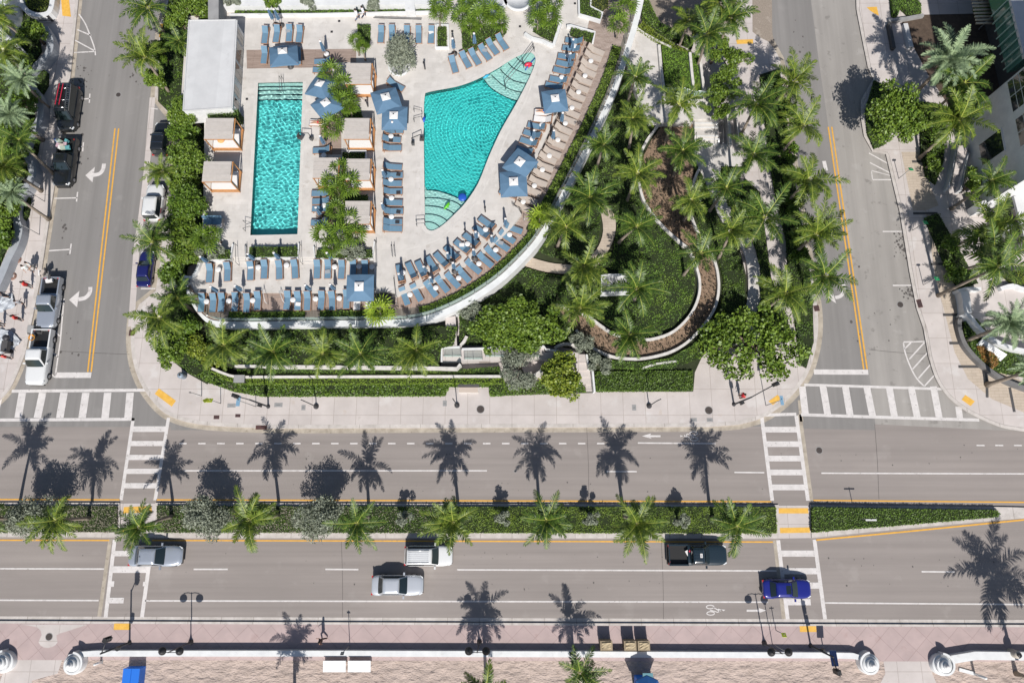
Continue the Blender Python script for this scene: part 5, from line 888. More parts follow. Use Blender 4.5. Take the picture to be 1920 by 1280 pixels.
# tables
tm = MB(); tm.lathe([(.0, 0), (.17, 0), (.19, .05), (.22, .40), (.27, .42), (.27, .455), (.25, .47)], M_tblw, 20); TBL = tm.mesh('round_side_table')
tb_ = [(387, 565, WZ, 'bottom railing row, first from the left'), (428.5, 564, WZ, 'bottom railing row, second from the left'), (473.5, 563, WZ, 'bottom railing row, third from the left'), (549, 562, WZ, 'bottom railing row, fourth from the left'), (591.5, 560, WZ, 'bottom railing row, fifth from the left'), (636, 559, WZ, 'bottom railing row, last before the white towels'),
       (409, 505, TZ, 'upper terrace row, first from the left'), (484, 501, TZ, 'upper terrace row, second from the left'), (537, 497, TZ, 'upper terrace row, third from the left'), (627, 500, TZ, 'upper terrace row, fourth from the left'), (673, 499, TZ, 'upper terrace row, beside the umbrella shade'), (697, 500, TZ, 'upper terrace row, last on the right'),
       (607, 385, DZ, 'beside the two loungers under the cabana'), (609, 411, DZ, 'above the lowest lap pool lounger'), (733, 336, DZ, 'left lagoon column, second group'), (734, 371, DZ, 'left lagoon column, below the fourth pair'), (734, 406, DZ, 'left lagoon column, lowest'), (733, 255, DZ, 'left lagoon column, top'), (720, 338, DZ, 'left of the middle lagoon column'),
       (910.5, 430, DZ, 'inner curved row, first from its upper right'), (876.5, 457, DZ, 'inner curved row, second from its upper right'), (894, 439, DZ, 'inner curved row, beside the shaded lounger'), (955.5, 439.5, WZ, 'outer curved row, first from its upper right'), (929.5, 468, WZ, 'outer curved row, second from its upper right'), (898, 494, WZ, 'outer curved row, third from its upper right'), (860, 521, WZ, 'outer curved row, fourth from its upper right'), (817, 539, WZ, 'outer curved row, fifth from its upper right'), (768.5, 552, WZ, 'outer curved row, last at its left end'),
       (755, 511, DZ, 'left end of the inner curved row'), (1053.5, 144.5, DZ, 'right lagoon row above the umbrella'), (1077.5, 86, DZ, 'top of the right lagoon row'), (1016, 234, DZ, 'right lagoon row under the white towel'), (998, 260, DZ, 'right lagoon row, lower part'),
       (1108, 114, WZ, 'taupe row, first from the top'), (1097, 142, WZ, 'taupe row, second from the top'), (1085, 172.5, WZ, 'taupe row, third from the top'), (1072.5, 202, WZ, 'taupe row, fourth from the top'), (1060, 231, WZ, 'taupe row, fifth from the top'), (1046, 262, WZ, 'taupe row, sixth from the top'), (1030, 292, WZ, 'taupe row, seventh from the top'), (1017, 318, WZ, 'taupe row, eighth from the top'), (1002, 348, WZ, 'taupe row, ninth from the top'), (981, 378, WZ, 'taupe row, lowest'),
       (612, 101, DZ, 'timber strip right end'), (607, 291, DZ, 'under the crosswise lounger above the middle cabana'), (411, 422, DZ, 'seating corner by the lap pool ladder')]
for x, y, z, l in tb_: c = P(x, y, z+.46); tag(link('side_table', TBL, loc=(c.x, c.y, z)), 'round white side table, '+l, 'side table', 'round white side tables')
# cabanas
def cabana(px0, py0, px1, py1, label, curtain=True):
    z1 = 2.35; a, c = P(px0, py0, DZ+z1), P(px1, py1, DZ+z1); w_, h_ = abs(c.x-a.x), abs(a.y-c.y); cx, cy = (a.x+c.x)/2, (a.y+c.y)/2
    t = thing('cabana', label, 'cabana', (cx, cy, DZ), 0, 'beige poolside cabanas'); b = MB(); X, Yh = w_/2, h_/2
    for i in range(5):                               # sagging canvas bays
        y0 = -Yh+h_*i/5; b.box((0, y0+h_/10, z1+.02+(.02 if i % 2 else 0)), (w_+.02, h_/5-.015, .04), M_beige)
    b.build('canopy', t)
    for x in (-X+.08, X+.12):
        for y in (-Yh-.02, Yh-.08): m_ = MB(); m_.box((x, y, z1/2), (.09, .09, z1), M_orng); m_.build('post', t)
    f = MB(); f.box((.05, -Yh+.02, z1-.10), (w_+.20, .07, .1), M_orng); f.box((.05, Yh-.08, z1-.10), (w_+.2, .07, .1), M_orng); f.box((X+.12, 0, z1-.04), (.09, h_, .1), M_orng); f.box((-X+.08, 0, z1-.10), (.07, h_-.2, .1), M_orng)
    f.tube([(X+.12, Yh, z1-.5), (X+.12, Yh-.5, z1-.08)], .035, M_orng, 4); f.build('frame', t)
    s = MB(); s.box((.04, 0, .2), (w_+.2, h_+.1, .26), M_orng); s.build('platform', t); q = MB(); q.box((.02, .02, .42), (w_-.12, h_-.25, .2), M_towel); q.box((-X*.3, Yh-.35, .58), (.55, .35, .16), mat('pillow', (.62, .63, .64), None, rough=.9)); q.box((X*.45, Yh-.35, .58), (.5, .35, .16), M_towel); q.build('daybed', t)
    if curtain: e = MB(); [e.tube([(X+.05, -Yh+.12+.05*j, .5), (X+.05+.03*(-1)**j, -Yh+.12+.05*j, z1-.1)], .04, M_beige, 5) for j in range(4)]; e.build('curtain', t)
for q in ((650, 119, 694, 158, 'topmost cabana of the right block beside the lagoon side walkway'), (647, 222, 691, 261, 'second cabana of the right block, above the dark square hedge'), (387, 222, 435, 261, 'upper cabana left of the lap pool with an orange cushion'), (383, 303, 431, 341, 'lower cabana left of the lap pool'), (589, 296, 632, 334, 'cabana right beside the lap pool, partly under fan palms'), (650, 298, 692, 338, 'third cabana of the right block, over fan palms'), (648, 377, 692, 420, 'lowest cabana of the right block')): cabana(*q)
oc = MB(); oc.lathe([(0, 0), (.34, 0), (.38, .1), (.3, .2), (0, .22)], mat('orange_cushion', (.72, .36, .14), None, rough=.9), 14); c = P(415, 263, DZ+.52); tag(link('round_cushion', oc.mesh('round_cushion'), loc=c), 'round orange cushion on the bed of the upper left cabana', 'cushion')
# pool floats
def floatie(px, py, rz, mt, shape, label, name, cat):
    c = P(px, py, DZ-.08); b = MB(); shape(b, mt); tag(b.build(name, loc=c, rot=(0, 0, R(rz))), label, cat)
M_red = mat('red_vinyl', (.62, .03, .07), None, rough=.35); M_bluev = mat('blue_vinyl', (.02, .09, .45), None, rough=.35); M_grn = mat('green_vinyl', (.12, .50, .03), None, rough=.35)
floatie(994, 121, 55, M_bluev, lambda b, m_: b.tube([(-.9, 0, .05), (0, .03, .06), (.9, -.02, .05)], .06, m_, 8), 'blue foam noodle floating in the lagoon tip', 'pool_noodle', 'pool noodle')
floatie(991, 123, 15, M_red, lambda b, m_: (b.tube([(-.42, 0, .05), (-.2, .1, .1), (.1, .1, .1), (.42, .05, .05)], [.1, .2, .2, .08], m_, 8), b.tube([(-.1, -.2, .06), (.3, -.12, .06)], [.12, .06], m_, 6)), 'red inflatable toy floating by the blue noodle', 'pool_float', 'pool float')
floatie(867, 370.5, 5, M_bluev, lambda b, m_: b.lathe([(0, 0), (.4, .02), (.45, .1), (.36, .2), (.1, .22)], m_, 16), 'round blue float near the lower lagoon steps', 'pool_float', 'pool float')
floatie(839, 386, 55, M_grn, lambda b, m_: (b.tube([(-.5, .06, .05), (-.2, 0, .12), (.2, 0, .12), (.42, .08, .07)], [.06, .15, .17, .06], m_, 8), b.tube([(-.3, .15, .05), (-.05, -.25, .05)], .05, m_, 5)), 'lime green turtle shaped float over the lower lagoon steps', 'pool_float', 'pool float')
floatie(912, 144, 20, mat('sky_vinyl', (.05, .40, .60), None, rough=.35), lambda b, m_: b.tube([(-.4, -.1, .05), (0, 0, .1), (.4, .1, .05)], [.08, .16, .06], m_, 8), 'light blue float at the edge of the upper lagoon steps', 'pool_float', 'pool float')
floatie(796, 224, 80, M_bluev, lambda b, m_: b.tube([(-.35, 0, .05), (0, .05, .1), (.35, 0, .05)], [.1, .16, .06], m_, 8), 'blue float beside the lagoon ladder', 'pool_float', 'pool float')
# handrails and ladders
def rail(name, label, cat, segs, z, h=.9, r=.03, mt=None, grp=None, posts=True):
    b = MB()
    for s in segs:
        q = [P(x, y, z+h) for x, y in s]; b.tube(q, r, mt or M_steel, 6)
        if posts:
            for k in q: b.tube([k, Vector((k.x, k.y, z))], r, mt or M_steel, 6)
    c = P(*segs[0][0], z); b.v = [(v[0]-c.x, v[1]-c.y, v[2]-c.z) for v in b.v]; o = b.build(name, loc=c); return tag(o, label, cat, grp)
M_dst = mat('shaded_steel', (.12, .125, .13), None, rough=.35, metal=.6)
rail('pool_handrail', 'long handrail running down into the lagoon tip', 'handrail', [[(1000, 81), (980, 108), (946, 150)], [(1002, 88), (982, 115), (948, 156)]], DZ-.5, 1.35, mt=M_dst)
for segs, l in (([[(775, 203), (790, 207)], [(775, 222), (790, 218)]], 'looped steel ladder on the left rim of the lagoon'), ([[(455, 413), (468, 416)], [(455, 428), (468, 424)]], 'looped steel ladder on the left rim of the lap pool'), ([[(779, 411), (795, 410)], [(780, 419), (795, 418)]], 'steel handrail at the lower left lagoon steps'), ([[(523, 142), (524, 168)], [(527, 142), (528, 168)]], 'handrail at the head steps of the lap pool')): rail('pool_ladder', l, 'pool ladder', segs, DZ, .75, .025, M_dst, 'ladders and rails of the pools')
for (x, y, l) in ((783, 268, 'pool lift chair at the left rim of the lagoon'), (578, 256, 'pool lift at the right rim of the lap pool')):
    b = MB(); b.box((0, 0, .25), (.3, .3, .5), M_dst); b.tube([(0, 0, .5), (0, 0, 1.3), (.9, .35, 1.4), (.95, .37, .7)], .05, M_dkmet, 6); b.box((.95, .37, .5), (.5, .5, .08), M_dkgrey); b.box((1.15, .4, .75), (.07, .5, .5), M_dkgrey); tag(b.build('pool_lift', loc=P(*((x-8, y+3) if x > 700 else (585, 262)), DZ), rot=(0, 0, 0 if x > 700 else R(160))), l, 'pool lift')
for segs, z, l in (([[(983, 409), (1003, 418), (1005, 430)]], WZ, 'white handrail at the right of the steps down to the curved timber'), ([[(962, 384), (975, 392)], [(960, 380), (978, 396)]], WZ, 'handrail below the lowest taupe lounger'), ([[(441, 457), (442, 492)]], TZ, 'handrail left of the left terrace steps'), ([[(459, 459), (460, 480)]], TZ, 'handrail right of the left terrace steps'), ([[(562, 457), (563, 490)]], TZ, 'handrail left of the middle terrace steps'), ([[(590, 461), (591, 480)]], TZ, 'handrail right of the middle terrace steps'), ([[(704, 451), (705, 495)]], TZ, 'handrail between planter and ramp'), ([[(491, 540), (497, 566)]], WZ, 'white handrail left of the lowest steps'), ([[(523, 545), (531, 565)]], WZ, 'white handrail right of the lowest steps'), ([[(738, 520), (744, 572)]], WZ, 'handrail at the left end of the curved rows'), ([[(702, 520), (707, 560)]], WZ, 'handrail right of the lower umbrella'),
                  ([[(733, 458), (735, 478)], [(738, 458), (740, 478)]], DZ-.4, 'pair of short rails on the ramp below the lagoon')): rail('handrail', l, 'handrail', segs, z, .9, .025, M_white if 'white' in l else M_dst, 'handrails of the deck steps')
# steps on deck
def steps(polys, z_top, dz, label, mt=None):
    b = MB()
    for i, p in enumerate(polys): b.slab(Q(p, z_top-dz*i), .0, z_top-dz*i, mt or M_cope)
    tag(b.build('steps'), label, 'steps', 'short flights of steps')
steps([[(442, 482), (460, 482), (460, 486), (442, 486)], [(442, 478), (460, 478), (460, 491), (442, 491)]], DZ-.09, .09, 'short white steps left of the clipped hedge'); steps([[(564, 478), (590, 478), (590, 486), (564, 486)], [(564, 478), (590, 478), (590, 492), (564, 492)]], DZ-.09, .09, 'short white steps right of the clipped hedge')
steps([[(494, 540), (526, 540), (527, 551), (495, 551)], [(493, 540), (528, 540), (529, 559), (494, 559)]], TZ-.07, .10, 'timber steps down to the railing row', M_wood)
b = MB(); b.slab(Q([(705, 541), (741, 544), (741, 571), (707, 569)], WZ+.03), WZ-.02, WZ+.03, M_dkgrey); b.slab(Q([(706, 556), (741, 557), (741, 571), (707, 569)], WZ+.05), WZ, WZ+.05, M_black); struct('dark_stair_pit', b)
wall([(459, 460), (461, 483), (558, 483), (560, 456)], .14, TZ, DZ+.3, 'white rim wall around the clipped hedge below the lap pool', M_white, grp='white rim walls of the deck'); wall([(588, 462), (590, 483), (698, 483), (702, 452)], .14, TZ, DZ+.3, 'white rim wall around the planter below the fan palms', M_white, grp='white rim walls of the deck'); wall([(394, 487), (431, 487), (436, 457)], .14, TZ, DZ+.3, 'white rim wall of the left corner planter', M_white, grp='white rim walls of the deck')
wall([(375, 487), (369, 505), (360, 520), (344, 518), (342, 524), (352, 530)], .25, TZ-.2, DZ+.2, 'short white wall at the left corner of the lower terrace', M_white, grp='white rim walls of the deck')
wall([(1063, 48), (1070, 47), (1116, 60), (1112, 78)], .18, DZ, DZ+.5, 'white rim of the hedge at the head of the lounger rows', M_white, grp='white rim walls of the deck'); wall([(430, 27), (600, 26), (828, 21)], .16, DZ, DZ+.45, 'long white kerb along the top walkway hedge', M_white, grp='white rim walls of the deck')
wall([(700, 33), (790, 36)], .04, DZ+.8, DZ+.9, 'slim dark handrail line along the top walkway', M_dst, name='walkway_rail', cat='handrail', grp=None)
wall([(984, 62), (998, 71), (1018, 76), (1036, 84), (1041, 74), (1052, 40)], .3, DZ, DZ+.4, 'white curved rim of the wedge planter', M_white, 2, grp='white rim walls of the deck'); wall([(817, 46), (840, 46), (841, 88), (817, 88), (817, 46)], .16, DZ, DZ+.45, 'white rim of the small rectangular planter', M_white, grp='white rim walls of the deck')
wall([(1085, -30), (1086, 26), (1126, 38), (1130, 24), (1108, 12), (1108, -30)], .18, DZ, DZ+.5, 'white rim of the angular hedge planter', M_white, grp='white rim walls of the deck'); wall([(650, 283), (686, 283), (686, 300)], .2, DZ, DZ+.5, 'white rim of the dark square hedge', M_white, grp='white rim walls of the deck')
def planter(px, py, r, h, label, z=DZ): b = MB(); b.lathe([(r*.8, 0), (r, h*.6), (r*1.02, h), (r*.82, h), (r*.8, h-.12), (0, h-.12)], M_white, 36); c = P(px, py, z+h); tag(b.build('round_planter', loc=(c.x, c.y, z)), label, 'planter', 'round white planters')
planter(748, 124, 1.15, .45, 'round white planter holding the silver tree'); planter(905, -4, 2.7, .5, 'large round white seat planter at the top edge'); planter(972, -4, 1.6, .5, 'smaller round white seat planter right of the large one')
for i, (x, y, w_, h_) in enumerate(((636, 40, .25, .25), (622, 60, .25, .25), (463, 186, .25, .25), (848, 59, .25, .25), (975, 50, .25, .25), (1078, 7, .25, .25))):
    b = MB(); c = P(x, y, DZ); b.box((c.x, c.y, DZ+.012), (w_, h_, .024), M_dkgrey); b.box((c.x, c.y, DZ+.026), (w_*.7, h_*.7, .006), M_black); tag(b.build('deck_drain'), 'small dark square drain '+('in the top walkway, upper', 'in the top walkway, lower', 'at the lower corner of the pool house', 'left of the fan palm planter', 'between the two upper planters', 'by the angular hedge')[i], 'drain', 'square deck drains')
for i, (x, y) in enumerate(((797, 130), (910, 397), (873, 438), (396, 385), (690, 200), (693, 400))):
    b = MB(); b.tube([(0, 0, 0), (0, 0, 1.1)], .07, M_dkmet, 8); b.box((0, 0, 1.15), (.2, .2, .12), M_dkmet); tag(b.build('bollard_light', loc=P(x, y, DZ)), 'short dark bollard light '+('between silver tree and diagonal loungers', 'right of the lagoon end above the curved row', 'at the lower rim of the lagoon', 'on the patio left of the lap pool', 'below the topmost cabana', 'below the lowest cabana')[i], 'bollard', 'dark bollard lights on the deck')
# seating corner
t = thing('outdoor_sofa', 'grey blue corner sofa in the shade left of the lap pool', 'sofa', P(402, 418, DZ)); b = MB(); b.box((0, 0, .2), (1.9, .75, .4), M_taupe); b.build('base', t); b = MB(); b.box((-.45, 0, .47), (.85, .7, .15), M_blue); b.box((.45, 0, .47), (.85, .7, .15), M_blue); b.build('seat_cushion', t); b = MB(); b.box((0, .36, .6), (1.9, .18, .5), M_blue); b.build('backrest', t)
# ---------------------------------------------------------------- white pool house
z1 = DZ+2.3; rq = Q([(355, 39), (442, 38), (433, 202), (344, 208)], z1); ph = thing('pool_house', 'long pool house with a flat white roof at the upper left of the deck', 'building', (rq[0][0], rq[0][1], DZ)); o_ = Vector((-rq[0][0], -rq[0][1], -DZ))
b = MB(); b.slab(rq, DZ-.1, z1-.15, M_white); b.build('wall', ph, loc=o_); b = MB(); b.slab([(x+(.18 if i in (1, 2) else -.0), y) for i, (x, y) in enumerate(rq)], z1-.15, z1+.02, M_roof); b.strip(rq, .12, z1, z1+.09, M_roof, closed=True); b.build('roof', ph, loc=o_)
A_, B_ = Vector(rq[1]+(0,)), Vector(rq[2]+(0,)); dd = (B_-A_); L_ = dd.length; dd.normalize(); nn = Vector((-dd.y, dd.x, 0)); nn = nn if nn.x > 0 else -nn; az = math.atan2(dd.y, dd.x)
for s0, s1, h0, h1 in ((.05, .17, .3, 1.9), (.20, .42, .2, 2.0), (.45, .62, .2, 2.0), (.70, .80, .5, 1.9), (.84, .94, .5, 1.9)):
    m_ = A_+dd*L_*(s0+s1)/2+nn*.03; f = MB(); f.box((m_.x, m_.y, DZ+(h0+h1)/2), (L_*(s1-s0)+.12, .06, h1-h0+.12), M_white, az); fr = f.build('window', ph, loc=o_)
    f = MB(); m2 = m_+nn*.03
    for k in range(2):
        mm = m2+dd*L_*(s1-s0)*(k-.5)*.5; f.box((mm.x, mm.y, DZ+(h0+h1)/2), (L_*(s1-s0)*.46, .04, h1-h0), M_win, az)
    f.build('pane', fr)
# top walkway blocks
b = MB(); b.slab(Q([(400, -30), (830, -30), (830, 8), (400, 12)], DZ+.9), DZ, DZ+.9, M_white); tag(b.build('low_wall'), 'low white wall block along the top edge of the deck', 'wall')
b = MB(); b.slab(Q([(757, -20), (776, -20), (778, 20), (760, 20)], DZ+1.0), DZ, DZ+1.0, M_white); tag(b.build('low_wall'), 'white cross wall between the two top hedges', 'wall')
wall([(400, -40), (400, 38)], 1.1, DZ-.5, DZ+2.2, 'grey metal duct strip beside the top of the pool house', M_grey, name='service_duct', cat='duct', grp=None)
# ---------------------------------------------------------------- garden plaza, stairs, ramp, paths
PZ = 1.5
sheet('plaza', M_deck, [[(1182, 55), (1192, 50), (1236, 84), (1246, 172), (1252, 178), (1304, 186), (1344, 186), (1344, 222), (1302, 224), (1298, 230), (1218, 230), (1196, 182), (1186, 150), (1172, 110)]], PZ, .2, M_wallwh)
sheet('path', M_deck, [[(1298, 272), (1366, 270), (1392, 300), (1398, 335), (1388, 312), (1352, 312), (1352, 350), (1370, 390), (1372, 446), (1345, 400), (1322, 340), (1302, 298)], smooth([(1372, 444), (1392, 468), (1401, 500), (1403, 545), (1396, 602), (1398, 640), (1424, 640), (1421, 600), (1428, 560), (1427, 510), (1418, 470), (1402, 443), (1390, 430)], 3)], GZ+.02, .1)
sheet('path_small', M_tan, [smooth([(985, 478), (1010, 487), (1040, 494), (1075, 498), (1078, 512), (1045, 512), (1010, 506), (972, 494)], 3)+[], smooth([(1128, 378), (1152, 402), (1153, 440), (1138, 474), (1118, 498), (1100, 492), (1122, 462), (1131, 432), (1127, 400)], 3)], GZ+.20, GZ-.1)
b = MB()
for i, (y0, y1) in enumerate(((222, 232), (232, 240), (240, 256), (256, 262), (262, 272))):
    zz = PZ-.17*(i+1); b.slab(Q([(1302, y0), (1345, y0), (1347, y1), (1303, y1)], zz), .2, zz, M_deck)
    b.strip(Q([(1302, y1-.8), (1346, y1-.8)], zz), .12, zz, zz+.012, M_white)
tag(b.build('stairs'), 'wide white stairs with landings descending from the upper plaza', 'stairs')
rail('handrail', 'steel handrails along the right side of the wide stairs', 'handrail', [[(1343, 195), (1344, 236)], [(1347, 205), (1348, 268)], [(1353, 224), (1358, 226), (1356, 268), (1370, 270)]], GZ, 1.3, .03, M_steel); rail('handrail', 'steel handrail along the left side of the wide stairs', 'handrail', [[(1300, 226), (1302, 268)], [(1306, 248), (1307, 272)]], GZ, 1.3, .03, M_steel)
gm = MB(); gm.strip(Q([(1242, 165), (1284, 165), (1300, 171), (1345, 171), (1347, 186)], PZ+1), .03, PZ, PZ+1.0, M_glass); gm.tube([Vector((x, y, PZ+1.02)) for x, y in Q([(1242, 165), (1284, 165), (1300, 171), (1345, 171), (1347, 186)], PZ+1)], .03, M_steel, 6); tag(gm.build('glass_balustrade'), 'glass balustrade with steel top rail at the head of the wide stairs', 'railing')
b = MB(); b.slab(Q([(835, 596), (854, 592), (857, 650), (836, 650)], 1.55), .2, 1.55, M_walk); struct('ramp_upper', b)
zr = 1.25; b = MB(); b.slab(Q([(828, 650), (864, 648), (865, 655), (1020, 652), (1022, 660), (1068, 658), (1086, 662), (1088, 672), (940, 676), (830, 680)], zr), .2, zr, M_walk); struct('ramp_landing', b)
b = MB()
for i, (y0, y1) in enumerate(((664, 680), (680, 694), (694, 706), (706, 720), (720, 734))):
    zz = zr-.18*(i+1)+.0; b.slab(Q([(1074+i*2, y0), (1099+i*3.4, y0), (1101+i*3.4, y1), (1078+i*3, y1)], zz), .1, zz, M_walk)
tag(b.build('stairs'), 'narrow pale stairs stepping down to the pavement by the yellow green tree', 'stairs')
for pts, l in (([(828, 678), (828, 652), (862, 650)], 'white rail wall at the left end of the ramp'), ([(866, 654), (905, 653), (925, 651), (1020, 649), (1024, 655), (1046, 657), (1050, 662)], 'stepped white curb wall along the upper side of the ramp'), ([(1100, 664), (1104, 690), (1111, 692), (1115, 734)], 'stepped white curb wall beside the narrow stairs')): wall(pts, .18, .3, zr+.35, l, M_white)
for i, (x0, x1, y) in enumerate(((831, 864, 665), (870, 904, 670), (910, 945, 665), (995, 1012, 665))):
    b = MB(); zz = zr; q = Q([(x0, y), (x1, y)], zz+.9); b.strip(q, .03, zz, zz+.9, M_glass); b.tube([Vector((*q[0], zz+.92)), Vector((*q[1], zz+.92))], .03, M_dst, 6)
    for k in (0, .5, 1): p = Vector((*q[0], 0)).lerp(Vector((*q[1], 0)), k); b.tube([(p.x, p.y, zz), (p.x, p.y, zz+.9)], .025, M_dst, 6)
    tag(b.build('ramp_railing'), f'glass and steel railing section along the ramp, {ORD[i]} from the left', 'railing', 'glass railing sections of the ramp')
b = MB(); b.slab(Q([(842, 724), (917, 724), (920, 744), (835, 744)], SWZ+.008), SWZ, SWZ+.008, M_walk); struct('recess_paving', b)
b = MB(); b.box((0, 0, .22), (2.0, .55, .44), M_cope); b.box((0, 0, .46), (1.9, .5, .05), mat('bench_slab', (.50, .42, .36), None, rough=.8)); b.box((0, .42, .35), (2.1, .25, .7), M_dkgrey); tag(b.build('stone_bench', loc=P(879, 732, SWZ)), 'stone bench in the pavement recess below the terraced hedges', 'bench')
t = thing('open_shaft', 'white open topped box shaft in the round garden mound', 'shaft', P(1158, 532, GZ)); q0 = P(1158, 532, GZ)
b = MB(); q = [(x-q0.x, y-q0.y) for x, y in Q([(1128, 515), (1187, 514), (1190, 546), (1128, 549)], GZ+1.3)]; b.strip(q, .16, 0, 1.3, M_white, closed=True); b.build('wall', t); b = MB(); b.slab([(p[0]*.95, p[1]*.95) for p in q], None, .5, mat('shaft_floor', (.42, .42, .42), None, rough=.8)); b.build('shaft_floor', t)
b = MB(); b.box((0, 0, .8), (1.0, .7, 1.0), M_dkgrey); b.box((0, 0, 1.32), (1.06, .76, .05), M_grey); tag(b.build('utility_cabinet', loc=P(458, 714, SWZ)), 'dark utility cabinet at the left end of the bright hedge', 'cabinet')
# corner sign
c = P(1862, 655, 1.2); t = thing('monument_sign', 'white sloping sign panel among hedge and orange flowers at the right corner', 'sign', (c.x, c.y, SWZ), R(-36)); mm = MB(); mm.box((0, 0, .75), (2.75, .95, .12), M_white, M=Matrix.Rotation(R(35), 3, 'X')); mm.build('panel', t); mm = MB(); mm.box((0, .2, .3), (2.4, .3, .7), M_white); mm.build('base', t)
font_mesh('lettering', 'F A C T U L T', .34, M_grey, t, (0, 0, .83), (R(35), 0, 0))
# ============================================================ VEHICLES
def paint(name, c, metal=.0): return mat('paint_'+name, c, None, rough=.25, coat=1, metal=metal)
P_silver = paint('silver', (.50, .54, .60), .55); P_white = paint('white', (.66, .67, .67)); P_black = paint('black', (.012, .014, .016)); P_blue = paint('blue', (.014, .02, .20), .1); P_dgreen = paint('dark_teal', (.014, .026, .036)); P_navy = paint('navy', (.012, .014, .10)); P_lsil = paint('light_silver', (.60, .63, .67), .4)
M_tyre = mat('tyre', (.018, .018, .018), None, rough=.9); M_rim = mat('rim', (.4, .4, .42), None, rough=.3, metal=.8); M_head = mat('headlight', (.75, .78, .8), None, rough=.1, coat=1); M_tail = mat('taillight', (.45, .02, .02), None, rough=.2, coat=1); M_trim = mat('black_trim', (.02, .02, .02), None, rough=.4)
wm = MB(); wm.tube([(0, -.11, 0), (0, .11, 0)], .34, M_tyre, 20); TYRE = wm.mesh('tyre'); wm = MB(); wm.tube([(0, -.12, 0), (0, .12, 0)], .2, M_rim, 14); RIM = wm.mesh('rim')
def car_body(L_, Wd, belt, hood_z, x_ws, x_rb, mt, tail_z=None, round_=.35, zb=.22, end=None, name='body'):
    """lofted body: hood, shoulders, tail; x forward"""
    b = MB(); n = 26; rows = []; tail_z = tail_z or belt; X0, X1 = (-L_/2 if end is None else end), L_/2
    for i in range(n):
        s = i/(n-1); s = .5-.5*math.cos(math.pi*s); x = X0+(X1-X0)*s; ef = max(0, (x-(L_/2-.95))/.95); er = max(0, (-L_/2+.6-x)/.6) if end is None else 0
        w_ = Wd/2*(1-round_*ef**2.4-.24*er**2.6); 
        if x > x_ws: t_ = (x-x_ws)/(L_/2-x_ws); zt = belt+(hood_z-belt)*t_**1.3-.12*max(0, (t_-.82)/.18)**2
        elif x < x_rb and end is None: t_ = (x_rb-x)/(x_rb+L_/2); zt = belt+(tail_z-belt)*t_-.1*max(0, (t_-.8)/.2)**2
        else: zt = belt
        lo = zb+.14*(ef**3+er**3)
        rows.append([(x, -w_*.94, lo), (x, -w_, .45), (x, -w_*1.0, .62), (x, -w_*.985, zt-.14), (x, -w_*.93, zt-.03), (x, -w_*.72, zt+.015), (x, -w_*.35, zt+.035), (x, 0, zt+.03), (x, w_*.35, zt+.035), (x, w_*.72, zt+.015), (x, w_*.93, zt-.03), (x, w_*.985, zt-.14), (x, w_, .62), (x, w_, .45), (x, w_*.94, lo)])
    m_ = len(rows[0]); b.add([v for r in rows for v in r], [(i*m_+j, (i+1)*m_+j, (i+1)*m_+j+1, i*m_+j+1) for i in range(n-1) for j in range(m_-1)]+[tuple(range(m_)), tuple(range((n-1)*m_, n*m_))[::-1]], mt, True); return b.mesh(name)
def greenhouse(xb0, xb1, xt0, xt1, wb, wt, zb, zt, mt):
    """cabin frustum with crowned roof (paint) + separate glass"""
    q = MB(); n = 6; vs = []; 
    lo = [(xb0, -wb), (xb1, -wb), (xb1, wb), (xb0, wb)]; hi = [(xt0, -wt), (xt1, -wt), (xt1, wt), (xt0, wt)]
    def ring(pts, r, z): 
        out = []; k = 4
        for i in range(4):
            p0, p, p1 = Vector(pts[i-1]), Vector(pts[i]), Vector(pts[(i+1) % 4]); a = p+(p0-p).normalized()*r; c = p+(p1-p).normalized()*r
            for j in range(k+1): t = j/k; v = a*(1-t)**2+p*2*t*(1-t)+c*t*t; out.append((v.x, v.y, z))
        return out
    r0, r1 = ring(lo, .18, zb-.05), ring(hi, .2, zt-.05); r2 = [(x*.97+(xt0+xt1)/2*.03, y*.93, zt) for x, y, z in r1]; r3 = [((x-(xt0+xt1)/2)*.6+(xt0+xt1)/2, y*.55, zt+.03) for x, y, z in r1]; m_ = len(r0)
    q.add(r0+r1+r2+r3, [(i*m_+j, i*m_+(j+1) % m_, (i+1)*m_+(j+1) % m_, (i+1)*m_+j) for i in range(3) for j in range(m_)]+[tuple(range(3*m_, 4*m_))], mt, True); me = q.mesh('roof')
    def pane(a, b_, c, d_, nrm, name, ins=.10, bow=.0):
        a, b_, c, d_ = (Vector(v) for v in (a, b_, c, d_)); ce = (a+b_+c+d_)/4; q = MB(); nr = Vector(nrm).normalized()*.035
        def shrink(v): e = v-ce; return ce+e*(1-ins/max(.3, e.length))+nr
        A, B, C_, D = map(shrink, (a, b_, c, d_)); rows = []
        for i in range(7):
            t = i/6; bw = nr*bow*4*t*(1-t)*1.2; rows += [A.lerp(B, t)+bw, D.lerp(C_, t)+bw]
        q.add(rows, [(2*i, 2*i+2, 2*i+3, 2*i+1) for i in range(6)], M_win, True); return name, q.mesh(name)
    z0, z1_ = zb+.0, zt-.04
    G = [pane((xb1, -wb, z0), (xb1, wb, z0), (xt1, wt, z1_), (xt1, -wt, z1_), (zt-zb, 0, xb1-xt1), 'windscreen', .09, 1), pane((xb0, -wb, z0), (xb0, wb, z0), (xt0, wt, z1_), (xt0, -wt, z1_), (-(zt-zb), 0, xt0-xb0), 'rear_window', .12, 1)]
    for s in (-1, 1): G.append(pane((xb0, s*wb, z0), (xb1, s*wb, z0), (xt1, s*wt, z1_), (xt0, s*wt, z1_), (0, s*(zt-zb), (wb-wt)), 'side_window', .13))
    return me, G
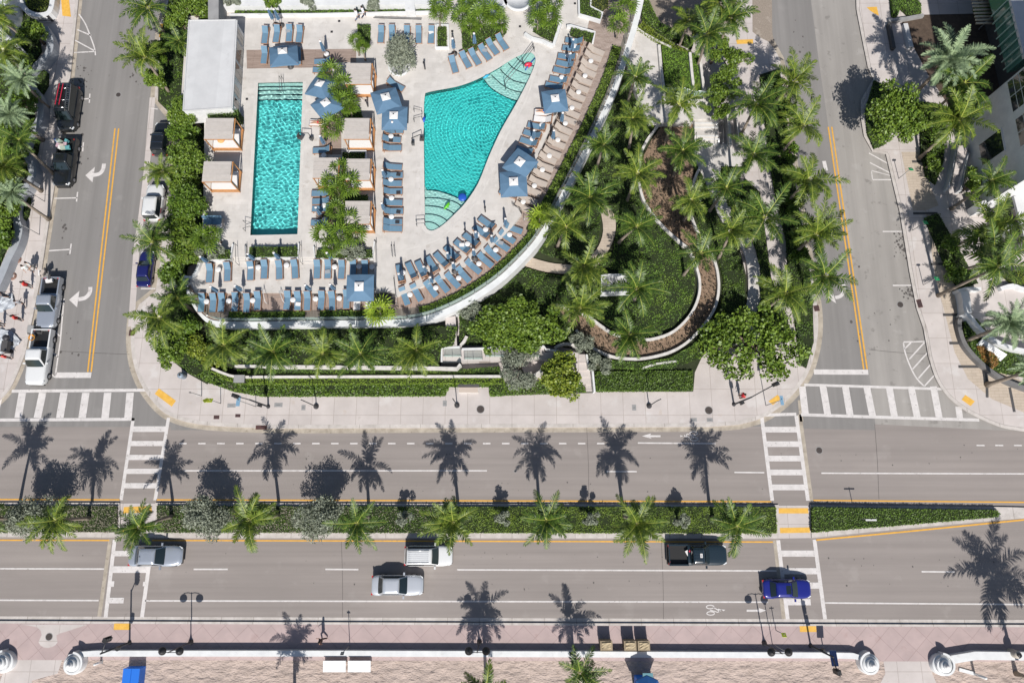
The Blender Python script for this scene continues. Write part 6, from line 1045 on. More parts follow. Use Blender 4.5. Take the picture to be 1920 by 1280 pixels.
STY = {'sedan': dict(L=4.8, W=1.86, belt=.92, hood=.72, ws=.95, rb=-1.75, xt0=-1.25, xt1=.20, roof=1.43, tail=.93), 'suv': dict(L=4.55, W=1.9, belt=1.05, hood=.90, ws=.98, rb=-2.15, xt0=-1.95, xt1=.35, roof=1.74, tail=1.0),
       'jeep': dict(L=4.0, W=1.85, belt=1.05, hood=.98, ws=.65, rb=-1.9, xt0=-1.75, xt1=.30, roof=1.75, tail=1.0), 'van': dict(L=5.1, W=1.95, belt=1.15, hood=.95, ws=1.55, rb=-2.45, xt0=-2.35, xt1=.95, roof=2.1, tail=1.1), 'pickup': dict(L=5.6, W=1.98, belt=1.1, hood=1.02, ws=1.05, rb=-.72, xt0=-.62, xt1=.45, roof=1.82, tail=1.1)}
def vehicle(px, py, head, style, mt, label, cat, grp=None, roofz=None, s=1.0, name=None):
    S = STY[style]; z0 = .0; c = P(px, py, z0+S['roof']*.6); t = thing(name or cat.replace(' ', '_'), label, cat, (c.x, c.y, .01), R(head), grp, s); L_, Wd = S['L'], S['W']; W2_ = Wd/2
    pick = style == 'pickup'
    link('body', car_body(L_, Wd, S['belt'], S['hood'], S['ws'], S['rb'], mt, S['tail'], end=-.95 if pick else None), t)
    me, G = greenhouse(S['rb'], S['ws'], S['xt0'], S['xt1'], W2_*.90, W2_*.74, S['belt'], S['roof'], mt); link('roof', me, t)
    for n_, g_ in G: link(n_, g_, t)
    if pick:
        b = MB(); x0, x1 = -L_/2, -.93; zb, zt = .62, 1.12
        b.box(((x0+x1)/2, 0, zb-.1), (x1-x0, Wd*.95, .3), mt)
        for s_ in (-1, 1): b.box(((x0+x1)/2, s_*(W2_-.07), (zb+zt)/2), (x1-x0, .14, zt-zb), mt)
        b.box((x0+.05, 0, (zb+zt)/2), (.1, Wd*.86, zt-zb-.01), mt); b.box((x0-.04, 0, .5), (.14, Wd*.9, .2), M_trim); b.build('bed', t)
        b = MB(); b.box(((x0+x1)/2+.03, 0, zb+.06), (x1-x0-.14, Wd-.3, .02), M_trim); b.build('bed_liner', t)
    for sx in (L_/2-.92, -L_/2+.95):
        for sy in (-1, 1):
            w_ = thing.__wrapped__ if False else None; o = link('wheel', TYRE, t, (sx, sy*(W2_-.10), .34)); link('rim', RIM, o)
    for sy in (-1, 1):
        b = MB(); b.box((0, 0, 0), (.16, .26, .14), mt); b.build('mirror', t, loc=(S['ws']-.32, sy*(W2_+.12), S['belt']+.06))
        b = MB(); b.box((0, 0, 0), (.34, .36, .13), M_head, R(-sy*28)); b.build('headlight', t, loc=(L_/2-.27, sy*(W2_*.69), S['hood']-.13))
        b = MB(); b.box((0, 0, 0), (.14, .32, .18), M_tail, R(sy*12)); b.build('taillight', t, loc=(-L_/2+.05, sy*(W2_*.76), S['tail']-.2))
    b = MB(); b.box((L_/2-.06, 0, .42), (.16, Wd*.72, .2), M_trim); b.build('grille', t); b = MB(); b.box((L_/2+.0, 0, .3), (.03, .45, .1), M_towel); b.build('number_plate', t) if False else None
    return t
def car_extra(t, name, b): b.build(name, t)
g_ = 'vehicles driving on the lower carriageway'
t = vehicle(291, 1042, 0, 'sedan', P_silver, 'silver sedan driving over the left lower crosswalk', 'car', g_, s=1.02); b = MB(); b.box((-1.1, 0, 1.48), (.1, .05, .05), M_trim); b.build('antenna', t)
t = vehicle(803, 1042, 0, 'suv', P_white, 'white sport utility vehicle with roof rails, in the lane next to the median', 'car', g_, s=.98)
b = MB()
for y in (-.55, .55): b.tube([(-1.85, y, 1.82), (.15, y, 1.82)], .025, M_steel, 6)
for y in (-.36, -.18, 0, .18, .36): b.box((-.85, y, 1.775), (1.9, .03, .03), P_lsil)
b.build('roof_rack', t)
vehicle(745, 1097, 0, 'sedan', P_lsil, 'silver sedan in the second lane, behind the white sport utility vehicle', 'car', g_, s=.99)
t = vehicle(1309, 1040, 0, 'pickup', P_dgreen, 'dark teal pickup truck with an open bed carrying a red and white bundle', 'pickup truck', g_, s=.97)
b = MB()
for y in np.linspace(-.5, .5, 5): b.box((-.1, y, 1.855), (.85, .04, .02), P_dgreen)
b.build('roof_ribs', t); b = MB(); b.box((.12, 0, 1.868), (.22, .38, .01), M_towel); k = b.build('roof_sticker', t)
font_mesh('roof_number', '083', .17, M_trim, k, (.12, 0, 1.876), (0, 0, R(90)), .001)
c = P(1291, 1035, .9); b = MB(); b.box((0, 0, 0), (.5, .5, .16), M_towel, .5); b.box((.18, .12, .12), (.3, .32, .2), M_red, .9); tag(b.build('cargo_bundle', loc=c), 'red and white bundle in the bed of the dark teal pickup', 'bundle')
t = vehicle(1477, 1104, 0, 'sedan', P_blue, 'bright blue sedan with a dark sunroof at the right lower crosswalk', 'car', g_, s=.93); b = MB(); b.box((-.10, 0, 1.462), (.5, .8, .012), M_win); b.build('sunroof', t)
gp = 'vehicles parked along the left street'
t = vehicle(124, 200, -90, 'van', P_black, 'black van with red and silver ladders on its roof, parked at the left kerb', 'van', gp, s=.99)
b = MB()
for x in (-1.6, -.2, .7): b.tube([(x, -.8, 2.25), (x, .8, 2.25)], .03, M_steel, 6); b.tube([(x, -.8, 2.1), (x, -.8, 2.25)], .03, M_steel, 5); b.tube([(x, .8, 2.1), (x, .8, 2.25)], .03, M_steel, 5)
b.build('roof_rack', t)
def ladder(px0, py0, px1, py1, z, mt, label):
    a, c = P(px0, py0, z), P(px1, py1, z); d_ = c-a; L_ = d_.length; t = thing('ladder', label, 'ladder', (a+c)/2, math.atan2(d_.y, d_.x), 'ladders on the black van'); b = MB()
    for s_ in (-1, 1): b.box((0, s_*.2, 0), (L_, .05, .08), mt)
    b.build('rail', t); b = MB()
    for i in range(int(L_/.27)): b.box((-L_/2+.15+i*.27, 0, .01), (.06, .4, .05), M_steel)
    b.build('rungs', t)
ladder(129, 158, 124, 208, 2.35, M_steel, 'silver ladder lying on the black van roof'); ladder(115, 157, 107, 196, 2.35, M_red, 'red sided ladder on the kerb side of the black van roof')
t = vehicle(119, 302, -90, 'pickup', P_black, 'black pickup truck with a bed full of boxes and bags, parked below the van', 'pickup truck', gp, s=.97)
cols = [M_towel, mat('teal_bag', (.1, .3, .32), None), mat('pink_bag', (.5, .35, .4), None), M_bluev, mat('sage_bag', (.35, .42, .35), None), M_taupe]
for i in range(11):
    c = P(106+RG.random()*24, 258+RG.random()*20, 1.05); b = MB(); b.box((0, 0, 0), (RG.uniform(.25, .5), RG.uniform(.2, .4), RG.uniform(.2, .4)), cols[i % 6], RG.random()*3)
    for v in range(len(b.v)): b.v[v] = tuple(np.array(b.v[v])*(1+RG.normal()*.12))
    tag(b.build('cargo_bag', loc=c, ), 'crumpled bag or box heaped in the bed of the black pickup', 'bag', 'heap of bags in the black pickup bed')
t = vehicle(88, 566, -90, 'pickup', P_silver, 'silver pickup truck with cluttered bed, parked ahead of the white pickup', 'pickup truck', gp, s=.95)
for i in range(9):
    c = P(72+RG.random()*22, 506+RG.random()*34, 1.0); b = MB(); b.box((0, 0, 0), (RG.uniform(.25, .7), RG.uniform(.1, .35), RG.uniform(.15, .4)), [M_taupe, M_towel, M_dkgrey][i % 3], RG.random()*3); tag(b.build('work_material', loc=c), 'pale tools and materials heaped in the bed of the silver pickup', 'work material', 'heap in the silver pickup bed')
t = vehicle(70, 668, -90, 'pickup', P_white, 'white pickup truck with a dark bed, parked just above the left crosswalk', 'pickup truck', gp, s=1.0)
c = P(61, 633, 1.0); b = MB()
for i in range(6): a = RG.random()*6; b.tube([(.28*math.cos(a+k)*(.6+.1*i), .28*math.sin(a+k)*(.6+.1*i), .03*i) for k in np.linspace(0, 6.2, 12)], .03, mat('orange_hose', (.62, .28, .03), None, rough=.6), 5)
tag(b.build('coiled_hose', loc=c), 'orange hose coiled in the bed of the white pickup', 'hose')
t = vehicle(301, 258, 90, 'jeep', P_black, 'small black vehicle with silver roof bars in the right hand bay', 'car', gp, s=.95); b = MB(); [b.box((x, 0, 1.84), (.05, 1.3, .04), M_steel) for x in (-.95, -.1)]; b.build('roof_bars', t)
t = vehicle(287, 378, 90, 'jeep', P_white, 'white van like car half under trees, with a red mark on its side', 'car', gp, s=1.0); b = MB(); b.box((-1.0, -.90, .95), (.5, .02, .2), M_red); b.build('side_mark', t)
vehicle(270, 502, 90, 'sedan', P_navy, 'dark blue car almost hidden under the screening trees', 'car', gp, s=.8)
t = thing('utility_trailer', 'dark equipment trailer between silver and white pickups', 'trailer', P(76, 621, .0), R(-90)); b = MB(); b.box((0, 0, .55), (.9, 1.5, .5), M_dkgrey); b.box((0, -.3, .95), (.7, .6, .3), M_grey); b.box((0, .4, .9), (.6, .5, .2), M_black); b.build('body', t); b = MB(); b.tube([(0, -.85, .3), (0, .85, .3)], .28, M_tyre, 12); b.build('axle_wheels', t)
# ============================================================ PEOPLE
def person(px, py, z, pose, label, shirt, pants, rz=0, skin=(.42, .25, .17), hat=None, hair=(.03, .02, .015)):
    c = P(px, py, z); t = thing('person', label, 'person', c, R(rz)); bm = bmesh.new(); lay = bm.verts.layers.skin.verify()
    J = {'pel': (0, 0, .93), 'sp': (0, 0, 1.15), 'ch': (0, 0, 1.36), 'nk': (0, 0, 1.5), 'hd': (.02, 0, 1.60), 'tp': (.01, 0, 1.74)}
    if pose == 'walk': legs = {1: [(.0, .09, .90), (.22, .10, .52), (.12, .10, .10), (.25, .10, .04)], -1: [(0, -.09, .90), (-.05, -.10, .5), (-.38, -.10, .16), (-.30, -.10, .05)]}; arms = {1: [(0, .19, 1.40), (-.16, .24, 1.14), (-.06, .25, .92), (.0, .25, .83)], -1: [(0, -.19, 1.40), (.14, -.24, 1.15), (.33, -.22, 1.02), (.40, -.21, .98)]}
    else: legs = {s: [(0, s*.09, .90), (.03, s*.11, .5), (0, s*.12, .1), (.14, s*.13, .04)] for s in (1, -1)}; arms = {1: [(0, .19, 1.40), (.02, .26, 1.13), (.2, .24, .98), (.28, .22, .95)], -1: [(0, -.19, 1.40), (0, -.26, 1.12), (.12, -.27, .9), (.16, -.26, .82)]}
    def vert(p, r): v = bm.verts.new(p); v[lay].radius = (r, r); return v
    pel = vert(J['pel'], .13); pel[lay].use_root = True; pr = pel; seq = [pel]
    for k, r in (('sp', .12), ('ch', .14), ('nk', .055), ('hd', .095), ('tp', .075)): v = vert(J[k], r); bm.edges.new((pr, v)); pr = v; seq.append(v)
    for s in (1, -1):
        pr = pel
        for p, r in zip(legs[s], (.09, .058, .04, .035)): v = vert(p, r); bm.edges.new((pr, v)); pr = v
        pr = seq[2]
        for p, r in zip(arms[s], (.055, .042, .032, .022)): v = vert(p, r); bm.edges.new((pr, v)); pr = v
        for k in range(5): fv = vert((p[0]+.035+.012*(2-abs(k-2)), p[1]+(k-2)*.016, p[2]-.03), .008); bm.edges.new((pr, fv)); f2 = vert((p[0]+.065+.012*(2-abs(k-2)), p[1]+(k-2)*.018, p[2]-.065), .007); bm.edges.new((fv, f2))
    me = bpy.data.meshes.new('body'); bm.to_mesh(me); bm.free(); me.materials.append(mat('skin_%d' % int(skin[0]*100), skin, None, rough=.6)); o = link('body', me, t); mo = o.modifiers.new('skin', 'SKIN'); mo.use_smooth_shade = True; su = o.modifiers.new('sub', 'SUBSURF'); su.levels = su.render_levels = 1
    M_s, M_p = mat('cloth_%s' % str(shirt), shirt, None, rough=.9), mat('cloth_%s' % str(pants), pants, None, rough=.9)
    b = MB(); n = 12
    def tors(prof, mt):
        vs = [(x0+rx*math.cos(6.2832*j/n), ry*math.sin(6.2832*j/n), zz) for rx, ry, zz, x0 in prof for j in range(n)]; b.add(vs, [(i*n+j, i*n+(j+1) % n, (i+1)*n+(j+1) % n, (i+1)*n+j) for i in range(len(prof)-1) for j in range(n)]+[tuple(range((len(prof)-1)*n, len(prof)*n))], mt, True)
    tors([(.15, .19, .86, 0), (.14, .17, 1.1, 0), (.15, .21, 1.32, 0), (.12, .22, 1.42, 0), (.07, .09, 1.49, 0)], M_s)
    for s in (1, -1): a = arms[s]; b.tube([Vector(a[0]), Vector(a[0]).lerp(Vector(a[1]), .75)], [.075, .06], M_s, 8)
    b.build('shirt', t); b = MB()
    for s in (1, -1): l_ = legs[s]; b.tube([(0, s*.06, .98), l_[0], Vector(l_[0]).lerp(Vector(l_[1]), .9), Vector(l_[1]).lerp(Vector(l_[2]), .85)], [.11, .115, .08, .06], M_p, 8)
    b.build('trousers', t); b = MB(); hc = hat or hair; hm = mat('hair_%s' % str(hc), hc, None, rough=.9)
    if hat: b.lathe([(.19, 1.70), (.2, 1.715), (.105, 1.72), (.10, 1.80), (.05, 1.83)], hm, 14)
    else: b.lathe([(.103, 1.62), (.108, 1.70), (.08, 1.77), (.03, 1.80)], hm, 12, c=(-.01, 0, 0))
    b.build('hat' if hat else 'hair', t)
    b = MB(); b.box((.098, 0, 1.645), (.02, .024, .035), mat('skin_%d' % int(skin[0]*100), skin)); [b.box((.092, s*.034, 1.665), (.012, .022, .012), M_black) for s in (1, -1)]; b.box((.09, 0, 1.61), (.012, .05, .01), mat('lips', (.3, .09, .08), None)); [b.box((.01, s*.1, 1.645), (.035, .02, .05), mat('skin_%d' % int(skin[0]*100), skin)) for s in (1, -1)]; b.build('face', t)
    return t
for q in ((607, 1197, SWZ, 'walk', 'person in dark clothes striding left along the pink promenade', (.06, .03, .025), (.05, .025, .02), 180), (672, 38, DZ, 'walk', 'person in white top and striped trousers, left of the pair on the top walkway', (.75, .75, .76), (.12, .15, .25), 20), (684, 33, DZ, 'walk', 'person in white top and dark shorts on the top walkway, the right of a pair', (.72, .73, .78), (.03, .04, .10), 20),
          (1387, 744, SWZ, 'stand', 'person in a red shirt standing on the lower right corner pavement', (.55, .02, .03), (.05, .05, .06), 200), (61, 508, SWZ, 'walk', 'worker in a white shirt behind the silver pickup', (.65, .68, .66), (.06, .08, .12), 300), (68, 502, SWZ, 'stand', 'worker in pale clothes next to the tailgate of the silver pickup', (.6, .62, .6), (.15, .15, .14), 240),
          (60, 538, SWZ, 'stand', 'worker in red beside the bed of the silver pickup', (.6, .03, .03), (.05, .05, .06), 10), (42, 600, SWZ, 'stand', 'worker in red on the pavement beside the silver pickup bonnet', (.6, .03, .03), (.04, .04, .05), 30), (20, 558, SWZ, 'stand', 'worker in dark clothes near the white sheets', (.05, .06, .08), (.04, .04, .05), 30), (22, 672, SWZ, 'stand', 'worker in red behind the dark barbecue like cart', (.6, .03, .03), (.05, .05, .06), 60), (8, 610, SWZ, 'stand', 'worker in dark blue at the left edge of the photo', (.04, .06, .14), (.04, .04, .05), 0), (48, 572, SWZ, 'walk', 'worker in a light cap between the two groups', (.3, .3, .32), (.05, .05, .06), 100)): person(*q)
def lying(px, py, z, rz, label, cloth):
    c = P(px, py, z+.48); t = thing('person', label, 'person', c, R(rz)); bm = bmesh.new(); lay = bm.verts.layers.skin.verify()
    def vert(p, r): v = bm.verts.new(p); v[lay].radius = (r, r); return v
    pel = vert((0, 0, .04), .12); pel[lay].use_root = True; pr = pel; ch = None
    for p, r in (((0, .2, .06), .11), ((0, .42, .17), .13), ((0, .55, .27), .05), ((0, .66, .36), .09), ((0, .76, .42), .07)):
        v = vert(p, r); bm.edges.new((pr, v)); pr = v; ch = v if r == .13 else ch
    for s in (1, -1):
        pr = pel
        for p, r in (((s*.09, -.06, .04), .085), ((s*.13, -.42, .16 if s > 0 else .06), .055), ((s*.12, -.78, .04), .035), ((s*.13, -.86, .08), .03)): v = vert(p, r); bm.edges.new((pr, v)); pr = v
        pr = ch
        for p, r in (((s*.18, .44, .17), .05), ((s*.28, .22, .08), .04), ((s*.22, .0, .10), .03), ((s*.2, -.08, .1), .02)): v = vert(p, r); bm.edges.new((pr, v)); pr = v
        for k in range(5): fv = vert((s*.2+(k-2)*.016, -.13-.01*(2-abs(k-2)), .09), .008); bm.edges.new((pr, fv))
    me = bpy.data.meshes.new('body'); bm.to_mesh(me); bm.free(); me.materials.append(mat('skin_tan', (.55, .30, .18), None, rough=.6)); o = link('body', me, t); mo = o.modifiers.new('skin', 'SKIN'); mo.use_smooth_shade = True; o.modifiers.new('sub', 'SUBSURF').levels = 1
    b = MB(); b.tube([(0, -.1, .04), (0, .06, .05)], [.14, .135], cloth, 10); b.build('swimwear', t); b = MB(); b.lathe([(.1, 0), (.105, .05), (.06, .1)], M_black, 10, c=(0, .74, .36)); b.build('hair', t)
lying(597, 230, DZ, -90, 'person sunbathing on a white towel beside the lap pool', M_red); lying(1020, 209, DZ, -96, 'person lying on the striped towel below the right umbrella', M_bluev)
# cones, carts, sheets of the work site
for x, y, l in ((24, 518, 'coil of dark cable on the pavement near the workers'), (33, 487, 'brown coil of hose on the pavement above the workers')):
    b = MB()
    for i in range(4): b.tube([(.4*(1-.14*i)*math.cos(k), .4*(1-.14*i)*math.sin(k), .03+.02*i) for k in np.linspace(0, 6.28, 20)], .025, mat('hose_brown', (.30, .17, .13), None, rough=.7), 5)
    tag(b.build('coiled_hose', loc=P(x, y, SWZ)), l, 'hose', 'coiled hoses')
for i, (x, y, w_, h_, r_) in enumerate(((8, 570, 2.2, 1.6, .4), (3, 640, 1.6, 2.4, -.2), (24, 640, 1.3, 1.5, .8))):
    b = MB(); n = 8; vs = [((a/n-.5)*w_, (e/n-.5)*h_, .12+.12*math.sin(a*1.7+i)*math.cos(e*1.3)+.08*RG.random()) for a in range(n+1) for e in range(n+1)]; b.add(vs, [(a*(n+1)+e, (a+1)*(n+1)+e, (a+1)*(n+1)+e+1, a*(n+1)+e+1) for a in range(n) for e in range(n)], mat('dust_sheet', (.50, .53, .56), (.40, .43, .47), 2, .8)); tag(b.build('dust_sheet', loc=P(x, y, SWZ), rot=(0, 0, r_)), 'crumpled pale dust sheet '+('by the dark clothed worker', 'at the left edge of the photo', 'next to the dark cart')[i], 'dust sheet', 'pale dust sheets')
t = thing('work_cart', 'dark wheeled cart on the pavement beside the white pickup', 'cart', P(20, 652, SWZ), R(90)); b = MB(); b.box((0, 0, .7), (1.1, .6, .5), M_dkgrey); b.lathe([(.0, 0), (.3, 0), (.32, .25), (.2, .35), (0, .38)], M_dkmet, 14, c=(.85, 0, .7)); b.build('body', t); b = MB(); [b.tube([(x, -.3, .2), (x, .3, .2)], .2, M_tyre, 12) for x in (-.4, .4)]; b.build('wheel', t)
# ============================================================ STREET FURNITURE
def post_lamp(px, py, label, arm=None):
    t = thing('street_lamp', label, 'street lamp', P(px, py, SWZ), 0, 'twin headed promenade lamps'); b = MB(); b.lathe([(.24, 0), (.24, .08), (.12, .35), (.08, .6), (.055, .8), (.045, 4.25), (.06, 4.3)], M_dkmet, 12); b.build('pole', t)
    b = MB(); b.tube([(-.75, 0, 4.05), (-.72, 0, 4.25), (-.3, 0, 4.32), (0, 0, 4.25), (.3, 0, 4.32), (.72, 0, 4.25), (.75, 0, 4.05)], .03, M_dkmet, 6); b.build('arm', t)
    for s in (-1, 1): b = MB(); b.lathe([(.04, .12), (.10, .10), (.33, -.12), (.35, -.2), (.33, -.2), (.1, -.12)], M_black, 18); h = b.build('lamp_shade', t, loc=(s*.75, 0, 3.98)); b = MB(); b.lathe([(0, -.32), (.18, -.28), (.22, -.15), (.1, -.1)], M_tblw, 12); b.build('globe', h)
for x, y, l in ((358, 1203, 'double headed black street lamp on the promenade, at the left of the beach wall'), (899, 1203, 'double headed black street lamp in the middle of the promenade'), (1433, 1205, 'double headed black street lamp on the promenade by the right crosswalk')): post_lamp(x, y, l)
for i, (x, y, dx, dy) in enumerate(((593, 762, -.35, .15), (857, 760, -.1, .15), (1217, 761, .35, .15))):
    t = thing('pavement_lamp', f'slim dark pavement lamp post with a round base, {ORD[i]} of three from the left', 'lamp post', P(x, y, SWZ), 0, 'slim pavement lamp posts'); b = MB(); b.lathe([(.26, 0), (.26, .12), (.14, .3), (.05, .45), (.04, 3.9)], M_dkmet, 12); b.build('pole', t); b = MB(); b.tube([(0, 0, 3.8), (dx, dy, 4.0)], .05, M_dkmet, 6); b.build('lamp_head', t)
def signal(px, py, h, arm, label, rz=0):
    t = thing('traffic_signal', label, 'traffic signal', P(px, py, SWZ), R(rz), 'traffic signal posts'); b = MB(); b.lathe([(.2, 0), (.18, .1), (.09, .2), (.07, h)], M_dkmet, 10); b.build('pole', t)
    b = MB(); b.tube([(0, 0, h-.15), (arm, 0, h)], .05, M_dkmet, 6); b.build('mast_arm', t)
    b = MB(); b.box((arm, 0, h-.05), (.32, .34, .95), M_black); b.box((arm, .02, h-.05), (.5, .03, 1.1), M_dkmet); sh = b.build('signal_head', t)
    b = MB(); [b.lathe([(.02, 0), (.1, .02), (.02, .03)], m_, 10, c=(arm+.14, -.14, h-.35+.3*k)) for k, m_ in enumerate((M_dkgrey, M_dkgrey, M_dkgrey))]; b.build('lens', sh)
    b = MB(); b.box((.0, -.18, 2.2), (.3, .25, .5), M_black); b.build('pedestrian_signal', t)
signal(503, 762, 5.0, -1.4, 'dark traffic signal post with a short arm at the lower left garden corner', -15); signal(243, 1204, 4.6, 1.2, 'dark traffic signal post on the promenade by the left crosswalk', 70); signal(1520, 1210, 4.6, -1.2, 'dark traffic signal post on the promenade by the right crosswalk', 100); signal(1376, 758, 5.2, 2.6, 'grey mast arm post at the lower right garden corner', 28)
b = MB()
def sign(px, py, z, h, w_, hh, mt, label, name='street_sign', cat='sign', rz=0, tilt=0, text=None, back=M_grey, g_=None):
    t = thing(name, label, cat, P(px, py, z), R(rz), g_); b = MB(); b.tube([(0, 0, 0), (0, 0, h)], .035, M_grey, 6); b.build('post', t); b = MB(); b.box((0, -.05, h-.1), (w_, .03, hh), mt, M=Matrix.Rotation(R(tilt), 3, 'X')); b.build('panel', t); return t
M_gsign = mat('green_sign', (.02, .42, .14), None, rough=.5); M_bsign = mat('pale_blue_sign', (.22, .38, .52), None, rough=.4); M_ysign = mat('yellow_green_sign', (.62, .70, .05), None, rough=.5)
for x, y, l in ((1685, 335, 'small green parking sign below the bushy tree'), (1711, 432, 'small green parking sign in the palm shadow'), (1731, 534, 'small green parking sign beside the spiky palm shadow')): sign(x-0, y, SWZ, 2.4, .4, .5, M_gsign, l, tilt=60, g_='small green parking signs')
t = sign(480, 762, SWZ, 4.6, .35, 1.0, M_bsign, 'tall thin post with a pale blue street name plate, left of the rusty drain', 'street_name_sign', rz=0, tilt=80); t = sign(1436, 760, SWZ, 4.2, .3, .9, M_bsign, 'thin post with a pale blue street name plate at the right crosswalk', 'street_name_sign', tilt=80)
t = sign(414, 756, SWZ, 2.6, .5, .5, M_ysign, 'pair of yellow green pedestrian warning signs on the left corner', 'warning_sign', tilt=55); b = MB(); b.box((-.45, -.02, 2.35), (.5, .03, .5), M_ysign, M=Matrix.Rotation(R(50), 3, 'X')@Matrix.Rotation(R(45), 3, 'Y')); b.build('second_panel', t)
sign(1455, 1181, SWZ, 2.0, .4, .4, M_ysign, 'small yellow green sign at the promenade kerb by the right lamp', 'warning_sign', tilt=50); sign(1612, 972, SWZ+.7, 2.2, 1.0, .15, M_towel, 'small white sign standing in the tapering median hedge', tilt=80); sign(656, 1210, SWZ, 3.0, .3, .4, M_grey, 'thin grey sign post against the beach wall', tilt=30); sign(1448, 1206, SWZ, 3.6, .25, .3, M_dkgrey, 'thin dark post left of the right promenade lamp', tilt=20); sign(378, 742, SWZ, 2.6, .15, .3, M_dkmet, 'short dark post with push button on the left corner', 'crossing_post', 'post'); sign(1470, 958, SWZ, 1.0, .3, .3, M_ysign, 'tiny yellow sign at the left tip of the hedge wedge', tilt=60) if False else None
sign(90, 262, SWZ, 2.4, .3, .3, M_grey, 'thin parking post beside the black pickup bed', tilt=20); sign(84, 378, SWZ, 2.6, .3, .3, M_grey, 'thin parking post on the left pavement below the pickup', tilt=20); sign(74, 440, SWZ, 2.6, .3, .3, M_grey, 'thin parking post on the left pavement above the workers', tilt=20)
t = thing('litter_bin', 'round grey blue litter bin at the back of the left corner pavement', 'litter bin', P(346, 706, SWZ)); b = MB(); b.lathe([(.24, 0), (.28, .1), (.3, .85), (.32, .9), (.2, 1.02), (.12, 1.05)], mat('bin_grey', (.22, .27, .33), None, rough=.4), 20); b.build('body', t); b = MB(); b.lathe([(.11, 1.04), (.1, 1.07), (0, 1.06)], M_black, 14); b.build('opening', t)
# beach wall with spiral ends
bw = thing('beach_wall', 'long low white wall between promenade and sand, ending in spiral posts', 'wall', P(880, 1220, SWZ)); q0 = P(880, 1220, SWZ); zt = .60
b = MB(); qq = [(x-q0.x, y-q0.y) for x, y in Q([(128, 1230), (150, 1226), (180, 1224.5), (640, 1224.5), (1100, 1226), (1560, 1228), (1600, 1229), (1628, 1236)], SWZ+zt)]; b.strip(qq, [.3, .45]+[.5]*5+[.35], -.1, zt, M_white); b.build('wall', bw)
def spiral(px, py, parent, flip, label=None, grp=None):
    c = P(px, py, SWZ+.9); t = thing('spiral_post', label, 'spiral post', (c.x, c.y, SWZ), 0, grp); n = 40; b = MB()
    for (r, z0_, z1_) in ((.92, 0, .55), (.72, .5, .80), (.48, .78, 1.05), (.27, 1.0, 1.25)): b.lathe([(r*1.02, z0_), (r, z1_-.05), (r*.96, z1_), (0, z1_)], M_white, n, c=(0, 0, 0))
    b.build('stepped_drum', t); b = MB(); pts = []; ws = []
    for i in range(34): a = R(90+flip*0)+flip*i*.17; r = 1.02-.015*i; pts.append((r*math.cos(a), r*math.sin(a))); ws.append(.18)
    b.strip(pts, ws, 0, .85, M_white); b.build('curl', t); b = MB(); b.lathe([(.16, 1.25), (.19, 1.30), (.15, 1.40), (.05, 1.44)], M_tblw, 14); b.build('cap', t)
for x, y, f_, l in ((133, 1246, -1, 'white spiral post at the left end of the beach wall'), (1634, 1246, 1, 'white spiral post at the right end of the long beach wall'), (1772, 1248, -1, 'white spiral post starting the short beach wall at the right'), (0, 1243, 1, 'white spiral post cut by the left edge of the photo')): spiral(x, y, None, f_, l, 'white spiral posts of the beach wall')
b = MB(); b.strip(Q([(1785, 1236), (1830, 1228.5), (1950, 1230), (2250, 1232)], SWZ+zt), .7, 0, SWZ+zt, M_white); tag(b.build('beach_wall'), 'short white beach wall running off the right side of the photo', 'wall')
for x, y, l in ((1134, 1208, 'single brown rubbish bin with a crumpled top in front of the beach wall'), (1178, 1208, 'left half of the pair of brown rubbish bins'), (1203, 1208, 'right half of the pair of brown rubbish bins')):
    t = thing('rubbish_bin', l, 'rubbish bin', P(x, y-3, SWZ), 0, 'brown rubbish bins on the promenade'); m_ = mat('bin_brown', (.33, .26, .17), (.24, .19, .12), 5, .7); b = MB(); b.box((0, 0, .55), (1.05, .75, 1.1), m_); b.box((0, 0, 1.12), (1.1, .8, .05), m_); b.build('body', t); b = MB(); vs = [((i/5-.5)*.85, (j/5-.5)*.55, 1.17+.1*RG.random()) for i in range(6) for j in range(6)]; b.add(vs, [(i*6+j, (i+1)*6+j, (i+1)*6+j+1, i*6+j+1) for i in range(5) for j in range(5)], mat('kraft', (.42, .34, .22), None, rough=.9)); b.build('crumpled_liner', t)
t = thing('solar_panel', 'small dark solar panel on a post in front of the beach wall', 'solar panel', P(1545, 1222, SWZ)); b = MB(); b.tube([(0, 0, 0), (0, 0, 1.9)], .05, M_grey, 8); b.build('post', t); b = MB(); b.box((0, -.1, 1.95), (.62, 1.3, .05), M_steel, M=Matrix.Rotation(R(-12), 3, 'X')); b.build('frame', t); b = MB(); [b.box((-.2+.2*k, -.1, 1.985), (.17, 1.2, .01), mat('solar_cell', (.01, .02, .07), None, rough=.2, coat=1), M=Matrix.Rotation(R(-12), 3, 'X')) for k in range(3)]; b.build('cell', t)
for i, (x0, x1) in enumerate(((610, 653), (656, 699))):
    t = thing('info_panel', ('left', 'right')[i]+' of two pale lectern style panels leaning on the sand side of the beach wall', 'information panel', P((x0+x1)/2, 1242, SWZ), 0, 'information panels behind the beach wall'); b = MB(); b.box((0, -.1, .85), (2.05, 1.0, .05), M_white, M=Matrix.Rotation(R(10), 3, 'X')); b.build('panel', t); b = MB(); [b.box((s*.8, .1, .42), (.08, .08, .8), M_grey) for s in (-1, 1)]; b.build('leg', t)
t = thing('outdoor_shower', 'white shower post with a base plate behind the right spiral post', 'shower', P(1812, 1258, SWZ)); b = MB(); b.box((0, 0, .05), (1.4, .3, .1), M_white, R(-15)); b.build('base', t); b = MB(); b.tube([(.7, -.2, 0), (.7, -.2, 1.6)], .12, M_white, 12); b.build('post', t)
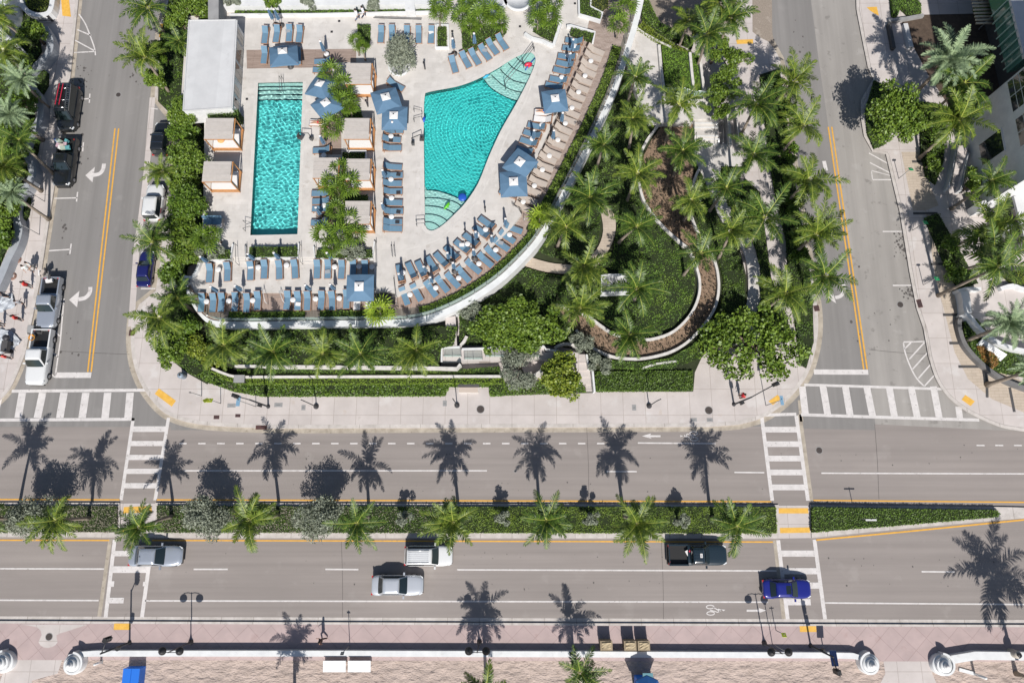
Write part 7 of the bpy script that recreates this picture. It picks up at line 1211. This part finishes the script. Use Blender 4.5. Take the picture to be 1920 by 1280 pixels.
t = thing('outdoor_shower', 'round topped beige cylinder by the wall at the lower right edge', 'post', P(1893, 1222, SWZ)); b = MB(); b.lathe([(.35, 0), (.35, 1.0), (.3, 1.15), (0, 1.2)], mat('beige_metal', (.42, .38, .32), None, rough=.5), 20); b.build('drum', t); b = MB(); b.lathe([(.18, 1.2), (.18, 1.35), (0, 1.38)], M_dkgrey, 14); b.build('cap', t)
t = thing('beach_chest', 'bright blue box with a dark lid seam on the sand', 'box', P(256, 1270, SWZ), 0); b = MB(); b.box((0, 0, .5), (1.5, 2.0, 1.0), mat('bright_blue_box', (.01, .15, .62), None, rough=.5)); b.build('body', t); b = MB(); b.box((-.38, 0, 1.03), (.72, 2.04, .06), mat('bright_blue_box', (.01, .15, .62))); b.box((.38, 0, 1.03), (.72, 2.04, .06), mat('bright_blue_box', (.01, .15, .62))); b.build('lid', t)
t = thing('beach_hut', 'blue lifeguard hut roof at the bottom edge, right of the brown bins', 'hut', P(1205, 1283, SWZ)); b = MB(); b.box((0, 0, 1.2), (1.6, 1.8, 2.0), mat('bright_blue_box', (.01, .15, .62))); b.build('wall', t); b = MB(); n = 8; b.lathe([(1.35, 2.2), (1.3, 2.3), (.3, 2.9), (0, 2.95)], mat('hut_roof', (.03, .12, .34), None, rough=.5), 8, smooth=False); b.build('roof', t); b = MB(); b.box((.1, 1.25, 2.2), (.9, .5, .08), mat('hut_teal', (.10, .24, .28), None)); b.build('awning', t)
b = MB(); b.box((0, 0, .02), (.3, .3, .04), M_grey); b.tube([(0, 0, 0), (0, 0, 1.1)], .1, M_tblw, 10); tag(b.build('shower_pipe', loc=P(190, 1240, SWZ)), 'short grey pipe stub on the sand behind the wall near the left spiral', 'pipe')
# ============================================================ BUILDINGS ON THE RIGHT
def on_plane(px, py, A, B):
    u, v = (px-960)/F, (640-py)/F; d_ = Vector((u, v*CT+ST, v*ST-CT)); n_ = Vector((B.y-A.y, -(B.x-A.x), 0)); o = Vector((0, 0, CH)); t_ = (A-o).dot(n_)/d_.dot(n_); return o+d_*t_
A_, B_ = P(1800, 226, 0), P(1829, 394, 0); HB = 17.
bl = thing('white_building', 'white rendered building with large windows at the right edge of the photo', 'building', A_); o_ = -A_; d_ = (B_-A_).normalized(); nn = Vector((-d_.y, d_.x, 0)); nn = nn if nn.x > 0 else -nn
fo = [A_, B_, B_+nn*30, A_+nn*30]; b = MB(); b.slab([(p.x, p.y) for p in fo], 0, HB, M_white); b.build('wall', bl, loc=o_)
zA = math.atan2(d_.y, d_.x)
def facade_win(quad, label=None, cols=2, rows=2, glass=M_win, frame=True):
    q = [on_plane(x, y, A_, B_) for x, y in quad]; s = [(p-A_).dot(d_) for p in q]; z = [p.z for p in q]; s0, s1, z0, z1 = min(s), max(s), min(z), max(z); s0 = (s[0]+s[3])/2; s1 = (s[1]+s[2])/2
    if s0 > s1: s0, s1 = s1, s0
    m_ = A_+d_*(s0+s1)/2-nn*.03; f = MB(); f.box((m_.x, m_.y, (z0+z1)/2), (s1-s0+.16, .08, z1-z0+.16), M_white if frame else M_trim, zA); w_ = f.build('window', bl, loc=o_); f = MB()
    for i in range(cols):
        for j in range(rows):
            cc = A_+d_*(s0+(s1-s0)*(i+.5)/cols)-nn*.06; f.box((cc.x, cc.y, z0+(z1-z0)*(j+.5)/rows), ((s1-s0)/cols-.1, .06, (z1-z0)/rows-.1), glass, zA)
    f.build('pane', w_, loc=(0, 0, 0))
facade_win([(1890, 153), (1900, 208), (1934, 190), (1922, 130)], cols=2, rows=3); facade_win([(1905, 220), (1914, 272), (1960, 250), (1950, 195)], cols=2, rows=3); facade_win([(1836, 270), (1846, 303), (1886, 288), (1874, 246)], cols=1, rows=1); facade_win([(1940, 300), (1950, 350), (1990, 330), (1980, 280)], cols=2, rows=2)
# glass fronted canopy building, top right
zc, zd = 8.2, 5.6; rq = Q([(1893, -10), (1921, 108), (2100, 60), (2060, -160), (1850, -160)], zc); t = thing('glass_canopy_building', 'white roofed building with a green glass front at the top right corner', 'building', (rq[1][0], rq[1][1], 0)); o_ = Vector((-rq[1][0], -rq[1][1], 0))
b = MB(); b.slab(rq, zc-.3, zc, M_roof); b.build('roof', t, loc=o_); b = MB(); b.slab([(x+.1*(i != 0), y) for i, (x, y) in enumerate(rq)], zd, zc-.3, M_gwin); b.build('glass_front', t, loc=o_)
b = MB(); pa, pb_ = Vector((*rq[0], 0)), Vector((*rq[1], 0)); pd = (pb_-pa); az = math.atan2(pd.y, pd.x)
for i in range(8): m_ = pa+pd*(i+.5)/8; b.box((m_.x-.1, m_.y, (zc+zd)/2-.1), (.09, .12, zc-zd), mat('pale_green_frame', (.30, .45, .38), None), az)
b.build('mullion', t, loc=o_); b = MB(); b.slab([(x+3.5, y) for x, y in rq], 0, zd, M_dkgrey); b.build('wall', t, loc=o_); b = MB(); b.box((0, 0, zc+.1), (1.3, .5, .2), M_grey, .4); b.box((.5, .2, zc+.25), (.3, .6, .4), M_dkgrey); b.build('roof_unit', t, loc=Vector((3.2, 5.0, 0)))
t = thing('slatted_pergola', 'pergola of pale slats in front of the green glass building', 'pergola', P(1842, 40, 0)); q0 = P(1842, 40, 0)
for i in range(8): p0, p1 = P(1822+i*1.2, 2+i*6.3-2, 4.5), P(1862+i*1.2, -1+i*6.3, 4.5); b = MB(); b.tube([p0-q0, p1-q0], .11, mat('pale_slat', (.42, .39, .30), None), 6); b.build('slat', t)
b = MB(); [b.tube([(x, y, 0), (x, y, 4.4)], .08, M_grey, 6) for x, y in ((-1, 1.2), (1.3, 1.3), (-.7, -1.2), (1.5, -1.2))]; b.build('post', t)
b = MB(); b.slab(Q([(1901, 368), (1960, 350), (1990, 470), (1925, 462)], 3.6), 3.3, 3.6, M_roof); b.slab(Q([(1915, 372), (1960, 365), (1980, 455), (1928, 452)], 3.2), 0, 3.3, M_win); tag(b.build('porch'), 'flat white porch roof cut by the right edge of the photo', 'porch')
for pts, l in (([(1780, 352), (1788, 320), (1796, 270)], 'left steel handrail sweeping up to the white building'), ([(1803, 356), (1810, 320), (1818, 285)], 'right steel handrail sweeping up to the white building')):
    b = MB(); q = [P(x, y, SWZ+1.0) for x, y in smooth(pts, 3)]; b.tube(q, .06, M_steel, 6); b.strip([(p.x, p.y) for p in q], .22, SWZ, SWZ+.8, M_roof); c = q[0].copy(); tag(b.build('handrail'), l, 'handrail', 'handrails at the white building')
b = MB()
for i in range(7): y0 = 350-i*11; b.slab(Q([(1783+i*1.5, y0), (1803+i*1.7, y0), (1806+i*1.7, y0-11), (1785+i*1.5, y0-11)], SWZ+.12*(i+1)), 0, SWZ+.12*(i+1), M_walk)
tag(b.build('stairs'), 'straight pale steps between the two steel handrails', 'stairs')
for i, (x, y, w_, h_) in enumerate(((1848, 385, 1.6, .9), (1822, 398, .9, .8), (1868, 440, 1.2, .8), (1855, 455, .8, .6))): b = MB(); b.box((0, 0, .9), (w_, h_, 1.8), M_white, .3); b.box((0, 0, 1.82), (w_*1.08, h_*1.08, .06), M_roof, .3); tag(b.build('rooftop_cabinet', loc=P(x, y, SWZ)), 'white equipment box beneath the palms, '+('topmost', 'leftmost', 'rightmost', 'smallest')[i], 'box', 'white boxes beneath the palms')
wall([(1877, 541), (1900, 535), (1922, 542), (1960, 540)], .4, .1, .7, 'white curved planter edge at the right side of the forecourt', M_white, 3, grp=None); bed('hedge', [(1885, 512), (1905, 506), (1960, 510), (1960, 530), (1905, 528)], SWZ, .8, 'lime hedge in the white planter at the right edge', 'hedge', M_hedgel, 80)
wall([(1667, 38), (1700, 34), (1732, 28)], .35, .1, .55, 'low dark kerb wall at the top of the right pavement', M_grey, grp=None); wall([(1668, 43), (1677, 90)], .35, SWZ, SWZ+.5, 'slim dark bench like slab in the palm shadow', M_dkgrey, name='slab_bench', cat='bench', grp=None); wall([(1698, 44), (1709, 88)], .5, SWZ, SWZ+.5, 'pale slatted bench in the palm shadow', M_roof, name='slab_bench', cat='bench', grp=None)
b = MB(); b.slab(Q([(-40, -60), (13, -60), (13, 0), (2, 52), (24, 76), (-60, 90)], 3), 0, 3, M_white); tag(b.build('hotel_wing'), 'corner of a white building at the top left edge', 'building'); b = MB(); b.slab(Q([(14, -60), (44, -60), (44, 8), (30, 50), (20, 64), (4, 50)], .3), None, .3, M_dkgrey); struct('sunken_court', b)
b = MB(); b.box((0, 0, .45), (1.3, .12, .9), M_dkmet); b.box((0, -.25, .45), (1.3, .05, .06), M_dkmet); tag(b.build('bicycle_rack', loc=P(90, 40, SWZ)), 'black railing rack beside the top left planter', 'rack')
t = thing('parasol_table', 'blue and white garden object glimpsed among the left garden palms', 'garden seat', P(50, 70, SWZ)); b = MB(); b.box((0, 0, .45), (1.1, 1.1, .1), M_white); b.box((.1, -.3, .7), (.5, .4, .3), M_blue); b.box((0, 0, .2), (.2, .2, .4), M_grey); b.build('seat', t)
